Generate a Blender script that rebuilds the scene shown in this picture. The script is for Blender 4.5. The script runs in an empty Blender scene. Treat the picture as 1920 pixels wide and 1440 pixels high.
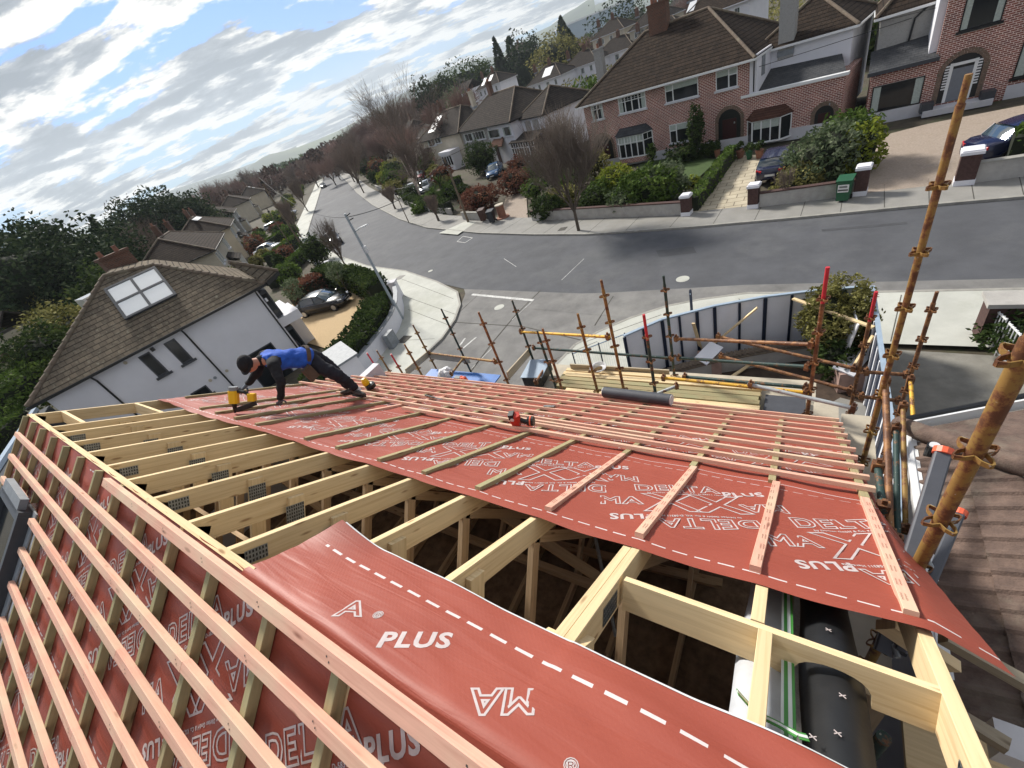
import bpy, math, random
from mathutils import Vector, Matrix, noise as mn
R=math.radians; sin=math.sin; cos=math.cos; PI=math.pi
scene=bpy.context.scene; COL=scene.collection
# ------------------------------------------------------------------ camera
FX=775.3
M=((0.82635499,0.08427956,-0.55680732),(0.47007721,-0.64769064,0.59960341),(-0.31010457,-0.7572277,-0.57484029))
CAM=Vector((0,0,10.0))
cd=bpy.data.cameras.new('camera'); cam=bpy.data.objects.new('camera',cd); COL.objects.link(cam)
cd.sensor_width=36; cd.lens=FX/1920*36; cd.clip_start=0.05; cd.clip_end=30000
cam.matrix_world=Matrix(((M[0][0],-M[0][1],-M[0][2],0),(M[1][0],-M[1][1],-M[1][2],0),(M[2][0],-M[2][1],-M[2][2],10),(0,0,0,1)))
scene.camera=cam
scene.view_settings.view_transform='Standard'; scene.view_settings.look='None'
scene.view_settings.exposure=0.6; scene.view_settings.gamma=1
# ------------------------------------------------------------------ sky and sun
SUN_EL,SUN_AZ=R(38),R(-64)       # azimuth from +Y (street) towards +X
world=bpy.data.worlds.new('World'); scene.world=world; world.use_nodes=True
def build_world():
    nt=world.node_tree; N=nt.nodes; L=nt.links; N.clear()
    out=N.new('ShaderNodeOutputWorld'); bg=N.new('ShaderNodeBackground'); L.new(bg.outputs[0],out.inputs[0])
    sky=N.new('ShaderNodeTexSky'); sky.sky_type='NISHITA'; sky.sun_disc=False; sky.sun_elevation=SUN_EL; sky.sun_rotation=SUN_AZ
    sky.air_density=1.0; sky.dust_density=0.6; sky.ozone_density=2.0
    bg.inputs[1].default_value=0.12
    tc=N.new('ShaderNodeTexCoord'); sep=N.new('ShaderNodeSeparateXYZ'); L.new(tc.outputs['Generated'],sep.inputs[0])
    def math_(op,a,b=None,c=None):
        n=N.new('ShaderNodeMath'); n.operation=op
        for i,v in enumerate((a,b,c)):
            if v is None: continue
            if isinstance(v,(int,float)): n.inputs[i].default_value=v
            else: L.new(v,n.inputs[i])
        return n.outputs[0]
    z=math_('MAXIMUM',sep.outputs[2],0.0); zz=math_('ADD',z,0.16)
    # clouds lie on a level layer: direction / height gives their place on it
    u=math_('DIVIDE',sep.outputs[0],zz); v=math_('DIVIDE',sep.outputs[1],zz)
    ua=math_('ADD',math_('MULTIPLY',u,0.80),math_('MULTIPLY',v,0.60)); va=math_('SUBTRACT',math_('MULTIPLY',v,0.80),math_('MULTIPLY',u,0.60))
    def cloud(du,dv):
        cx=N.new('ShaderNodeCombineXYZ'); L.new(math_('ADD',math_('MULTIPLY',ua,0.62),du),cx.inputs[0]); L.new(math_('ADD',math_('MULTIPLY',va,1.0),dv),cx.inputs[1])
        n=N.new('ShaderNodeTexNoise'); n.inputs['Scale'].default_value=1.55; n.inputs['Detail'].default_value=11; n.inputs['Roughness'].default_value=0.62; n.inputs['Distortion'].default_value=0.1
        L.new(cx.outputs[0],n.inputs['Vector']); return n.outputs[0]
    d0=cloud(3.1,1.7); d1=cloud(3.1-0.05,1.7+0.09)
    cov=N.new('ShaderNodeMapRange'); cov.interpolation_type='SMOOTHSTEP'; L.new(d0,cov.inputs[0]); cov.inputs[1].default_value=0.44; cov.inputs[2].default_value=0.485
    thick=N.new('ShaderNodeMapRange'); thick.interpolation_type='SMOOTHSTEP'; L.new(d0,thick.inputs[0]); thick.inputs[1].default_value=0.47; thick.inputs[2].default_value=0.585
    edge=math_('MULTIPLY',math_('SUBTRACT',d0,d1),9.0)
    shade=math_('ADD',math_('SUBTRACT',1.0,math_('MULTIPLY',thick.outputs[0],0.80)),edge); dt=N.new('ShaderNodeVectorMath'); dt.operation='DOT_PRODUCT'; L.new(tc.outputs['Generated'],dt.inputs[0]); dt.inputs[1].default_value=(sin(SUN_AZ)*cos(SUN_EL),cos(SUN_AZ)*cos(SUN_EL),sin(SUN_EL))
    glow=math_('MULTIPLY',math_('POWER',math_('MAXIMUM',dt.outputs['Value'],0.0),9.0),0.30)      # thin cloud near the hidden sun lets more light through
    shade=math_('MINIMUM',math_('MAXIMUM',math_('ADD',shade,glow),0.16),1.0)
    cr=N.new('ShaderNodeValToRGB'); L.new(shade,cr.inputs[0])
    e=cr.color_ramp.elements; e[0].position=0.15; e[0].color=(1.25,1.38,1.50,1); e[1].position=1.0; e[1].color=(7.0,6.7,6.1,1)
    m=cr.color_ramp.elements.new(0.55); m.color=(2.15,2.3,2.42,1)
    # pale veil low over the hills
    veil=N.new('ShaderNodeMapRange'); veil.interpolation_type='SMOOTHSTEP'; L.new(z,veil.inputs[0]); veil.inputs[1].default_value=0.0; veil.inputs[2].default_value=0.16; veil.inputs[3].default_value=0.6; veil.inputs[4].default_value=0.0
    tint=N.new('ShaderNodeMixRGB'); tint.blend_type='MULTIPLY'; tint.inputs[0].default_value=1.0; L.new(sky.outputs[0],tint.inputs[1]); tint.inputs[2].default_value=(0.19,0.38,0.70,1)
    mx=N.new('ShaderNodeMixRGB'); L.new(veil.outputs[0],mx.inputs[0]); L.new(tint.outputs[0],mx.inputs[1]); mx.inputs[2].default_value=(3.5,4.5,5.0,1)
    m2=N.new('ShaderNodeMixRGB'); L.new(math_('MULTIPLY',cov.outputs[0],0.97),m2.inputs[0]); L.new(mx.outputs[0],m2.inputs[1]); L.new(cr.outputs[0],m2.inputs[2])
    L.new(m2.outputs[0],bg.inputs[0])
build_world()
sd=bpy.data.lights.new('sun','SUN'); sd.energy=4.4; sd.angle=R(8); sd.color=(1.0,0.95,0.87)
so=bpy.data.objects.new('sun',sd); COL.objects.link(so)
sv=Vector((sin(SUN_AZ)*cos(SUN_EL),cos(SUN_AZ)*cos(SUN_EL),sin(SUN_EL)))
so.rotation_euler=(-sv).to_track_quat('-Z','Y').to_euler()
# ------------------------------------------------------------------ survey helpers (photo pixel -> place in the world)
def ray(x,y):
    a=((x-960)/FX,(y-720)/FX,1.0)
    return Vector([sum(M[i][j]*a[j] for j in range(3)) for i in range(3)])
def atz(x,y,z=0.0):
    r=ray(x,y); return CAM+r*((z-10)/r.z)
def atk(x,y,k): return CAM+ray(x,y)*k
def atY(x,y,Y): r=ray(x,y); return CAM+r*(Y/r.y)
def onplane(x,y,P0,n):
    r=ray(x,y); return CAM+r*((P0-CAM).dot(n)/r.dot(n))
def zat(x,y,P):   # height of the pixel above the ground point P
    r=ray(x,y); h=math.hypot(r.x,r.y); return 10+r.z/h*math.hypot(P[0],P[1])
# ------------------------------------------------------------------ materials
def newmat(name):
    m=bpy.data.materials.new(name); m.use_nodes=True; nt=m.node_tree
    b=nt.nodes['Principled BSDF']; return m,nt,b
def nd(nt,t,**k):
    n=nt.nodes.new(t)
    for a,v in k.items(): setattr(n,a,v)
    return n
def ramp(nt,fac,stops):
    r=nd(nt,'ShaderNodeValToRGB'); e=r.color_ramp.elements
    e[0].position=stops[0][0]; e[0].color=(*stops[0][1],1); e[1].position=stops[-1][0]; e[1].color=(*stops[-1][1],1)
    for p,c in stops[1:-1]: q=e.new(p); q.color=(*c,1)
    nt.links.new(fac,r.inputs[0]); return r.outputs[0]
def mul(c,f): return tuple(min(1,x*f) for x in c)
def mat(name,col,rough=0.7,var=0.25,scale=6,bump=0.0,bscale=60,metal=0,spec=0.4,dirt=None,coat=0,rnd=0.0,hue=None):
    m,nt,b=newmat(name); L=nt.links
    tc=nd(nt,'ShaderNodeTexCoord')
    n=nd(nt,'ShaderNodeTexNoise'); n.inputs['Scale'].default_value=scale; n.inputs['Detail'].default_value=6; n.inputs['Roughness'].default_value=0.65
    L.new(tc.outputs['Object'],n.inputs['Vector'])
    c2=hue or mul(col,1-var)
    o=ramp(nt,n.outputs[0],[(0.3,c2),(0.7,mul(col,1+var*0.6))])
    if dirt:
        n2=nd(nt,'ShaderNodeTexNoise'); n2.inputs['Scale'].default_value=scale*0.23; n2.inputs['Detail'].default_value=8; n2.inputs['Roughness'].default_value=0.7
        L.new(tc.outputs['Object'],n2.inputs['Vector'])
        mr=nd(nt,'ShaderNodeMapRange'); L.new(n2.outputs[0],mr.inputs[0]); mr.inputs[1].default_value=0.5; mr.inputs[2].default_value=0.72
        x=nd(nt,'ShaderNodeMixRGB'); L.new(mr.outputs[0],x.inputs[0]); L.new(o,x.inputs[1]); x.inputs[2].default_value=(*dirt,1); o=x.outputs[0]
    if rnd:
        oi=nd(nt,'ShaderNodeObjectInfo'); hs=nd(nt,'ShaderNodeHueSaturation'); mr=nd(nt,'ShaderNodeMapRange'); L.new(oi.outputs['Random'],mr.inputs[0]); mr.inputs[3].default_value=1-rnd; mr.inputs[4].default_value=1+rnd
        L.new(mr.outputs[0],hs.inputs['Value']); L.new(o,hs.inputs['Color']); o=hs.outputs[0]
    L.new(o,b.inputs['Base Color']); b.inputs['Roughness'].default_value=rough; b.inputs['Metallic'].default_value=metal; b.inputs['Specular IOR Level'].default_value=spec
    if coat: b.inputs['Coat Weight'].default_value=coat; b.inputs['Coat Roughness'].default_value=0.05
    if bump:
        n3=nd(nt,'ShaderNodeTexNoise'); n3.inputs['Scale'].default_value=bscale; n3.inputs['Detail'].default_value=4
        L.new(tc.outputs['Object'],n3.inputs['Vector']); bp=nd(nt,'ShaderNodeBump'); bp.inputs['Strength'].default_value=bump; bp.inputs['Distance'].default_value=0.01
        L.new(n3.outputs[0],bp.inputs['Height']); L.new(bp.outputs[0],b.inputs['Normal'])
    return m
def wood(name,c1,c2,knot,stain=None,rnd=0.14):
    """timber: UV runs along the grain (u metres)"""
    m,nt,b=newmat(name); L=nt.links
    uv=nd(nt,'ShaderNodeUVMap'); oi=nd(nt,'ShaderNodeObjectInfo')
    ad=nd(nt,'ShaderNodeVectorMath',operation='ADD'); cx=nd(nt,'ShaderNodeCombineXYZ'); ml=nd(nt,'ShaderNodeMath',operation='MULTIPLY'); ml.inputs[1].default_value=53
    L.new(oi.outputs['Random'],ml.inputs[0]); L.new(ml.outputs[0],cx.inputs[0]); L.new(ml.outputs[0],cx.inputs[1]); L.new(uv.outputs[0],ad.inputs[0]); L.new(cx.outputs[0],ad.inputs[1])
    mp=nd(nt,'ShaderNodeMapping'); mp.inputs['Scale'].default_value=(1.6,38,1); L.new(ad.outputs[0],mp.inputs[0])
    n=nd(nt,'ShaderNodeTexNoise'); n.inputs['Scale'].default_value=1.3; n.inputs['Detail'].default_value=5; n.inputs['Distortion'].default_value=0.7; L.new(mp.outputs[0],n.inputs['Vector'])
    o=ramp(nt,n.outputs[0],[(0.28,c2),(0.5,c1),(0.75,mul(c1,1.12))])
    mp2=nd(nt,'ShaderNodeMapping'); mp2.inputs['Scale'].default_value=(3.2,14,1); L.new(ad.outputs[0],mp2.inputs[0])
    vo=nd(nt,'ShaderNodeTexVoronoi'); vo.inputs['Scale'].default_value=1.0; L.new(mp2.outputs[0],vo.inputs['Vector'])
    kr=nd(nt,'ShaderNodeMapRange'); L.new(vo.outputs['Distance'],kr.inputs[0]); kr.inputs[1].default_value=0.07; kr.inputs[2].default_value=0.16; kr.inputs[3].default_value=0.8; kr.inputs[4].default_value=0
    x=nd(nt,'ShaderNodeMixRGB'); L.new(kr.outputs[0],x.inputs[0]); L.new(o,x.inputs[1]); x.inputs[2].default_value=(*knot,1); o=x.outputs[0]
    n4=nd(nt,'ShaderNodeTexNoise'); n4.inputs['Scale'].default_value=2.3; n4.inputs['Detail'].default_value=4; L.new(ad.outputs[0],n4.inputs['Vector'])
    if stain:
        mr=nd(nt,'ShaderNodeMapRange'); L.new(n4.outputs[0],mr.inputs[0]); mr.inputs[1].default_value=0.42; mr.inputs[2].default_value=0.66
        x=nd(nt,'ShaderNodeMixRGB'); L.new(mr.outputs[0],x.inputs[0]); L.new(o,x.inputs[1]); x.inputs[2].default_value=(*stain,1); o=x.outputs[0]
    hs=nd(nt,'ShaderNodeHueSaturation'); mr=nd(nt,'ShaderNodeMapRange'); L.new(oi.outputs['Random'],mr.inputs[0]); mr.inputs[3].default_value=1-rnd; mr.inputs[4].default_value=1+rnd*0.6
    L.new(mr.outputs[0],hs.inputs['Value']); L.new(o,hs.inputs['Color']); L.new(hs.outputs[0],b.inputs['Base Color'])
    b.inputs['Roughness'].default_value=0.78; b.inputs['Specular IOR Level'].default_value=0.25
    bp=nd(nt,'ShaderNodeBump'); bp.inputs['Strength'].default_value=0.35; bp.inputs['Distance'].default_value=0.002; L.new(n.outputs[0],bp.inputs['Height']); L.new(bp.outputs[0],b.inputs['Normal'])
    return m
def tiles(name,c1,c2,gap,row=0.33,wid=0.33,moss=None,rough=0.85,amt=1.0):
    """tiles laid by UV metres: v up the slope"""
    m,nt,b=newmat(name); L=nt.links
    uv=nd(nt,'ShaderNodeUVMap')
    br=nd(nt,'ShaderNodeTexBrick'); br.offset=0.5; br.inputs['Scale'].default_value=1; br.inputs['Brick Width'].default_value=wid; br.inputs['Row Height'].default_value=row
    br.inputs['Mortar Size'].default_value=0.013; br.inputs['Mortar Smooth'].default_value=0.3; br.inputs['Color1'].default_value=(*c1,1); br.inputs['Color2'].default_value=(*c2,1); br.inputs['Mortar'].default_value=(*mul(c2,0.75),1)
    L.new(uv.outputs[0],br.inputs['Vector'])
    n=nd(nt,'ShaderNodeTexNoise'); n.inputs['Scale'].default_value=1.6; n.inputs['Detail'].default_value=9; n.inputs['Roughness'].default_value=0.7; L.new(uv.outputs[0],n.inputs['Vector'])
    x=nd(nt,'ShaderNodeMixRGB',blend_type='MULTIPLY'); x.inputs[0].default_value=0.8; L.new(br.outputs[0],x.inputs[1]); L.new(ramp(nt,n.outputs[0],[(0.3,(0.6,0.6,0.6)),(0.65,(1.25,1.2,1.12))]),x.inputs[2]); o=x.outputs[0]
    if moss:
        n2=nd(nt,'ShaderNodeTexNoise'); n2.inputs['Scale'].default_value=5; n2.inputs['Detail'].default_value=9; n2.inputs['Roughness'].default_value=0.75; L.new(uv.outputs[0],n2.inputs['Vector'])
        mr=nd(nt,'ShaderNodeMapRange'); L.new(n2.outputs[0],mr.inputs[0]); mr.inputs[1].default_value=0.54; mr.inputs[2].default_value=0.66
        x=nd(nt,'ShaderNodeMixRGB'); L.new(mr.outputs[0],x.inputs[0]); L.new(o,x.inputs[1]); x.inputs[2].default_value=(*moss,1); o=x.outputs[0]
    sp=nd(nt,'ShaderNodeSeparateXYZ'); L.new(uv.outputs[0],sp.inputs[0])
    dv=nd(nt,'ShaderNodeMath',operation='DIVIDE'); L.new(sp.outputs[1],dv.inputs[0]); dv.inputs[1].default_value=row
    fr=nd(nt,'ShaderNodeMath',operation='FRACT'); L.new(dv.outputs[0],fr.inputs[0])
    # the butt edge of every course is a dark line
    bt=nd(nt,'ShaderNodeMapRange'); L.new(fr.outputs[0],bt.inputs[0]); bt.inputs[1].default_value=0.80; bt.inputs[2].default_value=0.94; bt.inputs[3].default_value=0; bt.inputs[4].default_value=amt
    x=nd(nt,'ShaderNodeMixRGB'); L.new(bt.outputs[0],x.inputs[0]); L.new(o,x.inputs[1]); x.inputs[2].default_value=(*gap,1)
    L.new(x.outputs[0],b.inputs['Base Color']); b.inputs['Roughness'].default_value=0.95; b.inputs['Specular IOR Level'].default_value=0.08
    iv=nd(nt,'ShaderNodeMath',operation='SUBTRACT'); iv.inputs[0].default_value=1; L.new(fr.outputs[0],iv.inputs[1])
    a=nd(nt,'ShaderNodeMath',operation='MULTIPLY_ADD'); L.new(br.outputs['Fac'],a.inputs[0]); a.inputs[1].default_value=-0.4; L.new(iv.outputs[0],a.inputs[2])
    bp=nd(nt,'ShaderNodeBump'); bp.inputs['Strength'].default_value=0.8; bp.inputs['Distance'].default_value=0.03; L.new(a.outputs[0],bp.inputs['Height']); L.new(bp.outputs[0],b.inputs['Normal'])
    return m
def brick(name,c1,c2,mortar,bw=0.24,rh=0.085,ms=0.011):
    m,nt,b=newmat(name); L=nt.links
    uv=nd(nt,'ShaderNodeUVMap')
    br=nd(nt,'ShaderNodeTexBrick'); br.offset=0.5; br.inputs['Scale'].default_value=1; br.inputs['Brick Width'].default_value=bw; br.inputs['Row Height'].default_value=rh
    br.inputs['Mortar Size'].default_value=ms; br.inputs['Mortar Smooth'].default_value=0.2; br.inputs['Bias'].default_value=-0.1
    br.inputs['Color1'].default_value=(*c1,1); br.inputs['Color2'].default_value=(*c2,1); br.inputs['Mortar'].default_value=(*mortar,1)
    L.new(uv.outputs[0],br.inputs['Vector'])
    n=nd(nt,'ShaderNodeTexNoise'); n.inputs['Scale'].default_value=0.9; n.inputs['Detail'].default_value=8; L.new(uv.outputs[0],n.inputs['Vector'])
    x=nd(nt,'ShaderNodeMixRGB',blend_type='MULTIPLY'); x.inputs[0].default_value=0.7; L.new(br.outputs[0],x.inputs[1]); L.new(ramp(nt,n.outputs[0],[(0.3,(0.7,0.68,0.68)),(0.7,(1.15,1.1,1.1))]),x.inputs[2])
    L.new(x.outputs[0],b.inputs['Base Color']); b.inputs['Roughness'].default_value=0.9
    iv=nd(nt,'ShaderNodeMath',operation='SUBTRACT'); iv.inputs[0].default_value=1; L.new(br.outputs['Fac'],iv.inputs[1])
    bp=nd(nt,'ShaderNodeBump'); bp.inputs['Strength'].default_value=0.5; bp.inputs['Distance'].default_value=0.01; L.new(iv.outputs[0],bp.inputs['Height']); L.new(bp.outputs[0],b.inputs['Normal'])
    return m
def leafmat(name,stops,rough=0.55,trans=0.25):
    m,nt,b=newmat(name); L=nt.links
    g=nd(nt,'ShaderNodeNewGeometry'); n=nd(nt,'ShaderNodeTexNoise'); n.inputs['Scale'].default_value=0.9; n.inputs['Detail'].default_value=3
    tc=nd(nt,'ShaderNodeTexCoord'); L.new(tc.outputs['Object'],n.inputs['Vector'])
    a=nd(nt,'ShaderNodeMath',operation='MULTIPLY_ADD'); L.new(g.outputs['Random Per Island'],a.inputs[0]); a.inputs[1].default_value=0.55
    s=nd(nt,'ShaderNodeMath',operation='MULTIPLY_ADD'); L.new(n.outputs[0],s.inputs[0]); s.inputs[1].default_value=1.3; s.inputs[2].default_value=-0.42; L.new(s.outputs[0],a.inputs[2])
    o=ramp(nt,a.outputs[0],stops)
    L.new(o,b.inputs['Base Color']); b.inputs['Roughness'].default_value=0.85; b.inputs['Specular IOR Level'].default_value=0.08
    tr=nd(nt,'ShaderNodeBsdfTranslucent'); L.new(o,tr.inputs[0]); mx=nd(nt,'ShaderNodeMixShader'); mx.inputs[0].default_value=trans
    L.new(b.outputs[0],mx.inputs[1]); L.new(tr.outputs[0],mx.inputs[2]); L.new(mx.outputs[0],nt.nodes['Material Output'].inputs[0])
    return m
def membrane_mat(name,lines=()):
    m,nt,b=newmat(name); L=nt.links
    uv=nd(nt,'ShaderNodeUVMap')
    n=nd(nt,'ShaderNodeTexNoise'); n.inputs['Scale'].default_value=1.4; n.inputs['Detail'].default_value=6; L.new(uv.outputs[0],n.inputs['Vector'])
    o=ramp(nt,n.outputs[0],[(0.3,(0.275,0.058,0.037)),(0.7,(0.335,0.078,0.050))])
    sp=nd(nt,'ShaderNodeSeparateXYZ'); L.new(uv.outputs[0],sp.inputs[0])
    def mth(op,a,c):
        q=nd(nt,'ShaderNodeMath',operation=op)
        for i_,v_ in enumerate((a,c)):
            if isinstance(v_,(int,float)): q.inputs[i_].default_value=v_
            else: L.new(v_,q.inputs[i_])
        return q.outputs[0]
    for (v0,wd,per,duty,u0,sk) in lines:      # printed dashed lap lines
        vv=mth('SUBTRACT',sp.outputs[1],mth('MULTIPLY',sp.outputs[0],sk))
        inl=mth('LESS_THAN',mth('ABSOLUTE',mth('SUBTRACT',vv,v0),0),wd/2); dsh=mth('LESS_THAN',mth('FRACT',mth('DIVIDE',mth('ADD',sp.outputs[0],100.0),per),0),duty)
        f_=mth('MULTIPLY',mth('MULTIPLY',inl,dsh),mth('GREATER_THAN',sp.outputs[0],u0))
        x_=nd(nt,'ShaderNodeMixRGB'); L.new(f_,x_.inputs[0]); L.new(o,x_.inputs[1]); x_.inputs[2].default_value=(0.62,0.56,0.55,1); o=x_.outputs[0]
    L.new(o,b.inputs['Base Color'])
    b.inputs['Roughness'].default_value=0.52; b.inputs['Specular IOR Level'].default_value=0.38
    mp=nd(nt,'ShaderNodeMapping'); mp.inputs['Scale'].default_value=(0.8,7,1); mp.inputs['Rotation'].default_value=(0,0,0.08); L.new(uv.outputs[0],mp.inputs[0])
    n2=nd(nt,'ShaderNodeTexNoise'); n2.inputs['Scale'].default_value=1.5; n2.inputs['Detail'].default_value=3; n2.inputs['Distortion'].default_value=1.2; L.new(mp.outputs[0],n2.inputs['Vector'])
    ck=nd(nt,'ShaderNodeTexChecker'); ck.inputs['Scale'].default_value=90; L.new(uv.outputs[0],ck.inputs[0])
    ad=nd(nt,'ShaderNodeMath',operation='MULTIPLY_ADD'); L.new(ck.outputs['Fac'],ad.inputs[0]); ad.inputs[1].default_value=0.05; L.new(n2.outputs[0],ad.inputs[2])
    bp=nd(nt,'ShaderNodeBump'); bp.inputs['Strength'].default_value=0.4; bp.inputs['Distance'].default_value=0.02; L.new(ad.outputs[0],bp.inputs['Height']); L.new(bp.outputs[0],b.inputs['Normal'])
    return m
def rust_mat(name,paint,amount=0.5,scale=9):
    m,nt,b=newmat(name); L=nt.links
    tc=nd(nt,'ShaderNodeTexCoord'); n=nd(nt,'ShaderNodeTexNoise'); n.inputs['Scale'].default_value=scale; n.inputs['Detail'].default_value=9; n.inputs['Roughness'].default_value=0.75; L.new(tc.outputs['Object'],n.inputs['Vector'])
    n2=nd(nt,'ShaderNodeTexNoise'); n2.inputs['Scale'].default_value=scale*4; n2.inputs['Detail'].default_value=6; L.new(tc.outputs['Object'],n2.inputs['Vector'])
    o=ramp(nt,n.outputs[0],[(0.33+amount*0.25,(0.115,0.050,0.024)),(0.38+amount*0.25,(0.20,0.088,0.036)),(0.43+amount*0.25,paint)])
    mr=nd(nt,'ShaderNodeMapRange'); L.new(n2.outputs[0],mr.inputs[0]); mr.inputs[1].default_value=0.68; mr.inputs[2].default_value=0.72
    x=nd(nt,'ShaderNodeMixRGB'); L.new(mr.outputs[0],x.inputs[0]); L.new(o,x.inputs[1]); x.inputs[2].default_value=(0.45,0.42,0.36,1)
    L.new(x.outputs[0],b.inputs['Base Color']); b.inputs['Roughness'].default_value=0.6; b.inputs['Metallic'].default_value=0.15
    bp=nd(nt,'ShaderNodeBump'); bp.inputs['Strength'].default_value=0.4; bp.inputs['Distance'].default_value=0.003; L.new(n2.outputs[0],bp.inputs['Height']); L.new(bp.outputs[0],b.inputs['Normal'])
    return m
MT={}
def defmats():
    D=MT
    D['pine']=wood('pine_timber',(0.72,0.56,0.33),(0.62,0.455,0.245),(0.27,0.14,0.06),rnd=0.08)
    D['pinedark']=wood('shaded_loft_pine',(0.50,0.36,0.22),(0.38,0.26,0.15),(0.14,0.08,0.04))  # darker copy of the pine, the shade of the roof void in its colour
    D['pink']=wood('pink_treated_batten',(0.69,0.385,0.285),(0.59,0.295,0.215),(0.20,0.07,0.045),stain=(0.66,0.48,0.34),rnd=0.08)
    D['green']=wood('green_treated_batten',(0.37,0.30,0.165),(0.28,0.225,0.12),(0.10,0.07,0.03),stain=(0.32,0.30,0.165),rnd=0.14)
    D['board']=wood('scaffold_board',(0.42,0.36,0.26),(0.33,0.28,0.20),(0.15,0.11,0.07))
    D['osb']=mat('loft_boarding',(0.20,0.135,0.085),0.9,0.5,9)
    D['membrane']=membrane_mat('red_roof_membrane_street_side',[(1.395,0.010,0.11,0.68,-8.05,0),(2.72,0.006,0.09,0.66,-8.05,0),(2.825,0.007,9,1.1,-8.05,0),(4.2,0.008,0.11,0.68,-8.05,0)])
    D['membrane_near']=membrane_mat('red_roof_membrane_near_side',[(0.02,0.011,0.07,0.6,-4.95,-0.012),(1.43,0.010,0.11,0.68,-9,0)])
    D['membrane_loose']=membrane_mat('red_roof_membrane_loose_strip',[(0.325,0.014,0.115,0.65,-1.97,0)])
    D['print']=mat('white_printing',(0.52,0.45,0.44),0.6,0.12,30)
    D['memback']=mat('white_membrane_underside',(0.62,0.62,0.63),0.6,0.1)
    D['galv']=mat('galvanised_plate',(0.33,0.36,0.38),0.45,0.35,40,metal=0.7)
    D['plateteeth']=mat('nail_plate_teeth',(0.04,0.045,0.05),0.5,0.3,60,metal=0.3)
    D['ochre']=rust_mat('ochre_painted_rusty_tube',(0.27,0.165,0.045),0.42)
    D['rust']=rust_mat('rusty_orange_tube',(0.28,0.135,0.05),0.55)
    D['tgreen']=rust_mat('dark_green_tube',(0.022,0.05,0.045),0.12)
    D['tblue']=rust_mat('blue_painted_tube',(0.02,0.09,0.17),0.05)
    D['tgalv']=rust_mat('galvanised_tube',(0.36,0.39,0.40),0.02)
    D['tyellow']=rust_mat('yellow_painted_tube',(0.62,0.36,0.035),0.2)
    D['redend']=mat('red_painted_tube',(0.52,0.03,0.045),0.5,0.25,14)
    D['asphalt']=mat('asphalt',(0.078,0.081,0.09),0.85,0.22,0.7,bump=0.5,bscale=40,dirt=(0.115,0.118,0.122))
    D['asphalt_old']=mat('worn_grey_road',(0.17,0.166,0.16),0.85,0.28,1.0,bump=0.5,bscale=40,dirt=(0.235,0.23,0.215))
    D['pave']=mat('concrete_footpath',(0.25,0.243,0.225),0.85,0.14,1.1,bump=0.15,dirt=(0.22,0.21,0.185))
    D['pave_pale']=mat('pale_concrete_footpath',(0.46,0.465,0.42),0.85,0.14,0.9,bump=0.15,dirt=(0.34,0.345,0.29))
    D['kerb']=mat('kerb_stone',(0.30,0.29,0.26),0.85,0.25,3)
    D['joint']=mat('dark_joint',(0.07,0.065,0.055),0.9,0.3,4)
    D['paint']=mat('worn_road_paint',(0.55,0.55,0.53),0.8,0.4,5,dirt=(0.28,0.275,0.26))
    D['iron']=mat('cast_iron',(0.05,0.048,0.045),0.6,0.3,20,metal=0.4)
    D['gravel']=mat('ochre_gravel',(0.47,0.34,0.19),0.95,0.25,14,bump=0.5,bscale=60)
    D['gravel2']=mat('grey_brown_gravel',(0.33,0.27,0.22),0.95,0.25,10,bump=0.5,bscale=50,dirt=(0.27,0.22,0.17))
    D['slabs']=brick('sandstone_paving',(0.50,0.45,0.33),(0.42,0.375,0.27),(0.20,0.17,0.12),0.9,0.6,0.03)
    D['grass']=mat('lawn_grass',(0.05,0.085,0.022),0.95,0.35,7,bump=0.5,bscale=40)
    D['earth']=mat('garden_earth',(0.075,0.062,0.042),0.95,0.4,2.5,bump=0.5,bscale=20,dirt=(0.05,0.07,0.025))
    D['soil']=mat('bare_soil',(0.062,0.042,0.03),0.95,0.45,4,bump=0.6,bscale=18)
    D['field']=mat('far_fields',(0.075,0.085,0.04),0.95,0.5,0.02,dirt=(0.13,0.11,0.07))
    D['hill']=mat('hill_cover',(0.05,0.07,0.035),0.95,0.45,0.0035,dirt=(0.13,0.16,0.05))
    D['hedge_core']=mat('hedge_shade',(0.012,0.017,0.007),0.95,0.3,6)  # near-black core colour stands in for the shade deep inside foliage
    D['bark']=mat('bark',(0.10,0.078,0.06),0.95,0.35,12,bump=0.6,bscale=30)
    D['barkpale']=mat('silver_bark',(0.52,0.42,0.36),0.9,0.35,8)
    D['twig']=mat('winter_twigs',(0.22,0.17,0.14),0.95,0.3,3,rnd=0.3)
    D['twigred']=mat('reddish_twigs',(0.27,0.18,0.15),0.95,0.3,3,rnd=0.35)
    D['twigtan']=mat('tan_twigs',(0.17,0.135,0.11),0.95,0.3,3)
    D['leaf_dark']=leafmat('dark_evergreen_leaves',[(0.1,(0.016,0.028,0.010)),(0.5,(0.038,0.062,0.018)),(0.9,(0.085,0.115,0.035))])
    D['leaf_conifer']=leafmat('conifer_needles',[(0.1,(0.014,0.026,0.014)),(0.5,(0.034,0.055,0.026)),(0.9,(0.075,0.10,0.045))],trans=0.1)
    D['leaf_green']=leafmat('green_leaves',[(0.1,(0.03,0.055,0.012)),(0.5,(0.075,0.125,0.025)),(0.9,(0.15,0.21,0.05))])
    D['leaf_bright']=leafmat('yellow_green_leaves',[(0.1,(0.09,0.12,0.012)),(0.5,(0.20,0.24,0.03)),(0.9,(0.33,0.34,0.06))])
    D['leaf_grey']=leafmat('grey_green_leaves',[(0.1,(0.05,0.075,0.035)),(0.5,(0.11,0.145,0.075)),(0.9,(0.24,0.27,0.17))])
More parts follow.
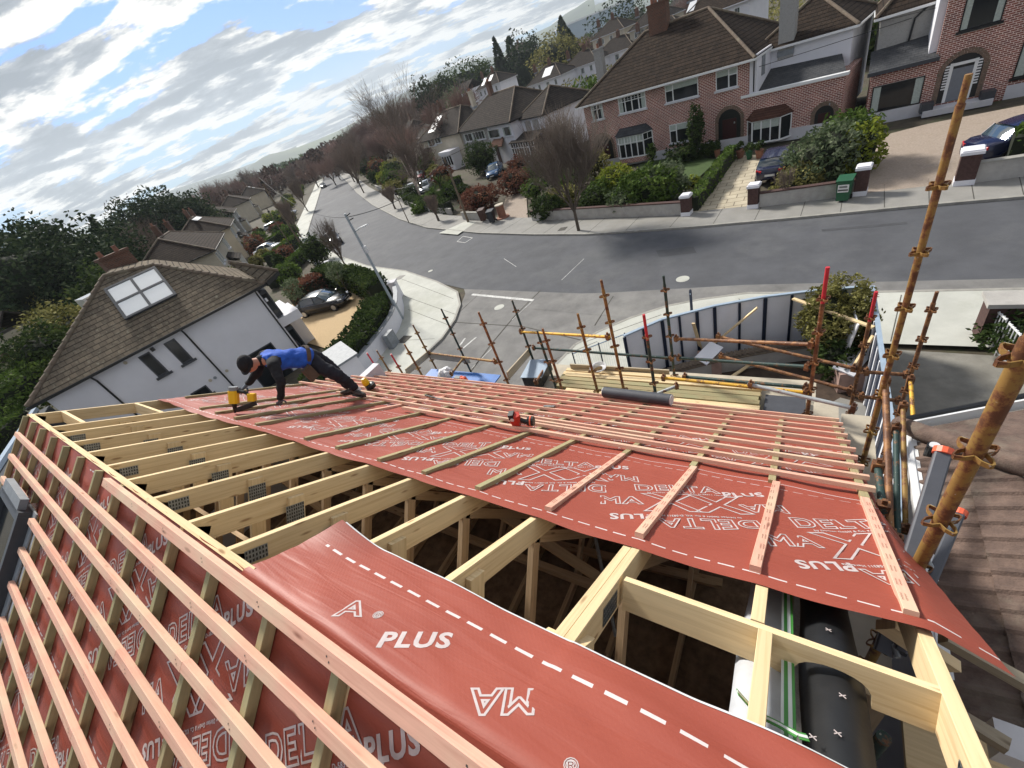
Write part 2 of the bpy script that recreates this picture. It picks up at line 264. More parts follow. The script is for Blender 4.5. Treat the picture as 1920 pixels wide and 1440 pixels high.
    D['leaf_red']=leafmat('russet_leaves',[(0.1,(0.06,0.025,0.018)),(0.5,(0.15,0.06,0.04)),(0.9,(0.26,0.13,0.08))])
    D['leaf_olive']=leafmat('olive_leaves',[(0.1,(0.07,0.065,0.018)),(0.5,(0.17,0.165,0.05)),(0.9,(0.38,0.35,0.14))])
    D['white']=mat('white_render',(0.70,0.70,0.74),0.85,0.06,0.8,bump=0.15,bscale=80)
    D['whitewall']=mat('white_painted_render',(0.58,0.575,0.60),0.85,0.12,0.7,bump=0.15,dirt=(0.50,0.49,0.49))
    D['cream']=mat('cream_render',(0.48,0.43,0.34),0.9,0.12,1)
    D['greydash']=mat('grey_pebbledash',(0.33,0.325,0.31),0.95,0.2,30,bump=0.5,bscale=60,dirt=(0.25,0.24,0.23))
    D['oldwall']=mat('weathered_garden_wall',(0.40,0.385,0.36),0.9,0.2,2,dirt=(0.26,0.24,0.21),bump=0.3)
    D['upvc']=mat('white_window_frame',(0.72,0.73,0.73),0.45,0.04)
    D['glass']=mat('window_glass',(0.014,0.017,0.02),0.08,0.2,2,spec=0.4)
    D['skyglass']=mat('rooflight_glass_sky_glare',(0.80,0.82,0.84),0.22,0.02,2,spec=1.0,metal=0.45)  # whitish base colour carries part of the bright sky reflection
    D['curtain']=mat('net_curtain',(0.42,0.47,0.43),0.9,0.25,14)
    D['black']=mat('black_plastic',(0.012,0.013,0.014),0.4,0.2,8)
    D['dgrey']=mat('dark_grey_frame',(0.045,0.05,0.06),0.45,0.15,8)
    D['skyglass_far']=mat('far_rooflight_sky_glare',(0.62,0.64,0.66),0.5,0.02,2)  # pale matt colour painted in place of sky reflected by the glass
    D['lead']=mat('lead_flashing',(0.22,0.24,0.26),0.6,0.25,5)
    D['door_red']=mat('dark_red_door',(0.035,0.007,0.008),0.5,0.2)
    D['door_grey']=mat('grey_front_door',(0.17,0.185,0.21),0.5,0.1)
    D['tile_brown']=tiles('brown_concrete_tiles',(0.046,0.034,0.027),(0.032,0.025,0.021),(0.007,0.006,0.005),0.34,0.30,moss=None)
    D['tile_grey']=tiles('grey_brown_concrete_tiles',(0.175,0.145,0.11),(0.125,0.105,0.082),(0.025,0.02,0.016),0.32,0.30,moss=(0.25,0.23,0.17))
    D['tile_dark']=tiles('dark_roof_tiles',(0.05,0.042,0.038),(0.035,0.031,0.029),(0.009,0.008,0.007),0.33,0.33)
    D['tile_slate']=tiles('blue_grey_slates',(0.075,0.08,0.088),(0.06,0.064,0.072),(0.04,0.04,0.045),0.25,0.3,amt=0.5)
    D['tile_red']=tiles('small_red_tiles',(0.105,0.055,0.040),(0.075,0.04,0.032),(0.03,0.014,0.012),0.2,0.25)
    D['tile_near']=mat('weathered_brown_tiles',(0.135,0.092,0.073),0.9,0.45,9,bump=0.6,bscale=70,dirt=(0.185,0.155,0.12),hue=(0.085,0.058,0.048))
    D['ridge']=mat('ridge_tile',(0.15,0.115,0.085),0.9,0.3,5,dirt=(0.22,0.20,0.14))
    D['brick']=brick('red_brick',(0.285,0.085,0.06),(0.17,0.052,0.043),(0.80,0.68,0.60),0.27,0.10,0.0145)
    D['brickch']=brick('chimney_brick',(0.15,0.062,0.038),(0.10,0.05,0.034),(0.14,0.11,0.08))
    D['archbrick']=mat('arch_bricks',(0.20,0.14,0.105),0.9,0.45,14,dirt=(0.10,0.10,0.07))
    D['pierbrick']=mat('dark_pier_brick',(0.075,0.04,0.035),0.9,0.4,14)
    D['clay']=mat('clay_pot',(0.24,0.11,0.07),0.8,0.2)
    D['hoard']=mat('hoarding_panel',(0.78,0.79,0.83)
 ,0.5,0.06,1,)
    D['navy']=mat('navy_paint',(0.014,0.022,0.045),0.55,0.2)
    D['capblue']=mat('blue_grey_capping',(0.30,0.38,0.47),0.5,0.1)
    D['roll']=mat('grey_membrane_roll',(0.062,0.066,0.078),0.6,0.15,6)
    D['dpm']=mat('black_wrap',(0.013,0.014,0.016),0.5,0.3,3,bump=0.35,bscale=9)
    D['foil']=mat('silver_insulation_sheet',(0.55,0.57,0.60),0.45,0.15,8,metal=0.15)
    D['tapegreen']=mat('green_tape',(0.06,0.25,0.05),0.45,0.1)
    D['tapewhite']=mat('white_tape',(0.62,0.66,0.62),0.5,0.1)
    D['pipegrey']=mat('dark_grey_ladder_rail',(0.085,0.09,0.105),0.4,0.15)
    D['orange']=mat('orange_plastic_cap',(0.75,0.13,0.06),0.45,0.1)
    D['bin_green']=mat('green_bin',(0.015,0.09,0.04),0.5,0.2)
    D['bin_dark']=mat('dark_bin',(0.02,0.024,0.03),0.5,0.2)
    D['bin_brown']=mat('brown_bin',(0.06,0.025,0.018),0.5,0.2)
    D['sticker']=mat('white_sticker',(0.7,0.7,0.68),0.6,0.05)
    D['bluesheet']=mat('blue_sheet',(0.02,0.13,0.42),0.5,0.2)
    D['skin']=mat('skin',(0.50,0.25,0.18),0.6,0.1,20)
    D['vest']=mat('blue_vest',(0.018,0.095,0.48),0.8,0.3,9,bump=0.8,bscale=12)
    D['blackcloth']=mat('black_cloth',(0.012,0.012,0.015),0.9,0.3,10,bump=0.4,bscale=40)
    D['navycloth']=mat('navy_work_trousers',(0.016,0.017,0.025),0.9,0.3,10,bump=0.5,bscale=30)
    D['glove']=mat('grey_glove',(0.10,0.12,0.15),0.8,0.3,20)
    D['boot']=mat('boot_leather',(0.075,0.068,0.06),0.7,0.3,30)
    D['sock']=mat('white_sock',(0.6,0.6,0.62),0.9,0.1)
    D['yellow']=mat('yellow_plastic',(0.80,0.47,0.01),0.4,0.08)
    D['red']=mat('red_plastic',(0.50,0.035,0.02),0.45,0.15)
    D['leather']=mat('brown_pouch',(0.09,0.06,0.04),0.8,0.3)
    D['streetlamp']=mat('grey_painted_steel',(0.30,0.34,0.37),0.5,0.15,3,metal=0.3)
    D['pole_wood']=mat('telegraph_pole_wood',(0.15,0.115,0.08),0.9,0.3,4)
    D['tyre']=mat('tyre_rubber',(0.015,0.015,0.016),0.8,0.1)
    D['rim']=mat('alloy_rim',(0.45,0.46,0.48),0.3,0.1,metal=0.8)
    D['lampred']=mat('red_tail_lamp',(0.45,0.01,0.015),0.2,0.1,spec=0.8)
    D['lampclear']=mat('clear_head_lamp',(0.6,0.63,0.65),0.1,0.05,spec=0.9)
    D['carglass']=mat('car_glass',(0.03,0.05,0.065),0.05,0.1,spec=1.0,coat=1)
    D['scafboard']=mat('plywood_deck',(0.47,0.42,0.33),0.85,0.15,4,dirt=(0.35,0.31,0.25))
    D['wire']=mat('black_cable',(0.03,0.03,0.03),0.6,0.1)
    for n,c in dict(car_black=(0.006,0.007,0.009),car_navy=(0.008,0.012,0.045),car_white=(0.70,0.71,0.72),car_silver=(0.45,0.47,0.50),car_grey=(0.09,0.10,0.115),car_blue=(0.03,0.09,0.20),car_red=(0.20,0.012,0.02)).items():
        D[n]=mat(n+'_paint',c,0.25,0.05,1,spec=0.4,coat=0.6,metal=0.3 if n in('car_silver','car_grey') else 0)
defmats()
# ------------------------------------------------------------------ mesh helpers
class MB:
    def __init__(s): s.v=[];s.f=[];s.m=[];s.uv=[]
    def add(s,vs,fs,mi=0,uvs=None):
        o=len(s.v); s.v+= [tuple(v) for v in vs]
        for i,f in enumerate(fs):
            s.f.append(tuple(o+k for k in f)); s.m.append(mi); s.uv.append(uvs[i] if uvs else None)
    def box(s,x0,x1,y0,y1,z0,z1,mi=0):
        s.add([(x0,y0,z0),(x1,y0,z0),(x1,y1,z0),(x0,y1,z0),(x0,y0,z1),(x1,y0,z1),(x1,y1,z1),(x0,y1,z1)],[(0,3,2,1),(4,5,6,7),(0,1,5,4),(1,2,6,5),(2,3,7,6),(3,0,4,7)],mi)
    def beam(s,p0,p1,w,h,up=(0,0,1),ch=0.0,mi=0,top=False):
        """rectangular bar; w across, h along up; top=True: p0,p1 are on its top face"""
        p0=Vector(p0);p1=Vector(p1);t=(p1-p0);ln=t.length
        if ln<1e-6:return
        t/=ln; up=Vector(up); n=up-t*up.dot(t)
        if n.length<1e-5: n=t.orthogonal()
        n.normalize(); a=t.cross(n)
        if top: p0=p0-n*h/2;p1=p1-n*h/2
        if ch: pr=[(-w/2+ch,-h/2),(w/2-ch,-h/2),(w/2,-h/2+ch),(w/2,h/2-ch),(w/2-ch,h/2),(-w/2+ch,h/2),(-w/2,h/2-ch),(-w/2,-h/2+ch)]
        else: pr=[(-w/2,-h/2),(w/2,-h/2),(w/2,h/2),(-w/2,h/2)]
        k=len(pr); vs=[p0+a*x+n*y for x,y in pr]+[p1+a*x+n*y for x,y in pr]
        fs=[];uvs=[];acc=0
        for i in range(k):
            j=(i+1)%k; d=math.hypot(pr[j][0]-pr[i][0],pr[j][1]-pr[i][1])
            fs.append((i,i+k,j+k,j)); uvs.append([(0,acc),(ln,acc),(ln,acc+d),(0,acc+d)]); acc+=d
        fs.append(tuple(range(k))); uvs.append([(p[0]*.1,p[1]) for p in pr]); fs.append(tuple(range(2*k-1,k-1,-1))); uvs.append([(pr[i-k][0]*.1,pr[i-k][1]) for i in range(2*k-1,k-1,-1)])
        s.add(vs,fs,mi,uvs)
    def tube(s,pts,r,n=8,mi=0,cap=True):
        pts=[Vector(p) for p in pts]; rs=r if isinstance(r,(list,tuple)) else [r]*len(pts)
        vs=[];fs=[]; prev=None
        for i,p in enumerate(pts):
            t=(pts[min(i+1,len(pts)-1)]-pts[max(i-1,0)]).normalized()
            a=t.orthogonal().normalized() if prev is None else (prev-t*prev.dot(t)).normalized()
            prev=a; b=t.cross(a)
            for k in range(n):
                q=2*PI*k/n; vs.append(p+(a*cos(q)+b*sin(q))*rs[i])
        for i in range(len(pts)-1):
            for k in range(n): fs.append((i*n+k,i*n+(k+1)%n,(i+1)*n+(k+1)%n,(i+1)*n+k))
        if cap: fs.append(tuple(range(n-1,-1,-1))); fs.append(tuple(range((len(pts)-1)*n,len(pts)*n)))
        s.add(vs,fs,mi)
    def cyl(s,c,r,h,n=16,mi=0,r2=None):
        c=Vector(c); s.tube([c,c+Vector((0,0,h))],[r,r if r2 is None else r2],n,mi)
    def quad(s,a,b,c,d,mi=0,uv=None): s.add([a,b,c,d],[(0,1,2,3)],mi,[uv] if uv else None)
    def poly(s,pts,mi=0): s.add(pts,[tuple(range(len(pts)))],mi)
    def prism(s,pts,z0,z1,mi=0):
        n=len(pts); vs=[(p[0],p[1],z0) for p in pts]+[(p[0],p[1],z1) for p in pts]
        s.add(vs,[tuple(range(n-1,-1,-1)),tuple(range(n,2*n))]+[(i,(i+1)%n,n+(i+1)%n,n+i) for i in range(n)],mi)
    def slab(s,pts,th,mi=0):
        """polygon of 3-D points thickened downwards along its normal"""
        P=[Vector(p) for p in pts]; n=Vector((0,0,0))
        for i in range(len(P)): n+=P[i].cross(P[(i+1)%len(P)])
        n.normalize()
        if n.z<0: P.reverse(); n=-n
        k=len(P); s.add(P+[p-n*th for p in P],[tuple(range(k)),tuple(range(2*k-1,k-1,-1))]+[(i,k+i,k+(i+1)%k,(i+1)%k) for i in range(k)],mi)
    def lathe(s,c,prof,n=20,mi=0):
        c=Vector(c); vs=[];m=len(prof)
        for r,z in prof:
            for k in range(n): q=2*PI*k/n; vs.append(c+Vector((r*cos(q),r*sin(q),z)))
        fs=[(i*n+k,i*n+(k+1)%n,(i+1)*n+(k+1)%n,(i+1)*n+k) for i in range(m-1) for k in range(n)]
        fs.append(tuple(range(n-1,-1,-1))); fs.append(tuple(range((m-1)*n,m*n))); s.add(vs,fs,mi)
def autouv(me,given):
    uvl=me.uv_layers.new(name='UVMap'); data=uvl.data
    for p in me.polygons:
        g=given[p.index] if given else None
        if g:
            for li,u in zip(p.loop_indices,g): data[li].uv=u
            continue
        n=p.normal
        if abs(n.z)>0.985: a=Vector((1,0,0)); b=Vector((0,1,0))
        else:
            a=Vector((0,0,1)).cross(n).normalized(); b=n.cross(a)
        for li in p.loop_indices:
            co=me.vertices[me.loops[li].vertex_index].co; data[li].uv=(co.dot(a),co.dot(b))
def mesh(name,mb,mats):
    me=bpy.data.meshes.new(name); me.from_pydata(mb.v,[],mb.f)
    for m in (mats if isinstance(mats,(list,tuple)) else [mats]): me.materials.append(MT[m] if isinstance(m,str) else m)
    for i,p in enumerate(me.polygons): p.material_index=mb.m[i]
    me.update(); autouv(me,mb.uv); return me
def link(name,me,parent=None,loc=None,rz=None):
    o=bpy.data.objects.new(name,me); COL.objects.link(o)
    if parent: o.parent=parent
    if loc is not None: o.location=loc
    if rz is not None: o.rotation_euler=(0,0,rz)
    return o
def smooth(o,ang=None):
    me=o.data
    for p in me.polygons: p.use_smooth=True
    if ang:
        try: me.set_sharp_from_angle(angle=R(ang))
        except Exception: pass
    return o
def tag(o,label=None,cat=None,group=None,kind=None):
    if label:o['label']=label
    if cat:o['category']=cat
    if group:o['group']=group
    if kind:o['kind']=kind
    return o
def part(name,mb,mats,parent,label=None,sm=None):
    o=link(name,mesh(name,mb,mats),parent)
    if label:o['label']=label
    if sm:smooth(o,sm)
    return o
def one(name,mb,mats,label,cat,group=None,loc=None,rz=None,sm=None):
    o=link(name,mesh(name,mb,mats),None,loc,rz); tag(o,label,cat,group)
    if sm:smooth(o,sm)
    return o
def struct(name,mb,mats,sm=None):
    o=link(name,mesh(name,mb,mats)); o['kind']='structure'
    if sm:smooth(o,sm)
    return o
def thing(name,label,cat,loc=(0,0,0),rz=0,group=None):
    o=bpy.data.objects.new(name,None); COL.objects.link(o); o.location=loc; o.rotation_euler=(0,0,rz); o.empty_display_size=0.2
    return tag(o,label,cat,group)
def dup(root,loc,rz=0,label=None,group=None,scale=None):
    r=root.copy(); COL.objects.link(r); r.location=loc; r.rotation_euler=(0,0,rz)
    if scale: r.scale=scale
    if label:r['label']=label
    if group:r['group']=group
    for ch in list(root.children):
        c=ch.copy(); COL.objects.link(c); c.parent=r
        for g in list(ch.children):
            d=g.copy(); COL.objects.link(d); d.parent=c
    return r
ORD=['first','second','third','fourth','fifth','sixth','seventh','eighth','ninth','tenth','eleventh','twelfth','thirteenth','fourteenth','fifteenth','sixteenth','seventeenth','eighteenth','nineteenth','twentieth']
# ================================================================== THE ROOF BEING BUILT
YR,ZR=0.015,8.562
PF=R(34.32); PN=R(38)
cF,sF,cN,sN=cos(PF),sin(PF),cos(PN),sin(PN)
NF=Vector((0,sF,cF)); NN=Vector((0,-sN,cN)); RID=Vector((0,YR,ZR))
def fs(X,T,off=0): return Vector((X,YR+T*cF,ZR-T*sF))+NF*off
def ns(X,T,off=0): return Vector((X,YR-T*cN,ZR-T*sN))+NN*off
def pf(x,y,off=0):
    P=onplane(x,y,RID+NF*off,NF); q=P-RID-NF*off; return P.x,q.dot(Vector((0,cF,-sF)))
def pn(x,y,off=0):
    P=onplane(x,y,RID+NN*off,NN); q=P-RID-NN*off; return P.x,q.dot(Vector((0,-cN,-sN)))
XR=[-0.64,-1.26,-1.84,-2.40,-2.93,-3.54,-4.12,-4.68,-5.31,-5.90,-6.50,-6.96]
EAVE_T=5.75
RD=0.15; TH=0.044
rr=random.Random(5)
def nailplate(mb,c,du,dv,w,h,n):
    """punched steel plate lying on the face of a timber"""
    c=Vector(c); a=du*w/2; b=dv*h/2; e=n*0.0025
    mb.add([c-a-b+e,c+a-b+e,c+a+b+e,c-a+b+e],[(0,1,2,3)],0)
    k=int(w/0.016); l=int(h/0.022)
    for i in range(k):
        for j in range(l):
            q=c-a-b+du*(w*(i+0.5)/k)+dv*(h*(j+0.5)/l)+e*1.6
            mb.add([q-du*0.0045-dv*0.008,q+du*0.0045-dv*0.008,q+du*0.0045+dv*0.008,q-du*0.0045+dv*0.008],[(0,1,2,3)],1)
def truss(i,X,label,web=True,th=TH):
    t=thing('roof_truss',label,'roof truss',(X,YR,0),0,'pale timber roof trusses with open tops')
    inv=Vector((-X,-YR,0))
    def P(y,T,side): 
        p=(fs(0,T,-0.003) if side>0 else ns(0,T,-0.003)); return Vector((0,p.y-YR,p.z))
    m=MB(); m.beam(P(0,0,1),P(0,EAVE_T,1),th,RD,NF,0.002,top=True); part('rafter',m,'pine',t)
    m=MB(); m.beam(P(0,0.02,-1),P(0,5.6,-1),th,RD,NN,0.002,top=True); part('rafter',m,'pine',t)
    if web:
        zc=5.35
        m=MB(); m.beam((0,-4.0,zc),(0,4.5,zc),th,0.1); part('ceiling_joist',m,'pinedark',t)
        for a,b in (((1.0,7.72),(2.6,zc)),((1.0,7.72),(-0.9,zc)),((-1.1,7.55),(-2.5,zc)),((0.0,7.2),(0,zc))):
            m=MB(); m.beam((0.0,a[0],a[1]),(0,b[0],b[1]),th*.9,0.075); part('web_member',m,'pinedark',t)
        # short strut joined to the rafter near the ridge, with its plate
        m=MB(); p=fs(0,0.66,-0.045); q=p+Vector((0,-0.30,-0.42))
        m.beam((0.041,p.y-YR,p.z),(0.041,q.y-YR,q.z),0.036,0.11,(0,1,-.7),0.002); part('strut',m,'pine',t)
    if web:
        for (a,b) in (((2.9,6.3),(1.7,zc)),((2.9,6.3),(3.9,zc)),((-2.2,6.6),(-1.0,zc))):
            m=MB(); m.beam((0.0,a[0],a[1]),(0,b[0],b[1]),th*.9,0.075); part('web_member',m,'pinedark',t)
    if i in (3,4,5,6,7,8,9):
        m=MB(); c=fs(0,0.62+0.02*(i%3),-RD-0.02); nailplate(m,(0.058,c.y-YR,c.z),Vector((0,cF,-sF)),NF,0.13,0.15,Vector((1,0,0)))
        part('nail_plate',m,['galv','plateteeth'],t)
    if i in (3,5,7,9,10):
        m=MB(); c=fs(0,0.16,-0.085); nailplate(m,(th/2,c.y-YR,c.z),Vector((0,cF,-sF)),NF,0.12,0.08,Vector((1,0,0)))
        part('nail_plate',m,['galv','plateteeth'],t)
    return t
for i,X in enumerate(XR):
    if i==0: continue
    truss(i,X,'pale pine roof truss, %s from the right-hand doubled truss towards the far gable'%ORD[i-1])
t=truss(0,XR[0]-0.022,'pale pine truss doubled side by side, at the left end of the notched trimmer')
m=MB(); m.beam(fs(0.046,0.42)-Vector((0,YR,0)),fs(0.046,EAVE_T)-Vector((0,YR,0)),0.044,RD,NF,0.002,top=True); part('rafter',m,'pine',t)
m=MB(); m.beam(fs(0.085,0.55,-0.03)-Vector((0,YR,0)),fs(0.085,0.44,-0.36)-Vector((0,YR,0)),0.036,0.12,NF,0.002); part('strut',m,'pine',t)
m=MB(); c=fs(0,0.86,-0.085); nailplate(m,(0.0685,c.y-YR,c.z),Vector((0,cF,-sF)),NF,0.17,0.09,Vector((1,0,0))); part('nail_plate',m,['galv','plateteeth'],t)
m=MB(); m.beam(fs(-0.075,0.50,-0.05)-Vector((0,YR,0)),fs(-0.075,0.44,-0.30)-Vector((0,YR,0)),0.036,0.16,NF,0.002); part('strut',m,'pine',t)
# right-hand verge rafter with its plate, trimmer and trimmed stub
m=MB(); m.beam(fs(0.52,-0.0,0),fs(0.52,EAVE_T,0),0.046,RD,NF,0.002,top=True)
vr=thing('verge_rafter','pale pine verge rafter beside the neighbouring brown tiled roof','rafter',(0,0,0)); part('rafter',m,'pine',vr)
m=MB(); c=fs(0.497,0.66,-0.085); nailplate(m,c,Vector((0,cF,-sF)),NF,0.22,0.075,Vector((-1,0,0))); part('nail_plate',m,['galv','plateteeth'],vr)
# trimmer: a board on edge with an arched notch over the black wrapped wall head
def trimmer():
    mb=MB(); x0,x1=-0.575,0.497; T0,T1=0.978,1.016; top=-0.004; bot=-0.155
    nx=[x0]; prof=[(x0,bot)]
    a,b=0.10,0.335
    for k in range(13):
        q=PI*k/12; cx=(a+b)/2; rx=(b-a)/2; prof.append((cx-rx*cos(q),bot+0.10*sin(q)**0.55 if 0<k<12 else bot))
    prof+=[(x1,bot)]
    n=len(prof)
    for T in (T0,T1):
        for x,o in prof: mb.v.append(tuple(fs(x,T,o)))
        for x,o in prof: mb.v.append(tuple(fs(x,T,top)))
    def uvq(ids): return [(prof[i%n][0],(0.15 if (i//n)%2 else prof[i%n][1]+0.155)) for i in ids]
    for i in range(n-1):
        for ids in ((i,i+1,n+i+1,n+i),(2*n+i+1,2*n+i,3*n+i,3*n+i+1)): mb.f.append(ids); mb.m.append(0); mb.uv.append(uvq(ids))
        mb.f.append((n+i,n+i+1,3*n+i+1,3*n+i)); mb.m.append(0); mb.uv.append([(prof[i][0],0.2),(prof[i+1][0],0.2),(prof[i+1][0],0.24),(prof[i][0],0.24)])
        mb.f.append((i+1,i,2*n+i,2*n+i+1)); mb.m.append(0); mb.uv.append([(prof[i+1][0],0.3),(prof[i][0],0.3),(prof[i][0],0.34),(prof[i+1][0],0.34)])
    for i in (0,n-1): mb.f.append((i,n+i,3*n+i,2*n+i)); mb.m.append(0); mb.uv.append([(0,0),(0,.15),(.03,.15),(.03,0)])
    return mb
one('trimmer',trimmer(),'pine','pale board on edge with an arched notch over the black wrapped wall','trimmer')
m=MB(); m.beam(fs(-0.03,1.02),fs(-0.03,1.9),0.05,RD,NF,0.002,top=True); one('trimmed_rafter',m,'pine','short pale rafter between the notched trimmer and the red membrane','rafter')
m=MB(); m.beam(fs(0.0,0.05),fs(0.0,0.975),0.05,0.1,NF,0.002,top=True); one('trimmed_rafter',m,'pine','short pale rafter on the ridge side of the notched trimmer','rafter')
# far gable frame
gb=thing('gable_ladder','pale gable ladder frame at the far end of the open rafters','gable ladder',(0,0,0))
m=MB(); m.beam(fs(-8.10,-0.02),fs(-8.10,EAVE_T),0.046,RD,NF,0.002,top=True); part('outer_rafter',m,'pine',gb)
m=MB(); m.beam(ns(-8.10,0.0),ns(-8.10,5.6),0.046,RD,NN,0.002,top=True); part('outer_rafter',m,'pine',gb)
for T in (0.02,0.30,1.05,1.9,2.7):
    m=MB(); m.beam(fs(-8.08,T),fs(-6.99,T),0.044,RD*0.9,NF,0.002,top=True); part('noggin',m,'pine',gb)
m=MB(); m.beam((-2.06,YR,ZR-0.092),(0.52,YR,ZR-0.092),0.035,0.16); one('ridge_board',m,'pine','pale ridge board hidden under the loose membrane strip','ridge board')
m=MB(); m.beam((-8.10,YR+.006,ZR-0.080),(-2.065,YR+.006,ZR-0.080),0.04,0.16); one('ridge_board',m,'pine','long pale ridge board where the open rafters meet the near slope','ridge board')
# walls and loft floor of the house under construction
m=MB(); m.box(-7.95,0.42,-4.3,4.62,0,5.2); m.box(-7.95,-7.75,-4.2,4.5,5.2,5.9)
hs=thing('house_under_construction','unfinished house beneath the open roof, with dark loft boarding','house',(0,0,0)); part('wall',m,'whitewall',hs)
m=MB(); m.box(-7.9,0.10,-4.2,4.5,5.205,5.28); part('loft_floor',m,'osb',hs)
m=MB()
for s,y in ((1,1),(-1,-1)):
    pts=[(-7.98,0,5.3),(-7.98,y*4.5,5.3),(-7.98,0,8.3)]; m.slab([(-7.98,0,5.3),(-7.98,y*4.5,5.3),(-7.98,0,8.33)],0.06)
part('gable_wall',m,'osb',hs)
for k,(a,b) in enumerate((((-5.8,1.6,5.5),(-3.5,2.9,5.55)),((-3.2,0.4,5.5),(-0.9,0.9,5.5)),((-4.8,3.3,5.4),(-1.5,3.4,5.4)),((-2.6,2.0,5.4),(-0.4,2.2,5.4)))):
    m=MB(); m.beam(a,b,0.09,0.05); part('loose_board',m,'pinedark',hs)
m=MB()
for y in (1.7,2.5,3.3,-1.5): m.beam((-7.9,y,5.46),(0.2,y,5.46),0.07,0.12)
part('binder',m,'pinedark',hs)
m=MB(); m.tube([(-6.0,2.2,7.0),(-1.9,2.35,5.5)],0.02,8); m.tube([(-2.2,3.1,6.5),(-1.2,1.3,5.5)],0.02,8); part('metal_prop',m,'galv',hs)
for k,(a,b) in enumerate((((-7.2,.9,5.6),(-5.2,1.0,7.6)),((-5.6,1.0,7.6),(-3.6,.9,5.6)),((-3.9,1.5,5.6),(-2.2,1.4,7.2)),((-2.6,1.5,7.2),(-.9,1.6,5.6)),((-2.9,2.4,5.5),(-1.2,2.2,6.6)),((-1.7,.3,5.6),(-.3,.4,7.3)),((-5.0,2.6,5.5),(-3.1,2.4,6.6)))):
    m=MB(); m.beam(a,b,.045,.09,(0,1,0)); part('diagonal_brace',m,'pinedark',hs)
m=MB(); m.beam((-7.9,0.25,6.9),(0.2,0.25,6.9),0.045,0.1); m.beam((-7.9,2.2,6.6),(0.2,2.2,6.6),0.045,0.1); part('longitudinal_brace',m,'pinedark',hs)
# ---- far slope: membrane sheet with loose waves
def sheet(fn,x0,x1,nx,t0,t1,nt_,name,parent=None,solid=True,hole=None):
    me=bpy.data.meshes.new(name); v=[];f=[];uv=[]
    for j in range(nt_+1):
        for i in range(nx+1):
            a=x0+(x1-x0)*i/nx; b=t0+(t1-t0)*j/nt_; p=fn(a,b); v.append(tuple(p)); uv.append((a,b))
    for j in range(nt_):
        for i in range(nx):
            if hole and hole(x0+(x1-x0)*(i+.5)/nx,t0+(t1-t0)*(j+.5)/nt_): continue
            q=j*(nx+1)+i; f.append((q,q+1,q+nx+2,q+nx+1))
    me.from_pydata(v,[],f); me.update(); l=me.uv_layers.new(name='UVMap')
    for lp in me.loops: l.data[lp.index].uv=uv[lp.vertex_index]
    for p in me.polygons:p.use_smooth=True
    return me
def wob(a,b,s): return mn.noise(Vector((a*0.9*s,b*3.2*s,s*3.7)))
def farsurf(a,b):
    w=0.015*wob(a,b,1.0)+0.009*wob(a*2,b*2,1.7); near=max(0,1.5-b)/0.2
    sag=-0.014*abs(sin((a+0.05)/0.58*PI))
    off=0.004+max(w+sag*0.6,-0.02)+0.006
    if b<1.42: off+= 0.012*sin(a*2.3)*(1.42-b)/0.14
    xx=a
    if a>0.55:                                 # loose corner lapping over the verge
        d=a-0.55; k=max(0,1-(b-1.3)/1.6); off-= d*(0.35+0.6*(1-k)); xx=0.55+d*(0.5+0.9*k)
    return fs(xx,b+0.015*sin(a*1.3)-(0.06 if a>0.55 else 0)*max(0,1-(b-1.3)/0.5)*((a-0.55)/0.2),off)
me=sheet(farsurf,-8.12,0.69,200,1.295,5.85,90,'membrane_sheet'); me.materials.append(MT['membrane'])
mem=link('roofing_membrane',me); tag(mem,'red printed roofing membrane laid over the street-side rafters','roofing membrane')
# dashes along the sheet laps
def dashes(fn,T,x0,x1,w,l,gap,parent,name='lap_line',sk=0,lift=0.004,nrm=NF):
    mb=MB(); x=x0
    while x<x1:
        vs=[]
        for s in range(4):
            a=x+l*s/3; t_=T+sk*(a-x0)
            vs.append((fn(a,t_-w/2)+nrm*lift,fn(a,t_+w/2)+nrm*lift))
        for s in range(3): mb.quad(vs[s][0],vs[s+1][0],vs[s+1][1],vs[s][1])
        x+=l+gap
    return part(name,mb,'print',parent)
def lapedge(fn,T,parent,x0,x1):
    mb=MB(); n=120
    for i in range(n):
        a=x0+(x1-x0)*i/n; b=x0+(x1-x0)*(i+1)/n
        mb.quad(fn(a,T)+NF*0.004,fn(b,T)+NF*0.004,fn(b,T+0.006)+NF*0.006,fn(a,T+0.006)+NF*0.006)
    return mb
# ---- printed lettering
FONT_CACHE={}
def textmesh(txt,size,solid=False,stroke=0.007,shear=0.12):
    k=(txt,size,solid,stroke)
    if k in FONT_CACHE: return FONT_CACHE[k]
    cu=bpy.data.curves.new('t','FONT'); cu.body=txt; cu.size=size; cu.align_x='CENTER'; cu.align_y='CENTER'; cu.shear=shear; cu.resolution_u=3
    cu.offset=size*0.035 if solid else size*0.025; cu.space_character=1.12
    if not solid: cu.fill_mode='NONE'; cu.bevel_depth=stroke/2; cu.bevel_resolution=0
    o=bpy.data.objects.new('t',cu); COL.objects.link(o)
    dg=bpy.context.evaluated_depsgraph_get(); me=bpy.data.meshes.new_from_object(o.evaluated_get(dg))
    vs=[Vector(v.co) for v in me.vertices]; fc=[tuple(p.vertices) for p in me.polygons]
    bpy.data.objects.remove(o); bpy.data.curves.remove(cu); bpy.data.meshes.remove(me)
    FONT_CACHE[k]=(vs,fc); return FONT_CACHE[k]
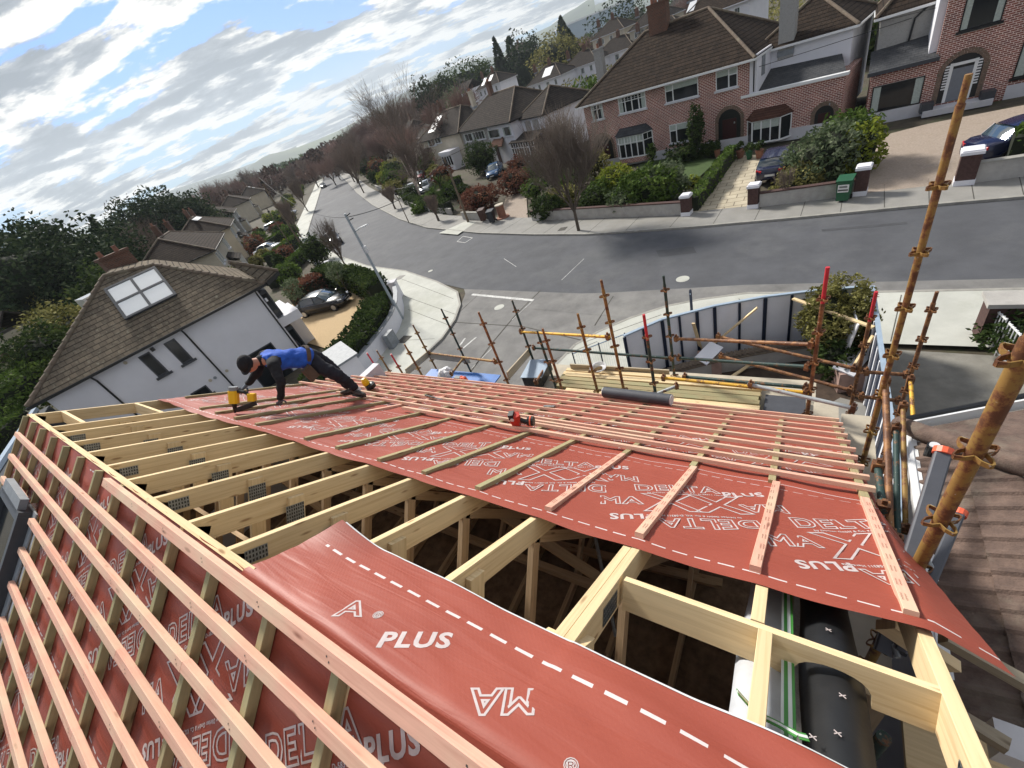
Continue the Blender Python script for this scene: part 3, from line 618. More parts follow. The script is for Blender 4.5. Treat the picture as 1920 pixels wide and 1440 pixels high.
def stamp(mb,txt,size,ca,cb,rot,origin,ang,fn,solid=False,stroke=0.007,sx=1.0,lift=0.005,nrm=NF):
    vs,fc=textmesh(txt,size,solid,stroke); c,s=cos(rot),sin(rot); C,S=cos(ang),sin(ang); out=[]
    for v in vs:
        x=v.x*sx; y=v.y; a=ca+x*c-y*s; b=cb+x*s+y*c
        X=origin[0]+a*C-b*S; T=origin[1]+a*S+b*C
        out.append(fn(X,T)+nrm*(lift*0.35+max(0,v.z)*0.02))
    if fn is farsurf:
        fc=[f for f in fc if max(out[i].x for i in f)<0.60]
    if fn is not farsurf and fn is not loose_ref[0]:
        fc=[f for f in fc if min(out[i].x for i in f)>-8.18 and min(out[i].z for i in f)>ZR-3.55*sN]
    mb.add(out,fc)
loose_ref=[None]
def logo(mb,origin,ang,fn,k=1.0,nrm=NF,lift=0.005,st=0.008,flip=False):
    for q in (0,PI):
        C,S=cos(q),sin(q)
        def put(txt,size,a,b,solid=False,sx=1.0,st=st): stamp(mb,txt,size*k,(a*C-b*S)*k,(a*S+b*C)*k,q,origin,ang,fn,solid,st,sx,lift,nrm)
        put('DELTA',0.165,-0.02,0.275,sx=1.12)
        put('MA',0.17,-0.47,0.03,sx=1.1); put('PLUS',0.105,0.43,0.20,True,sx=1.15)
        put('by Dörken GmbH & Co. KG, D-58311 Herdecke',0.026,0.05,0.185,True)
    def putx(a,b): stamp(mb,'X',0.39*k,a*k,b*k,0,origin,ang,fn,False,st*1.25,1.15,lift,nrm)
    putx(-0.155,0.0); putx(0.165,0.0)
mb=MB(); ANG=R(31)
for i in range(9): logo(mb,(0.49-0.975*i,2.06),ANG,farsurf)
for i in range(9): logo(mb,(0.0-0.975*i,3.55),ANG,farsurf)
part('printed_lettering',mb,'print',mem,'white outlined printing reading DELTA MAXX PLUS')
# ---- far slope counter battens
CBH=0.038; CBW=0.05
cbx=[0.49,-0.06,-0.63,-1.22,-1.80,-2.35,-2.90,-3.52,-4.07,-5.12,-5.68,-6.22,-6.72,-7.95]
tl=['beside the verge','','','','','','','','','','beneath the hand of the worker','','','at the far gable']
for i,X in enumerate(cbx):
    pink=i<4; T0=1.395 if i not in (13,) else 1.62
    if i==10: T0=1.40
    nm='pink' if pink else 'green-brown'
    mt=('pink' if pink else 'green')
    mid=2.72 if pink else None
    lab='%s counter batten down the street slope, %s from the right verge'%(nm,ORD[i])
    sk=(0.02 if i==2 else (0.035 if i==1 else 0))*(1 if pink else 0)
    if pink:
        mb=MB(); mb.beam(fs(X-sk*0.2,T0,0.02),fs(X+sk,2.80,0.02),CBW,CBH,NF,0.002); one('counter_batten',mb,'pink',lab,'counter batten','counter battens on the street slope')
        mb=MB(); mb.beam(fs(X+0.004,2.803,0.02),fs(X,EAVE_T,0.02),CBW,CBH,NF,0.002); one('counter_batten',mb,'green','green-brown counter batten continuing beyond the %s pink one from the right verge'%ORD[i],'counter batten','counter battens under the cross battens')
    else:
        mb=MB(); mb.beam(fs(X,T0,0.02),fs(X+rr.uniform(-.03,.03),EAVE_T,0.02),CBW,CBH,NF,0.002); one('counter_batten',mb,'green',lab,'counter batten','counter battens on the street slope')
mb=MB(); mb.beam(fs(-4.72,2.62,0.02),fs(-4.70,EAVE_T,0.02),CBW,CBH,NF,0.002); one('counter_batten',mb,'pink','pink counter batten whose short end sticks out below the cross battens left of the knife','counter batten')
# ---- far slope battens
BW,BH=0.05,0.036
Tb=[2.96,3.24,3.53,3.83,4.13,4.44,4.76,5.08,5.42,5.70]
for i,T in enumerate(Tb):
    mb=MB(); xl=-8.15+0.05*(i%3) if i>0 else -4.35
    if i==1: xl=-6.35
    if i==0:
        mb.beam(fs(0.56,T,0.058),fs(-4.40,T+0.02,0.058),0.06,BH,NF,0.002)
    else:
        xs=[0.54+0.02*rr.random(),-1.9-1.4*rr.random(),-5.2-1.0*rr.random(),xl]; xs=sorted([x for x in xs if x>=xl],reverse=True)
        for a,b in zip(xs[:-1],xs[1:]): mb.beam(fs(a,T+rr.uniform(-.004,.004),0.058),fs(b+0.004,T+rr.uniform(-.004,.004),0.058),BW,BH,NF,0.002)
    one('roof_batten',mb,'pink','long pink batten across the street slope, %s down from the bare membrane'%ORD[i],'roof batten','pink battens across the street slope')
mb=MB(); mb.beam(fs(-1.10,3.36,0.058),fs(-2.9,3.37,0.058),BW,BH,NF,0.002); one('roof_batten',mb,'pink','short loose pink batten lying beside the orange nailer on the street slope','roof batten')
mb=MB(); mb.beam(fs(-0.2,2.99,0.1),fs(-0.1,2.99,0.1),0.01,0.01,NF)
# ---- near slope: membrane, counter battens, battens
LT=0.50
def nearsurf(a,b):
    w=0.010*wob(a,b,1.3)+0.005*wob(a*2,b*2,2.1)+0.006*max(0,wob(a*3,b*0.6,0.8))
    return ns(a,b,0.006+w*0.9-0.010*abs(sin((a+0.3)/0.58*PI)))
me=sheet(nearsurf,-8.25,1.2,190,0.0,3.6,70,'near_membrane',hole=lambda a,b:(-7.3<a<-6.05 and 0.75<b<1.75)); me.materials.append(MT['membrane_near'])
memn=link('roofing_membrane',me); tag(memn,'red printed roofing membrane beneath the battens of the near slope','roofing membrane')
mb=MB()
AN=R(36)
def nearflip(X,U): return nearsurf(X,-U)
for i in range(10):
    logo(mb,(-0.12-1.10*i,-0.62),AN,nearflip,1.0,NN,0.006,0.009); logo(mb,(-0.6-1.10*i,-2.1),AN,nearflip,1.0,NN,0.006,0.009)
logo(mb,(-1.22,0.17),AN,nearsurf,1.0,NN,0.006,0.0085) if False else None
part('printed_lettering',mb,'print',memn,'white outlined printing reading DELTA MAXX PLUS')
# loose strip lapped over the ridge
def loose(a,b):
    # b>0 on the far side, b<0 near side; a clipped by a slanted left edge
    if b<=0: p=ns(a,-b,0.016+0.004*mn.noise(Vector((a*2,b*3,4.4))))
    else:
        nz=mn.noise(Vector((a*1.3+b*2.5,b*2.2,9.1))); n2=mn.noise(Vector((a*4+b*9,b*4-a*1.5,2.2)))
        lift=0.010+0.010*abs(nz)+0.007*max(0,n2)
        rip=max(0,1-abs((b-0.30-0.10*(a+1.0))/0.05))*0.010*max(0,mn.noise(Vector((a*2.2,7,1)))+.2); lift+=rip
        cl=max(0,1-(a+2.02)/0.35)*max(0,(b-0.20)/0.35); lift+=0.10*cl**1.5
        if a>-0.6: lift+=0.012*sin(b*30+a*7)*min(1,(a+0.6)*1.1)*b/0.45+0.008*b
        p=fs(a+0.04*cl,b,lift)
        if b<0.03: p=p*(b/0.03)+ns(a,0,0.016)*(1-b/0.03)
    return p
me=bpy.data.meshes.new('loose'); v=[];f=[];uv=[]; NX,NT=130,26
for j in range(NT+1):
    b=-0.10+(0.47+0.10)*j/NT
    xl=-2.10-0.15*max(0,(0.1-b))+0.22*max(0,b-0.3)
    for i in range(NX+1):
        a=xl+(0.95-xl)*i/NX; bb=b+0.010*sin(a*3.1)*(1 if b>0.2 else 0); v.append(tuple(loose(a,bb))); uv.append((a,bb))
for j in range(NT):
    for i in range(NX): q=j*(NX+1)+i; f.append((q,q+1,q+NX+2,q+NX+1))
me.from_pydata(v,[],f); me.update(); l=me.uv_layers.new(name='UVMap')
for lp in me.loops:l.data[lp.index].uv=uv[lp.vertex_index]
for p in me.polygons:p.use_smooth=True
me.materials.append(MT['membrane_loose']); lo=link('roofing_membrane',me); tag(lo,'loose red membrane strip lapped over the ridge, its corner curling up over the rafters','roofing membrane')
mb=MB()
for i in range(NX):
    a=-2.03+(0.95+2.03)*i/NX; b=a+(2.98)/NX; T=0.47
    mb.quad(loose(a,T-0.002+0.010*sin(a*3.1))+NF*.002,loose(b,T-0.002+0.010*sin(b*3.1))+NF*.002,loose(b,T+0.005+0.010*sin(b*3.1))+NF*.002,loose(a,T+0.005+0.010*sin(a*3.1))+NF*.002)
part('white_edge',mb,'memback',lo)
loose_ref[0]=loose
mb=MB(); stamp(mb,'A',0.13,0,0,0,(-1.43,0.105),R(36),loose,False,0.008,sx=1.15,lift=0.003); stamp(mb,'MA',0.125,0,0,0,(-0.66,0.125),R(214),loose,False,0.008,sx=1.1,lift=0.003); stamp(mb,'PLUS',0.105,0,0,0,(-1.085,0.135),R(34),loose,True,sx=1.1,lift=0.003); stamp(mb,'®',0.05,0,0,0,(-1.31,0.145),R(36),loose,False,0.003); stamp(mb,'®',0.05,0,0,0,(-0.40,0.06),R(36),loose,False,0.003)
part('printed_lettering',mb,'print',lo,'white printing reading PLUS')
# near-slope counter battens
ncb=[0.55,0.02,-0.62,-1.27,-1.78,-2.36,-2.90,-3.47,-4.05,-4.60,-5.20,-5.78,-6.35,-6.95,-7.50,-8.08]
for i,X in enumerate(ncb):
    mb=MB(); T0=0.02 if i>7 else 0.075
    if X>-1.0: T0=0.09
    segs=[(T0,3.5)]
    if -7.4<X<-6.05: segs=[(T0,0.70),(1.8,3.5)]
    for q,(a,b) in enumerate(segs):
        mb=MB(); mb.beam(ns(X,a,0.026),ns(X+0.01,b,0.026),0.045,0.05,NN,0.002)
        one('counter_batten',mb,'green','green-brown counter batten %s the near slope, %s from the bottom right corner'%(['down','lower down'][q],ORD[i]),'counter batten','counter battens on the near slope')
nb=[(-0.035,-4.17),(0.235,-7.95),(0.50,-7.9),(0.785,-5.98),(1.07,-6.02),(1.38,-6.0),(1.69,-5.95),(2.0,-6.3),(2.32,-8.0),(2.64,-8.0)]
for i,(T,xl) in enumerate(nb):
    mb=MB(); T2=T
    if i==0: mb.beam(ns(0.9,0.02,0.075),ns(xl,0.02,0.075),0.06,0.042,NN,0.003)
    else:
        cut={1:-0.92,2:-2.3,3:-3.1}.get(i,-2.0-0.7*(i%3))
        mb.beam(ns(0.9,T,0.072),ns(cut,T,0.072),0.052,0.040,NN,0.003); mb.beam(ns(cut-0.003,T+0.003,0.072),ns(xl,T,0.072),0.052,0.040,NN,0.003)
    one('roof_batten',mb,'pink','pink batten across the near slope, %s down from the ridge'%ORD[i],'roof batten','pink battens across the near slope')
for k,(T,a,b) in enumerate(((0.785,-7.95,-7.38),(1.07,-8.0,-7.38),(1.38,-8.0,-7.38),(0.70,-6.95,-6.5))):
    mb=MB(); mb.beam(ns(a,T,0.072),ns(b,T,0.072),0.052,0.040,NN,0.003)
    one('roof_batten',mb,'pink','short pink batten stub beside the roof window, %s'%['nearest the ridge','second from the ridge','third from the ridge','lying above the window frame'][k],'roof batten','short battens beside the roof window')
# roof window at the left edge
rw=thing('roof_window','dark framed roof window set in the near slope at the left edge','roof window',ns(-6.7,1.25))
def RWm(): return MB()
o=rw.location
def N2(X,T,off): return ns(X,T,off)-o
mb=RWm()
for a,b in (((-7.3,0.78),(-6.1,0.78)),((-7.3,1.72),(-6.1,1.72)),((-7.26,0.78),(-7.26,1.72)),((-6.14,0.78),(-6.14,1.72))): mb.beam(N2(a[0],a[1],0.09),N2(b[0],b[1],0.09),0.09,0.12,NN)
part('frame',mb,'dgrey',rw); mb=MB(); mb.quad(N2(-7.22,0.82,0.10),N2(-7.22,1.68,0.10),N2(-6.18,1.68,0.10),N2(-6.18,0.82,0.10)); part('glass',mb,'glass',rw)
mb=MB(); mb.beam(N2(-6.02,0.72,0.05),N2(-6.02,1.95,0.05),0.14,0.012,NN); mb.beam(N2(-7.2,0.70,0.12),N2(-6.2,0.70,0.12),0.14,0.06,NN); part('flashing',mb,'lead',rw)
mb=MB(); mb.beam(N2(-5.93,0.9,0.03),N2(-5.93,2.0,0.03),0.1,0.008,NN); part('insulation_collar',mb,'memback',rw)
# dark slates already laid low on the left of the near slope
mb=MB(); mb.slab([ns(-5.9,1.95,0.03),ns(-5.75,2.05,0.03),ns(-4.1,3.4,0.03),ns(-6.9,3.4,0.03)],0.02)
# party wall head in black wrap, insulation and tape
def strip(x0,x1,T0,T1,off0,hump,mname,parent,name,n=14,m=24,sag=0.0):
    mb=MB(); vs=[]
    for j in range(m+1):
        T=T0+(T1-T0)*j/m
        for i in range(n+1):
            s=i/n; h=hump*min(1,sin(PI*s)**0.45 if 0<s<1 else 0); vs.append(fs(x0+(x1-x0)*s+0.01*sin(T*7)*(s-.5),T,off0-hump+h+0.006*mn.noise(Vector((s*4,T*6,2)))))
    fsx=[(j*(n+1)+i,j*(n+1)+i+1,(j+1)*(n+1)+i+1,(j+1)*(n+1)+i) for j in range(m) for i in range(n)]
    mb.add(vs,fsx); return part(name,mb,mname,parent,sm=60)
pw=thing('party_wall','wall head wrapped in black sheet under the notched trimmer','wall',(0,0,0))
strip(0.13,0.335,-0.3,1.9,-0.085,0.12,'dpm',pw,'black_wrap')
mb=MB()
for X,T in ((0.22,1.25),(0.24,0.88),(0.215,0.70),(0.20,0.50),(0.30,0.50),(0.15,0.64),(0.27,1.5)):
    for q in (-0.7,0.7):
        d=Vector((cos(q),sin(q)*cF,-sin(q)*sF))*0.012; p=fs(X,T,-0.077); mb.beam(p-d,p+d,0.003,0.002,NF)
part('cross_mark',mb,'print',pw); mb=MB(); mb.box(0.12,0.345,-0.5,1.6,5.2,7.2); part('wall_core',mb,'greydash',pw)
ins=thing('insulation_strip','silver insulation sheet with green and white tape beside the black wrap','insulation',(0,0,0))
strip(-0.09,0.10,0.1,1.9,-0.15,0.05,'foil',ins,'silver_sheet'); 
def tape(name,x0,x1,T0,T1,off,mt): 
    mb=MB(); n=16
    for i in range(n):
        a=T0+(T1-T0)*i/n; b=T0+(T1-T0)*(i+1)/n; mb.quad(fs(x0-0.02*(a-T0),a,off),fs(x1-0.02*(a-T0),a,off),fs(x1-0.02*(b-T0),b,off),fs(x0-0.02*(b-T0),b,off))
    return part(name,mb,mt,ins)
tape('green_tape',0.085,0.097,0.2,1.8,-0.098,'tapegreen'); tape('green_tape',0.109,0.118,0.2,1.8,-0.096,'tapegreen'); tape('white_tape',0.097,0.109,0.2,1.8,-0.097,'tapewhite'); tape('white_tape',0.076,0.085,0.2,1.8,-0.099,'tapewhite')
mb=MB(); pts=[fs(-0.06,0.62,-0.02),fs(0.0,0.64,-0.085),fs(0.06,0.62,-0.07),fs(0.11,0.60,-0.06),fs(0.135,0.61,-0.062)]
for a,b in zip(pts[:-1],pts[1:]): mb.beam(a,b,0.026,0.003,NF)
part('tape_strap',mb,'tapegreen',ins)
mb=MB()
for a,b in zip(pts[:-1],pts[1:]): mb.beam(a+NF*.0025,b+NF*.0025,0.010,0.002,NF)
part('tape_strap',mb,'tapewhite',ins)
# ---- tools lying on the roof
def atfs(px,py,off): X,T=pf(px,py,off); return fs(X,T,off)
def nailer(name,label,loc,rz,tilt,c1,c2,s=1.0):
    t=thing(name,label,'nail gun',loc,rz)
    mb=MB(); mb.box(-0.05*s,0.05*s,-0.045*s,0.045*s,0.07*s,0.21*s); mb.box(-0.035*s,0.035*s,-0.035*s,0.035*s,0.21*s,0.25*s); mb.box(-0.045*s,0.045*s,-0.052*s,-0.046*s,0.09*s,0.17*s); part('motor_housing',mb,c1,t)
    mb=MB(); mb.tube([(0,0,0.0),(0,0,0.075*s)],[0.014*s,0.026*s],8); mb.beam((0.01*s,0,0.03*s),(0.25*s,0,0.13*s),0.03*s,0.05*s); part('magazine',mb,'black',t)
    mb=MB(); mb.tube([(0.03*s,0,0.19*s),(0.11*s,0,0.20*s),(0.17*s,0,0.18*s)],0.02*s,8); part('handle',mb,'black',t)
    mb=MB(); mb.box(0.15*s,0.23*s,-0.035*s,0.035*s,0.13*s,0.21*s); part('battery',mb,c2,t)
    mb=MB(); mb.box(-0.03*s,0.03*s,-0.048*s,-0.044*s,0.11*s,0.15*s); part('badge',mb,'black',t)
    t.rotation_euler=(tilt,0,rz); return t
def knife():
    P=atfs(798,741,0.085); Q=atfs(829,749,0.085); mb=MB(); mb.beam(P,P.lerp(Q,0.55),0.035,0.02,NF,0.004)
    t=thing('utility_knife','black and silver hand tool lying across the pink battens','hand tool',(0,0,0)); part('handle',mb,'black',t); mb=MB(); mb.beam(P.lerp(Q,0.55),Q,0.025,0.008,NF); part('blade',mb,'galv',t)
knife()
P=atfs(1020,761,0.085); mb=MB(); mb.beam(P,P+Vector((0.16,0.02,0)),0.07,0.01,NF,0.002); one('metal_bracket',mb,'galv','small grey metal plate lying on the pink battens right of the black tool','metal plate')
P=atfs(983,797,0.08)
nt_=thing('cordless_nailer','red and black cordless nail gun lying on the pink battens','nail gun',P,0.3)
mb=MB(); mb.tube([(-0.10,0,0.05),(-0.06,0,0.10),(-0.05,0,0.17)],[0.05,0.055,0.045],10); mb.box(-0.12,-0.03,-0.05,0.05,0.02,0.12); part('motor_housing',mb,'red',nt_)
mb=MB(); mb.tube([(-0.04,0,0.10),(0.03,0,0.05),(0.09,0,0.045)],0.028,8); mb.box(-0.13,-0.07,-0.04,0.04,0.13,0.20); part('handle',mb,'black',nt_)
mb=MB(); mb.tube([(0.06,0,0.055),(0.13,0,0.05)],[0.055,0.055],12); part('battery',mb,'black',nt_); mb=MB(); mb.tube([(0.085,0,0.055),(0.10,0,0.053)],[0.058,0.058],12); part('orange_band',mb,'orange',nt_)
mb=MB(); mb.tube([(-0.09,-0.055,0.14),(-0.09,-0.048,0.14)],0.022,12); part('round_label',mb,'sticker',nt_)
P=atfs(692,727,0.085); rd=thing('cordless_radio','yellow and black cordless tool standing behind the boot of the worker','cordless tool',P,0.4)
mb=MB(); mb.lathe((0,0,0.06),[(0.05,0),(0.065,0.03),(0.06,0.09),(0.045,0.13),(0.03,0.15)],12); part('housing',mb,'yellow',rd); mb=MB(); mb.lathe((0.05,0.0,0.0),[(0.09,0),(0.09,0.07),(0.05,0.085)],14); part('base',mb,'black',rd)
# grey roll of membrane at the eaves
A=atfs(1133,735,0.16); B=atfs(1258,750,0.16)
rl=thing('membrane_roll','long grey roll of membrane resting at the eaves of the pink battens','membrane roll',(0,0,0))
mb=MB(); mb.tube([A,B],0.085,20); part('roll_body',mb,'roll',rl,sm=40); d=(A-B).normalized(); mb=MB(); mb.tube([A+d*0.001,A+d*0.012],0.078,20); mb.tube([B-d*0.012,B-d*0.001],0.078,20); part('white_end',mb,'memback',rl); mb=MB(); mb.tube([A+d*0.012,A+d*0.018],0.03,12); part('core',mb,'foil',rl)

def inkstamps(X0,X1,T0,T1,seed,off=0.0396):
    rg=random.Random(seed); mb=MB(); T=T0+0.05; L=T1-T0
    while T<T1-0.05:
        for row in (-0.008,0.006):
            t=T
            for c in range(7):
                x=X0+(X1-X0)*(t-T0)/L+row; w=rg.uniform(.002,.004); mb.quad(fs(x-w,t,off),fs(x+w,t,off),fs(x+w,t+.0022,off),fs(x-w,t+.0022,off)); mb.quad(fs(x-w,t,off),fs(x-w+.0015,t,off),fs(x-w+.0015,t+.006,off),fs(x-w,t+.006,off)); t+=.0085
        T+=0.13
    return mb
MT['ink']=mat('red_brown_ink',(0.20,0.045,0.035),0.8,0.2)
MT['nail']=mat('steel_nail_head',(0.10,0.09,0.08),0.4,0.3,metal=0.5)
for o in [x for x in COL.objects if x.get('category')=='counter batten' and x.data.materials[0].name.startswith('pink')]:
    xs=[v.co.x for v in o.data.vertices]; k=(min(xs)+max(xs))/2
    if k<-3: continue
    part('ink_stamp',inkstamps(k-0.006,k+0.006,1.42,2.75,int(k*100)),'ink',o)
for i,o in enumerate([x for x in COL.objects if x.get('group') in ('pink battens across the near slope','pink battens across the street slope')]):
    near='near' in o['group']; mb=MB(); vs=[v.co for v in o.data.vertices]; x0=min(v.x for v in vs); x1=max(v.x for v in vs)
    T=(nb[i-0][0] if near and i<len(nb) else None)
    ys=[v.y for v in vs]; ym=(min(ys)+max(ys))/2
    Tt=(YR-ym-0.072*sN)/cN if near else (ym-YR-0.058*sF)/cF
    if near and abs(Tt)<0.03: Tt=0.02
    for X in (ncb if near else cbx):
        if not(x0+.03<X<x1-.03): continue
        for d in (-.009,.009):
            h=0.094 if near else 0.0768
            if near and abs(Tt-0.02)<.02: h=0.097
            P=(ns if near else fs)(X+d,Tt+d*.7,h); u=Vector((0.0032,0,0)); w=(NN if near else NF).cross(u)
            mb.add([P-u-w,P+u-w,P+u+w,P-u+w],[(0,1,2,3)])
    if mb.v: part('nail_heads',mb,'nail',o)
# ================================================================== SCAFFOLDING
def ringmb(mb,P,rad,z,mi=0,size=0.048,h=0.026,rot=0.4,th=0.005):
    """four V-shaped pressings welded round the tube"""
    for q in range(4):
        a=rot+q*PI/2; d=Vector((cos(a),sin(a),0)); s=Vector((-sin(a),cos(a),0))
        pts=[s*rad*0.75+d*rad*0.6,s*0.020+d*(rad+size*0.5),d*(rad+size)+s*0.006,d*(rad+size)-s*0.006,-s*0.020+d*(rad+size*0.5),-s*rad*0.75+d*rad*0.6]
        C=Vector((P[0],P[1],z))
        for a_,b_ in zip(pts[:-1],pts[1:]): mb.beam(C+a_,C+b_,th,h,(0,0,1),0,mi)
SC=0
RINGC={}
def standard(px,py,Y,label,mt='rust',red=False,zb=0.0,r=0.025,sp=0.46,ph=0.3,XY=None,group='scaffold standards',grn=None):
    """upright scaffold tube whose top shows at the pixel"""
    P=atY(px,py,Y) if XY is None else Vector((XY[0],XY[1],zat(px,py,XY)))
    t=thing('scaffold_standard',label,'scaffold pole',(P.x,P.y,zb),0,group)
    h=P.z-zb; mb=MB()
    if red:
        mb.tube([(0,0,0),(0,0,h-0.45)],r,12); 
    else: mb.tube([(0,0,0),(0,0,h-0.16)],r,12); mb.tube([(0,0,h-0.16),(0,0,h)],r*0.78,12)
    part('tube',mb,mt,t,sm=50)
    if red:
        mb=MB(); mb.tube([(0,0,h-0.45),(0,0,h)],r*0.86,12); part('red_end',mb,'redend',t,sm=50)
    z=h-ph-0.14; km=(r,'rust' if mt=='tgreen' else mt)
    if km not in RINGC:
        mb=MB(); ringmb(mb,(0,0),r,0,rot=0.5); RINGC[km]=mesh('v_pressing',mb,km[1])
    while z>max(0.3,h-4.6): link('v_pressing',RINGC[km],t,(0,0,z)); z-=sp
    return t,P
def ledger(A,B,label,mt='rust',r=0.027,grp='scaffold rails',name='scaffold_rail'):
    A=Vector(A);B=Vector(B); t=thing(name,label,'scaffold rail',A,0,grp); d=B-A; mb=MB(); mb.tube([(0,0,0),d],r,12); part('tube',mb,mt,t,sm=50)
    u=d.normalized(); q=Vector((0,0,1))
    for c in (u*0.04,d-u*0.04):
        mb=MB(); mb.beam(c-q*0.05,c+q*0.05,0.07,0.055,u); mb.beam(c+u*0.0-q*0.02,c+q*0.09,0.03,0.02,u)
        part('end_clamp',mb,'rust',t)
    return t
YI,YO=5.15,6.3
S=[(774,609,YO,'ochre',False,'short ochre scaffold pole, topmost point left of the blue sheet'),
(758,645,YI,'ochre',False,'ochre scaffold pole in front of the square grey manhole cover'),
(733,664,YI,'redend',True,'short red-topped scaffold pole behind the top left of the pink battens'),
(688,662,YI,'rust',True,'red-topped scaffold pole nearest the lettering on the white garden wall'),
(706,657,YI+0.4,'ochre',False,'thin dark ochre scaffold pole between the two short red-topped poles'),
(827,579,YO,'tgreen',False,'dark green scaffold pole against the rounded kerb corner'),
(897,585,YI,'rust',False,'rusty scaffold pole in front of the blue sheet, leaning over the side road'),
(960,563,YO,'tgreen',False,'dark scaffold pole at the left end of the yellow rail'),
(1007,620,YI+0.3,'tgreen',False,'dark green scaffold pole paired with a rusty one beside the black box'),
(1017,616,YI,'rust',False,'rusty scaffold pole standing directly right of a dark green one'),
(1083,588,YI,'ochre',False,'ochre scaffold pole in front of the timber stack, crossing the yellow rail'),
(1127,525,YI,'ochre',False,'tallest ochre scaffold pole in front of the timber stack'),
(1207,590,YI,'tgreen',True,'dark scaffold pole with red top left of the hoarding'),
(1244,517,YO,'tgreen',False,'tall dark scaffold pole beside the small blue bollard'),
(1552,501,YI,'rust',True,'rusty scaffold pole with long red top in front of the round bush'),
(1643,547,6.2,'rust',True,'red-topped scaffold pole at the corner of the hoarding'),
(1757,547,6.3,'rust',False,'brown scaffold pole with red tip standing before the concrete driveway')]
PO={}
for i,(px,py,Y,mt,red,lab) in enumerate(S):
    if i==13: mt='tgreen'
    t,P=standard(px,py,Y,lab,'rust' if mt=='redend' else mt,red,ph=0.12 if not red else 0.25); PO[i]=P
standard(1815,139,0,'tallest rusty scaffold pole rising in front of the grey front door','ochre',XY=(0.74,4.05),r=0.0245,sp=0.495,ph=0.52,zb=3.0)
standard(1990,560,0,'thick ochre scaffold pole closest to the camera at the right edge','ochre',XY=(0.665,1.77),r=0.031,sp=0.50,ph=0.10,zb=3.0)
def L2(a,b,Ya,Yb,lab,mt,r=0.027): return ledger(atY(a[0],a[1],Ya),atY(b[0],b[1],Yb),lab,mt,r)
L2((975,622),(1143,632),YO,YI+0.1,'yellow scaffold rail running right from the dark pole over the side road','tyellow')
L2((998,652),(1263,672),YO,YO,'grey-green scaffold rail beyond the timber stack','tgreen')
L2((1265,635),(1528,646),YO,YI,'rusty scaffold rail between the tall dark pole and the red-topped pole','rust')
L2((1270,671),(1520,688),YO,YI,'dark green scaffold rail with white paint splashes across the soil','tgreen')
L2((1240,708),(1517,737),YI+0.3,YI,'yellow scaffold rail above the timber stack','tyellow')
L2((1280,706),(1517,727),YI+0.5,YI+0.1,'black scaffold rail just behind the yellow one','tgreen')
L2((805,662),(930,678),YO,YI,'ochre scaffold rail above the blue sheet','ochre')
L2((869,671),(845,703),YO-0.1,YI+0.2,'short ochre brace running over the blue sheet','ochre')
L2((1023,687),(1004,718),YO-0.2,YI+0.1,'short rusty brace beside the black box','rust')
def toz(a,Ya,b,lab,mt,r=0.027):
    A=atY(a[0],a[1],Ya); B=atz(b[0],b[1],A.z); return ledger(B,A,lab,mt,r)
toz((1607,692),6.2,(1343,630),'long rusty scaffold tube sloping across the photo to the corner pole','rust')
toz((1600,733),5.9,(1348,667),'lower long rusty scaffold tube parallel to the first across the soil','rust')
toz((1608,767),4.9,(1402,720),'galvanised scaffold tube sticking out left over the dark blue sheet','tgalv')
L2((1618,697),(1705,703),6.2,6.3,'short rusty transom between the corner pole and the driveway pole','rust')
L2((1610,743),(1690,752),5.9,6.0,'lower short rusty transom by the striped fence','rust')
L2((1273,722),(1222,742),YI+.2,YI,'short galvanised brace behind the grey membrane roll','tgalv')
# handrails running back beside the right verge
def atX(px,py,X): r_=ray(px,py); return CAM+r_*(X/r_.x)
def railX(a,b,X,lab,mt,r=0.027): return ledger(atX(a[0],a[1],X),atX(b[0],b[1],X),lab,mt,r)
railX((1669,1010),(1660,710),0.76,'long rusty handrail tube running back along the right verge','rust')
railX((1683,1020),(1680,797),0.90,'dark green tube running back beside the white fascia','tgreen',0.024)
railX((1698,1000),(1693,757),1.02,'thin ochre tube running back along the white fascia','ochre',0.022)
railX((1656,960),(1645,868),0.60,'short spotted grey-green tube under the verge','tgreen',0.024)
railX((1713,795),(1707,708),1.25,'short pale speckled tube before the concrete driveway','tyellow',0.022)
# tubes and boards in the gap below the verge rafter
def vert(px,py,k,z0,lab,mt,r=0.027):
    P=atk(px,py,k); P.z=min(P.z,7.32); t=thing('scaffold_standard',lab,'scaffold pole',(P.x,P.y,z0),0,'scaffold standards'); mb=MB(); mb.tube([(0,0,0),(0,0,P.z-z0)],r,12); part('tube',mb,mt,t,sm=50); return P
gap=[(1672,1195,1.62,'tblue','blue painted tube seen below the notched trimmer',0.026),(1722,1300,1.45,'tgreen','dark green tube with pale patches at the gable',0.027),(1620,1160,1.75,'tgreen','dark tube with white splashes under the membrane corner',0.024),(1590,1150,1.9,'ochre','ochre tube seen between black wrap and grey board',0.024),(1620,1290,1.6,'rust','brown spotted tube beside the grey board',0.022)]
for px,py,k,mt,lab,r in gap: vert(px,py,k,4.6,lab,mt,r)
for k,(a,b,kk,w,lab,mt) in enumerate((((1640,1300),(1650,1440),1.62,0.10,'wide grey scaffold board standing in the gap right of the black wrap','board'),((1597,1240),(1603,1330),1.55,0.07,'pointed grey-brown board next to the black wrap','board'),((1660,1170),(1780,1250),1.95,0.05,'pale board end below the trimmer','pine'))):
    A=atk(a[0],a[1],kk); mb=MB()
    if k<2: mb.beam(A,(A.x,A.y,4.9),w,0.035,(0.2,1,0))
    else: mb.beam(atk(*a,kk),atk(*b,1.9),0.05,0.1)
    one('scaffold_board',mb,mt,lab,'scaffold board')
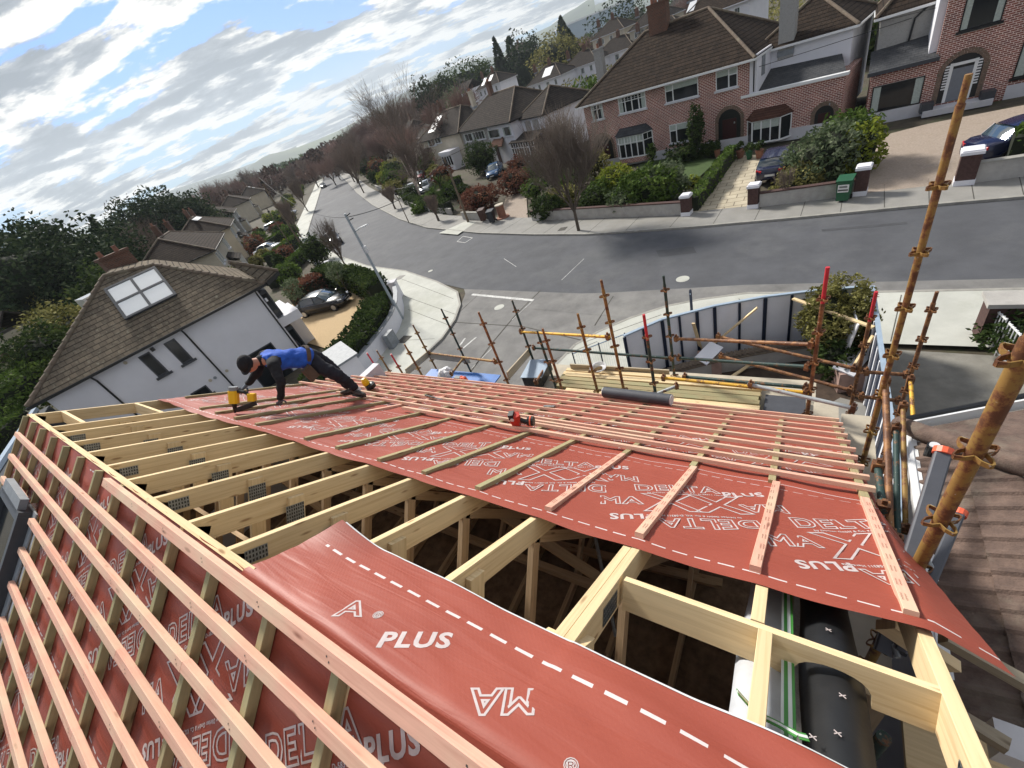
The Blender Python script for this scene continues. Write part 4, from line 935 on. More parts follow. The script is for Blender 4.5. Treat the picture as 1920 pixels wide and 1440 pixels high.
for k,(a,b,ka,kb) in enumerate((((1768,1195),(1990,1320),1.95,1.8),((1800,1345),(1890,1400),1.75,1.65))):
    mb=MB(); mb.beam(atk(a[0],a[1],ka),atk(b[0],b[1],kb),0.05,0.06,(0,0,1)); one('scaffold_board',mb,'board',['long grey-brown timber reaching right from the membrane corner over the tiles','shorter weathered timber lying over the tiles at the bottom right'][k],'timber')
mb=MB(); A=atk(1830,1400,1.9); mb.box(A.x-.25,A.x+.35,A.y-0.5,A.y+0.12,A.z-.04,A.z); one('plywood_sheet',mb,'pine','pale plywood sheet at the bottom right beyond the verge rafter','plywood')
A=atk(1880,1400,1.8); mb=MB(); mb.box(A.x-.05,A.x+.06,A.y-0.07,A.y+0.06,A.z,A.z+0.12); 
one('rubble_piece',mb,'memback','white broken block on the plywood at the bottom right','rubble')
# working platform beside the verge and along the eaves
mb=MB(); mb.box(-8.2,0.62,4.72,5.06,5.0,5.04); one('scaffold_deck',mb,'scafboard','pale plywood scaffold deck along the street eaves','scaffold deck')
mb=MB(); mb.box(0.60,0.92,2.0,5.15,5.1,5.14); one('scaffold_deck',mb,'scafboard','pale plywood scaffold deck beside the right verge','scaffold deck')
mb=MB(); A=atz(1510,790,5.0); mb.box(0.30,0.58,5.10,5.45,5.0,5.03); one('scaffold_deck',mb,'scafboard','small plywood piece beside the dark blue sheet','scaffold deck')
# loading bay with the timber stack
bay=thing('loading_platform','scaffold platform carrying the timber stack beyond the eaves','platform',(0,0,0))
mb=MB(); mb.box(-4.7,0.35,5.10,6.55,4.44,4.5); part('deck',mb,'scafboard',bay)
for k in range(6):
    mb=MB(); X=-4.5+k*0.94; mb.tube([(X,5.1,4.40),(X,6.5,4.40)],0.027,8); part('transom',mb,'rust',bay)
k=0
for L in range(3):
    for j in range(9):
        y=5.32+j*0.118; z=4.505+L*0.062; x0=-4.15+0.14*rr.random()+0.2*(L>1)*(j<3); x1=-0.42+0.05*rr.random()
        if L==2 and j>6: continue
        mb=MB(); mb.beam((x0,y,z+0.03+rr.uniform(-.006,.006)),(x1,y+rr.uniform(-.03,.03),z+0.03+rr.uniform(-.004,.008)),0.098,0.054,(0,rr.uniform(-.06,.06),1),0.004)
        k+=1; one('stacked_timber',mb,'pine' if rr.random()<.45 else 'green','timber in the stack beyond the eaves, layer %d from the bottom, %s from the house'%(L+1,ORD[j]),'timber','timbers stacked on the scaffold platform')
mb=MB(); mb.box(-0.33,0.22,5.35,6.0,4.505,4.60); one('dark_sheet_pack',mb,'roll','pack of dark blue-grey sheets right of the timber stack','sheet pack')
# toe boards, black box, coil of cable, blue sheet, bags
def boardpx(a,b,Ya,Yb,lab,mt='board',h=0.17,w=0.03,name='toe_board'):
    mb=MB(); mb.beam(atY(a[0],a[1],Ya),atY(b[0],b[1],Yb),w,h,(0,0,1)); return one(name,mb,mt,lab,'toe board')
boardpx((762,698),(803,664),YI,YO,'dark toe board at the left end of the scaffold')
boardpx((952,705),(992,660),YI,YO,'grey toe board left of the black box')
boardpx((806,668),(880,676),YO,YO,'brown toe board above the blue sheet')
boardpx((1070,688),(1255,700),YO,YO+0.1,'long brown toe board behind the timber stack')
A=atz(1003,690,4.9); bb=thing('hopper_box','black open box hanging beside the grey toe board','box',(A.x,A.y,4.62),0.12)
mb=MB(); mb.prism([(-.22,-.3),(.22,-.3),(.25,.3),(-.2,.3)],0,0.26); part('box_body',mb,'black',bb); mb=MB(); mb.box(-.24,.27,-.32,.32,0.262,0.275); part('lid',mb,'capblue',bb)
A=atz(1122,693,4.72); cc_=thing('cable_coil','coil of white cable lying on the timber stack','cable coil',A)
for q in range(6):
    mb=MB(); n=28; rr_=0.10+0.013*q; mb.tube([(rr_*cos(2*PI*i/n),rr_*1.0*sin(2*PI*i/n),0.02+0.010*q+0.012*sin(4*PI*i/n+q)) for i in range(n+1)],0.008,6,cap=False); part('cable_turn',mb,'memback',cc_)
mb=MB(); mb.box(-8.4,-6.0,5.3,6.2,4.30,4.33); one('blue_sheet',mb,'bluesheet','bright blue sheet lying on the scaffold beyond the eaves','sheet')
A=atz(835,700,4.95); sk_=thing('tool_bag','crumpled white and red plastic bag on the scaffold by the blue sheet','bag',A)
def lump(r,seed,sx=1,sy=1,sz=1):
    mb=MB(); n=14;m=8; vs=[];fs_=[]
    for j in range(m+1):
        for i in range(n):
            a=2*PI*i/n; b=PI*j/m; d=Vector((cos(a)*sin(b)*sx,sin(a)*sin(b)*sy,cos(b)*sz)); q=r*(1+0.45*mn.noise(d*2.2+Vector((seed,0,0)))); vs.append(d*q)
    for j in range(m):
        for i in range(n): fs_.append((j*n+i,(j+1)*n+i,(j+1)*n+(i+1)%n,j*n+(i+1)%n))
    mb.add(vs,fs_); return mb
part('bag',lump(0.17,3,1.2,1,.8),'memback',sk_); part('red_cloth',lump(0.12,8,1.6,1,.7),'red',sk_)
A=atz(868,711,4.95); ob=thing('orange_tool','small orange and grey tool lying on the deck right of the plastic bag','power tool',A)
part('tool_body',lump(0.10,5,1.4,.8,.7),'orange',ob); mb=MB(); mb.box(-.22,-.05,-.05,.04,0,.06); part('handle',mb,'dgrey',ob)
# ladder poking up over the neighbouring roof
t=thing('ladder','grey ladder with orange end caps leaning on the scaffold at the right','ladder',(0,0,0))
for k,(a,b,ka,kb) in enumerate((((1768,850),(1700,1075),2.45,2.3),((1798,965),(1745,1090),2.45,2.3))):
    A=atk(*a,ka); B=atk(*b,kb); d=(B-A).normalized()
    mb=MB(); mb.beam(A,B+d*0.45,0.06,0.075 if k==0 else 0.05,Vector((1,0.2,0.1)),0.008); part('rail',mb,'pipegrey',t)
    mb=MB(); mb.tube([A-d*0.03,A+d*0.008],0.048 if k==0 else 0.035,12); part('end_cap',mb,'orange',t)
A1=atk(1768,850,2.45);A2=atk(1798,965,2.45);D1=(atk(1700,1075,2.3)-A1).normalized();D2=(atk(1745,1090,2.3)-A2).normalized()
for q in (0.15,0.42,0.69,0.96):
    mb=MB(); mb.tube([A1+D1*(q+0.13),A2+D2*q],0.013,8); part('rung',mb,'tgalv',t)
# ================================================================== NEIGHBOURING BROWN ROOF (right)
nr=thing('neighbouring_house','attached house at the right with weathered brown ridged tiles','house',(0,0,0))
EX,EZ=1.13,5.72; PT=R(28); cT,sT=cos(PT),sin(PT)
HA=atk(1705,800,1) ; 
def rf(Y,S,off=0): return Vector((EX+S*cT,Y,EZ+S*sT))+Vector((-sT,0,cT))*off
RNn=Vector((-sT,0,cT))
def pr(px,py):
    P=onplane(px,py,Vector((EX,0,EZ)),RNn); return P.y,(P-Vector((EX,0,EZ))).dot(Vector((cT,0,sT)))
hA=pr(1712,812); hB=pr(1915,880)
hs_=(hB[0]-hA[0])/(hB[1]-hA[1])
def hipY(S): return hA[0]+hs_*(S-hA[1])
def rooftiles():
    v=[];f=[];uv=[]; GA=0.33; RW=0.15
    course=int(7.5/GA); n=0
    Y0=-4.5
    for c in range(course):
        S0=c*GA; S1=S0+GA+0.012
        ymax=hipY(S0+GA/2)
        ny=int((ymax-Y0)/(RW/6)); jit=rr.uniform(-.01,.01)
        row=[]
        for e,(S,up) in enumerate(((S0,0.030),(S0+0.004,0.034),(S1,0.0))):
            r0=len(v)
            for i in range(ny+1):
                y=Y0+i*RW/6; ph=(y/RW+ (0.0))%1.0
                w=0.020*max(0,sin(ph*2*PI))**0.8 -0.006*max(0,-sin(ph*2*PI)) if e!=9 else 0
                w=(0.022*math.sin(PI*min(1,ph/0.5))**0.7 if ph<0.5 else -0.004*sin(PI*(ph-.5)/.5))
                tj=0.004*mn.noise(Vector((math.floor(y/(RW*2)),c*1.7,3)))
                v.append(tuple(rf(y,S,up+w+tj))); uv.append((y,S))
            row.append(r0)
        # butt face
        r0=len(v)
        for i in range(ny+1):
            y=Y0+i*RW/6; ph=(y/RW)%1.0; w=(0.022*math.sin(PI*min(1,ph/0.5))**0.7 if ph<0.5 else -0.004*sin(PI*(ph-.5)/.5)); v.append(tuple(rf(y,S0,0.004+w*0.4-0.01))); uv.append((y,S0))
        for a,b in ((r0,row[0]),(row[0],row[1]),(row[1],row[2])):
            for i in range(ny): f.append((a+i,b+i,b+i+1,a+i+1))
    me=bpy.data.meshes.new('ridged_tiles'); me.from_pydata(v,[],[tuple(reversed(q)) for q in f]); me.update(); l=me.uv_layers.new(name='UVMap')
    for lp in me.loops:l.data[lp.index].uv=uv[lp.vertex_index]
    me.materials.append(MT['tile_near']); return me
o=link('ridged_tiles',rooftiles(),nr)
# hip ridge capping and the roof plane beyond it
mb=MB(); n=10
for i in range(n):
    S0=hA[1]-0.1+i*0.42; a=rf(hipY(S0),S0,0.07); b=rf(hipY(S0+0.46),S0+0.46,0.055); mb.tube([a,b],[0.098,0.085],12)
part('hip_capping',mb,'tile_near',nr,sm=60)
mb=MB(); p0=rf(hipY(hA[1]-0.05),hA[1]-0.05,0.0); p1=rf(hipY(4.2),4.2,0.0); mb.slab([p0,p1,p1+Vector((1.5,0.6,-1.6)),p0+Vector((2.6,1.5,-0.12)) ],0.02); part('street_slope',mb,'tile_near',nr)
mb=MB(); q0=p0+Vector((0.0,0.12,-0.06)); q1=p0+Vector((2.9,1.75,-0.1)); mb.beam(q0,q1,0.02,0.14); part('white_fascia',mb,'upvc',nr)
mb=MB(); mb.tube([q0+Vector((0.0,0.07,0.03)),q1+Vector((0,0.07,0.03))],0.045,10); part('gutter',mb,'black',nr)
mb=MB(); mb.beam((EX-0.05,-4.5,EZ-0.02),(EX-0.05,hipY(0)+0.1,EZ-0.02),0.035,0.15); mb.beam((EX-0.04,-4.5,EZ+0.035),(EX-0.04,hipY(0)-0.1,EZ+0.035),0.09,0.02); part('white_verge_board',mb,'upvc',nr)
mb=MB(); A=rf(hipY(0)-0.35,0.1,0.0); mb.tube([A,A+Vector((0,0,0.16))],0.055,14); part('vent_pipe',mb,'black',nr); mb=MB(); mb.tube([A+Vector((0,0,0.161)),A+Vector((0,0,0.172))],0.04,14); part('vent_cap',mb,'memback',nr)
mb=MB(); mb.box(EX+0.12,EX+7.5,-4.2,hipY(0)-0.2,0,EZ-0.08); part('wall',mb,'whitewall',nr)
# ================================================================== GROUND, ROADS, FOOTPATHS
def pz(pts,z): return [(p[0],p[1]) for p in pts]
mb=MB(); mb.quad((-6000,-6000,-0.06),(6000,-6000,-0.06),(6000,6000,-0.06),(-6000,6000,-0.06)); struct('ground',mb,'field')
mb=MB(); mb.quad((-300,-80,-0.03),(120,-80,-0.03),(120,260,-0.03),(-300,260,-0.03)); struct('garden_ground',mb,'earth')
far=[(60,19.5),(20,22.2),(6.9,23.8),(3.6,24.1),(-0.3,24.3),(-5.3,24.7),(-12.2,25.6),(-17.1,26.9),(-23.7,29.0),(-33.6,33.1),(-42.8,38.4),(-60.6,50.2),(-82.9,66.2),(-106.6,84.1),(-142.6,110.9),(-171.5,132.6),(-218.0,166.3)]
near=[(60,12.6),(20,15.6),(5.7,16.8),(1.6,16.9),(-1.8,17.1),(-8,17.6),(-18.3,19.0),(-21.8,20.2),(-27.4,22.6),(-34.5,24.6),(-41.5,27.5),(-56,34.0),(-66,39.5),(-79,50),(-103.0,69.5),(-138.3,98.0),(-171,124),(-222,159)]
def ribbon(name,A,B,z,mt,th=0):
    mb=MB()
    for i in range(len(A)-1):
        a,b,c,d=A[i],A[i+1],B[min(i+1,len(B)-1)],B[min(i,len(B)-1)]
        mb.quad((a[0],a[1],z),(d[0],d[1],z),(c[0],c[1],z),(b[0],b[1],z))
    return struct(name,mb,mt)
def dens(P,n=6):
    o=[]
    for a,b in zip(P[:-1],P[1:]):
        for i in range(n): o.append((a[0]+(b[0]-a[0])*i/n,a[1]+(b[1]-a[1])*i/n))
    return o+[P[-1]]
def offs(P,d):
    o=[]
    for i,p in enumerate(P):
        a=P[max(0,i-1)];b=P[min(len(P)-1,i+1)]; t=Vector((b[0]-a[0],b[1]-a[1])).normalized(); o.append((p[0]-t.y*d,p[1]+t.x*d))
    return o
road=list(far)+list(reversed(near))
mb=MB(); mb.poly([(p[0],p[1],0.0) for p in reversed(road)]); struct('road',mb,'asphalt')
# footpath on the far side
fb=offs(far,-3.0); F=far
mb=MB()
for i in range(len(F)-1):
    a,b=F[i],F[i+1]; c,d=fb[i+1],fb[i]; mb.add([(a[0],a[1],0.1),(b[0],b[1],0.1),(c[0],c[1],0.1),(d[0],d[1],0.1),(a[0],a[1],-0.02),(b[0],b[1],-0.02)],[(0,3,2,1),(0,1,5,4)])
struct('footpath_far',mb,'pave')
mb=MB()
for i in range(len(F)-1): mb.beam((F[i][0],F[i][1],0.052),(F[i+1][0],F[i+1][1],0.052),0.14,0.115)
struct('kerb_far',mb,'kerb')
ff=dens(F,5)[:60]; fbb=offs(ff,-3.0)
mb=MB()
for i in range(8,len(ff),2): mb.beam((ff[i][0],ff[i][1],0.102),(fbb[i][0],fbb[i][1],0.102),0.03,0.004)
struct('footpath_joints_far',mb,'joint')
# pale slabs in the far footpath
def patch(name,px,z,mt):
    mb=MB(); P=[atz(x,y,z) for x,y in px]; mb.poly([(p.x,p.y,z) for p in P]); o=struct(name,mb,mt)
    if o.data.polygons[0].normal.z<0: o.data.flip_normals()
    return o
patch('pale_driveway_crossing',[(823,437),(872,415),(893,416),(858,440)],0.106,'pave_pale')
# corner footpaths of the side road
ck=[(-16.2,-25),(-16.2,8),(-16.1,11.3),(-16.0,13.4),(-16.4,15.2),(-17.2,16.9),(-18.6,18.5),(-21.8,20.2),(-27.4,22.6),(-34.5,24.6),(-41.5,27.5),(-56,34.0),(-66,39.5),(-79,50),(-103.0,69.5),(-138.3,98.0),(-171,124)]
wl=[(-18.6,-25),(-18.6,6),(-18.9,9.7),(-19.3,11.8),(-20.1,13.9),(-21.8,16.0),(-24.0,17.9),(-27,19.6),(-31.5,21.2),(-37,23.0),(-43.0,25.3),(-57.5,31.6),(-67.5,36.9),(-81,47.6),(-105,67),(-140,95.5),(-173,121.5)]
def footpath(name,A,B,mt,z=0.1):
    mb=MB()
    for i in range(len(A)-1):
        a,b=A[i],A[i+1]; c,d=B[i+1],B[i]; mb.add([(a[0],a[1],z),(b[0],b[1],z),(c[0],c[1],z),(d[0],d[1],z),(a[0],a[1],-0.02),(b[0],b[1],-0.02)],[(0,1,2,3),(1,0,4,5)])
    struct(name,mb,mt)
    mb=MB()
    for i in range(len(A)-1): mb.beam((A[i][0],A[i][1],0.052),(A[i+1][0],A[i+1][1],0.052),0.13,0.112)
    struct('kerb_'+name,mb,'kerb')
footpath('footpath_corner',ck,wl,'pave_pale')
rk=[(60,12.6),(20,15.6),(5.7,16.8),(1.6,16.9),(-1.8,17.1),(-3.5,16.7),(-4.8,16.2),(-6.1,15.3),(-7.2,14.2),(-7.9,13.2),(-8.2,11.7),(-8.3,6),(-8.3,-25)]
ri=[(60,9.6),(20,12.6),(5.7,13.7),(2.0,13.8),(0.5,13.9),(-1.2,13.6),(-2.3,13.1),(-3.8,12.3),(-4.8,11.4),(-5.8,10.6),(-6.7,9.8),(-7.2,6),(-7.2,-25)]
footpath('footpath_site_corner',rk,ri,'pave_pale')
mb=MB(); mb.poly([(-16.2,-25,-0.003),(-8.3,-25,-0.003),(-8.3,12,-0.003),(-7.9,13.2,-0.003),(-6.1,15.3,-0.003),(-1.8,17.3,-0.003),(-1.8,17.6,-0.003),(-18.3,19.4,-0.003),(-17.2,16.9,-0.003),(-16.0,13.4,-0.003)])
o=struct('side_road',mb,'asphalt_old')
# overlay strip of worn grey along the mouth and near kerb
mb=MB(); mb.poly([(-18.4,19.0,0.004),(-16.2,16.5,0.004),(-12,16.4,0.004),(-6.0,15.4,0.004),(-1.8,17.15,0.004),(5.7,16.85,0.004),(20,15.7,0.004),(20,16.5,0.004),(5.7,17.6,0.004),(-2,17.95,0.004),(-8,17.75,0.004),(-12,17.85,0.004),(-17,18.8,0.004)]); struct('road_edge_worn',mb,'asphalt_old')
# joints of the concrete side road
def linepx(name,pts,w,z,mt,zz=0.004):
    P=[atz(x,y,z) for x,y in pts]; mb=MB()
    for a,b in zip(P[:-1],P[1:]): mb.beam((a.x,a.y,z),(b.x,b.y,z),w,zz)
    return struct(name,mb,mt)
Q=0.004
linepx('road_joint',[(1013,545),(967,590),(925,640),(880,700)],0.07,Q,'joint')
linepx('road_joint',[(1150,555),(1115,610)],0.05,Q,'joint')
linepx('road_joint',[(850,604),(980,612),(1100,640)],0.05,Q,'joint')
linepx('road_joint',[(905,545),(845,600)],0.04,Q,'joint')
linepx('road_marking_white',[(885,552),(1000,563)],0.2,Q+0.003,'paint')
linepx('road_marking_white',[(893,632),(868,653)],0.10,Q,'paint')
linepx('road_marking_white',[(872,634),(862,648)],0.10,Q,'paint')
linepx('road_marking_white',[(1000,563),(960,600)],0.03,Q+0.003,'paint')
linepx('road_marking_white',[(925,650),(885,690)],0.04,Q,'paint')
linepx('road_marking_white',[(857,453),(868,443),(886,446),(872,455),(857,453)],0.07,Q+0.001,'paint')
linepx('road_patch_line',[(1053,525),(1095,485)],0.03,Q,'paint')
linepx('road_patch_line',[(945,485),(968,500)],0.03,Q,'paint')
for k,(x,y) in enumerate(((936,576),(1280,523),(1437,546),(807,508))):
    p=atz(x,y,0.008); mb=MB(); mb.tube([(p.x,p.y,0.0),(p.x,p.y,0.012)],0.30 if k!=3 else .2,20); mb.tube([(p.x,p.y,0.012),(p.x,p.y,0.016)],0.2,16)
    one('manhole_cover',mb,['pave_pale','pave_pale','asphalt_old','pave_pale'][k],['round pale manhole cover in the side road by the stop line','round pale manhole cover in the main road above the bollard','large round patch beside the road gully','small pale cover in the main road by the lamp post'][k],'manhole cover')
p=atz(1393,552,0.01); g_=thing('road_gully','dark iron gully grating at the kerb behind the hoarding','drain',(p.x,p.y,0.006))
for k in range(7):
    mb=MB(); mb.box(-0.28+k*0.085,-0.235+k*0.085,-0.14,0.14,0,0.01); part('grate_bar',mb,'iron',g_)
for k,(x,y,w) in enumerate(((758,636,0.36),(788,640,0.0),(1415,387,0.25),(1055,429,0.3),(750,520,0.35),(1310,0,0))):
    if not w: continue
    p=atz(x,y,0.11); mb=MB(); mb.box(p.x-w,p.x+w,p.y-w,p.y+w,0.1,0.109); one('inspection_cover',mb,'joint' if k in (0,3) else 'pave',['square dark cover in the pale corner footpath near the scaffold','','square cover in the footpath outside the paved drive','dark cover in the footpath below the bare tree','','square grey cover in the footpath behind the lamp post'][k] or 'square cover in the pale footpath','cover')
MT['drive']=mat('stained_concrete_drive',(0.20,0.19,0.165),.9,.3,1.4,bump=.4,bscale=30,dirt=(0.30,0.29,0.255))
# ---- building site yard, driveway, neighbour yards
mb=MB(); mb.poly([(-7.1,-25,0.03),(1.8,-25,0.03),(1.8,13.8,0.03),(0.5,13.8,0.03),(-2.3,13.0,0.03),(-5.8,10.5,0.03),(-7.1,8.5,0.03)]); struct('site_soil',mb,'soil')
mb=MB(); mb.poly([(1.85,2,0.05),(12,2,0.05),(12,12.9,0.05),(1.85,13.6,0.05)]); struct('driveway_concrete',mb,'drive')
mb=MB(); mb.poly([(0.3,8.5,0.045),(1.8,8.5,0.045),(1.8,11.0,0.045),(1.2,11.2,0.045),(0.4,10.2,0.045)]); struct('site_path',mb,'pave')
# hills
def hill(name,az0,az1,dist,hts,mt,depth=900,seed=0):
    n=70; m=14; v=[];f=[]
    for j in range(m+1):
        for i in range(n+1):
            s=i/n; a=R(az0+(az1-az0)*s); k=s*(len(hts)-1); q=int(min(k,len(hts)-2)); h=hts[q]+(hts[q+1]-hts[q])*(k-q)
            t=j/m; d=dist+depth*t; sm=sin(PI*0.5*min(1,t*1.25))**1.2
            hh=h*sm*(1+0.10*mn.noise(Vector((s*9,t*2,seed)))+0.05*mn.noise(Vector((s*31,t*5,seed))))
            v.append((sin(a)*d,cos(a)*d,-0.05+hh))
    for j in range(m):
        for i in range(n): q=j*(n+1)+i; f.append((q,q+1,q+n+2,q+n+1))
    mb=MB(); mb.add(v,f); o=struct(name,mb,mt,sm=80); return o
# ================================================================== HILLS
hill('hills_left',-72,-20,3000,[60,75,78,74,62,90,70,66,70,82,105,125,150,165,150,120,118,150,185,200],'hill',900,3)
hill('hills_right',-40,62,3400,[40,110,170,190,150,165,230,260,280,300,310,330,320,300,280,260],'hill',1100,8)
hill('hill_peak_far',-95,-55,4200,[140,110,90,118,132,104,96],'hill',900,5)
# pale far industrial shed on the slope
p=CAM+ray(1115,45)*1.0; d=(p-CAM); d=d/math.hypot(d.x,d.y)*900
t=thing('far_shed','pale blue industrial shed far away below the hills','shed',(d.x,d.y,22),0.75); mb=MB(); mb.box(-60,60,-20,20,-22,14); part('wall',mb,'capblue',t); mb=MB(); mb.prism([(-60.5,-20.5),(60.5,-20.5),(60.5,20.5),(-60.5,20.5)],14,16); part('roof',mb,'white',t)
# ================================================================== HOUSES
def window(parent,x0,x1,z0,z1,style='plain',y=0.0,fr='upvc',curt=True,sill=True,gl='glass',n=2,label=None):
    """window on the facade plane y (outward is -y)"""
    w=x1-x0;h=z1-z0; f=0.055
    mb=MB(); ya,yb=y-0.045,y+0.03
    mb.box(x0,x1,ya,yb,z0,z0+f); mb.box(x0,x1,ya,yb,z1-f,z1); mb.box(x0,x0+f,ya,yb,z0+f,z1-f); mb.box(x1-f,x1,ya,yb,z0+f,z1-f)
    if style=='plain':
        for k in range(1,n): xx=x0+w*k/n; mb.box(xx-.03,xx+.03,ya+.004,yb,z0+f,z1-f)
    elif style=='leaded':
        for k in range(1,n): xx=x0+w*k/n; mb.box(xx-.045,xx+.045,ya+.004,yb,z0+f,z1-f)
        zz=z1-h*0.30; mb.box(x0+f,x1-f,ya+.008,yb,zz-.03,zz+.03)
        for k in range(n): xx=x0+w*(k+.5)/n; mb.box(xx-.016,xx+.016,ya+.012,yb,zz,z1-f)
        mb.box(x0+f,x1-f,ya+.014,yb,z1-h*.165-.01,z1-h*.165+.01)
    elif style=='side':       # narrow casement left, big pane right
        xx=x0+w*0.24; mb.box(xx-.04,xx+.04,ya+.004,yb,z0+f,z1-f); mb.box(x0+f,xx-.04,ya+.006,yb,z1-h*.34-.03,z1-h*.34+.03)
    elif style=='sider':
        xx=x0+w*0.60; mb.box(xx-.04,xx+.04,ya+.004,yb,z0+f,z1-f); mb.box(xx+.04,x1-f,ya+.006,yb,z1-h*.34-.03,z1-h*.34+.03)
    o=part('window',mb,fr,parent,label)
    m2=MB(); m2.quad((x0+f*.5,y-0.012,z0+f*.5),(x1-f*.5,y-0.012,z0+f*.5),(x1-f*.5,y-0.012,z1-f*.5),(x0+f*.5,y-0.012,z1-f*.5)); part('pane',m2,gl,o)
    if curt:
        cw=min(0.35,w*0.16)
        def cur(a,b,c,d):
            k=6; m3=MB()
            for i in range(k):
                xa=a+(b-a)*i/k; xb=a+(b-a)*(i+1)/k; m3.quad((xa,y-.016-.004*(i%2),c),(xb,y-.016-.004*((i+1)%2),c),(xb,y-.016-.004*((i+1)%2),d),(xa,y-.016-.004*(i%2),d))
            part('curtain' if b-a<w*.5 else 'blind',m3,'curtain',o)
        if curt=='blind': cur(x0+f,x1-f,z1-h*0.33,z1-f)
        else: cur(x0+f,x0+f+cw,z0+f,z1-f); cur(x1-f-cw,x1-f,z0+f,z1-f)
    if sill:
        m4=MB(); m4.box(x0-.10,x1+.10,y-0.14,y+.03,z0-.12,z0-.003); part('sill',m4,'whitewall' if fr=='upvc' else fr,o)
    return o
def hiproof(x0,x1,y0,y1,e,rise,oh=0.35,hipl=True,hipr=True,th=0.09,gable=False):
    """hip roof slabs; ridge runs along x"""
    X0,X1,Y0,Y1=x0-oh,x1+oh,y0-oh,y1+oh; hw=(Y1-Y0)/2; ym=(Y0+Y1)/2; dz=rise*oh/(hw-oh) if hw>oh else 0.2
    ze=e-dz*0.6; zr=e+rise
    ins=min(hw,(X1-X0)/2-0.05)
    ra=X0+(ins if hipl else 0); rb=X1-(ins if hipr else 0)
    mb=MB(); A,B,C_,D=(X0,Y0,ze),(X1,Y0,ze),(X1,Y1,ze),(X0,Y1,ze); P,Q=(ra,ym,zr),(rb,ym,zr)
    mb.slab([A,B,Q,P],th); mb.slab([C_,D,P,Q],th)
    if hipl: mb.slab([D,A,P],th)
    if hipr: mb.slab([B,C_,Q],th)
    rg=MB(); segs=[(P,Q)]
    if hipl: segs+=[(A,P),(D,P)]
    if hipr: segs+=[(B,Q),(C_,Q)]
    for a,b in segs:
        if (Vector(a)-Vector(b)).length>0.3: rg.tube([Vector(a)+Vector((0,0,.02)),Vector(b)+Vector((0,0,.02))],0.10,8)
    ft=MB(); s=0.10
    for a,b in ((A,B),(C_,D))+(((D,A),) if hipl else ())+(((B,C_),) if hipr else ()): ft.beam(Vector(a)+Vector((0,0,-.08)),Vector(b)+Vector((0,0,-.08)),0.10,0.13)
    gw=None
    if not hipl or not hipr:
        gw=MB()
        for ok,xx in ((hipl,x0+.02),(hipr,x1-.02)):
            if not ok: gw.slab([(xx,y0,e-.05),(xx,y1,e-.05),(xx,(y0+y1)/2,zr-.15)],0.04)
    return mb,rg,ft,gw,(P,Q)
def addroof(parent,x0,x1,y0,y1,e,rise,tile='tile_brown',fascia='upvc',wall='white',ridge='ridge',**k):
    mb,rg,ft,gw,pq=hiproof(x0,x1,y0,y1,e,rise,**k)
    r=part('roof',mb,tile,parent); part('ridge_tiles',rg,ridge,r,sm=50); part('gutter',ft,fascia,r)
    if gw: part('gable',gw,wall,parent)
    return r,pq
def chimney(roof,x,y,z,w=0.9,d=0.5,h=1.3,mt='brickch',pots=2):
    mb=MB(); mb.box(x-w/2,x+w/2,y-d/2,y+d/2,z-0.9,z+h); mb.box(x-w/2-.06,x+w/2+.06,y-d/2-.06,y+d/2+.06,z+h,z+h+.12)
    c=part('chimney',mb,mt,roof)
    mb=MB(); 
    for k in range(pots): mb.lathe((x+(k-(pots-1)/2)*0.32,y,z+h+.12),[(0.11,0),(0.10,0.28),(0.12,0.30),(0.12,0.34)],10)
    # the pots are told apart only up close
    mb2=MB(); mb2.box(x-w/2-.03,x+w/2+.03,y-d/2-.03,y+d/2+.03,z-0.75,z-0.42)
    o2=mb2
    part('chimney_pots' if pots>1 else 'chimney_pot',mb,'clay',roof); part('flashing',mb2,'lead',roof)
def archdoor(parent,x,w,zs,zt,y=0,door='door_red',recess=True,ring=True,glaz=False):
    """arched opening: flat black face for porch shade, door leaf and ring of bricks"""
    r=w/2; n=14
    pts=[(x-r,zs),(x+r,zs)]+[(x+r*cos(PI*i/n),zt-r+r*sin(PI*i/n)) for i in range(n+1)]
    mb=MB(); mb.poly([(a,y-.008,b) for a,b in pts]); o=part('porch_shade',mb,'black',parent)  # flat black sheet on the wall painted as the shade of a recess
    mb=MB(); dw=w*0.62; mb.box(x-dw/2,x+dw/2,y-.03,y-.012,zs+.03,zt-r*0.8); d_=part('door',mb,door,parent)
    mb=MB(); mb.box(x+dw*.33,x+dw*.42,y-.06,y-.031,zs+1.0,zs+1.12); part('handle',mb,'galv',d_)
    if ring:
        mb=MB(); k=22
        for i in range(k):
            a0=PI*(i+.06)/k; a1=PI*(i+.94)/k
            q=[(x+(r+o_)*cos(a),zt-r+(r+o_)*sin(a)) for a,o_ in ((a0,.0),(a1,.0),(a1,.24),(a0,.24))]
            mb.prism([(0,0),(0,0),(0,0)],0,0) if False else None
            vs=[(a,y-.035,b) for a,b in q]+[(a,y+.02,b) for a,b in q]; mb.add(vs,[(3,2,1,0),(0,1,5,4),(1,2,6,5),(2,3,7,6),(3,0,4,7)])
        for s in (-1,1):
            zz=zs
            while zz<zt-r-.05: mb.box(min(x+s*r,x+s*(r+.22)),max(x+s*r,x+s*(r+.22)),y-.034,y+.02,zz,zz+.075); zz+=.085
        part('brick_arch',mb,'archbrick',parent)
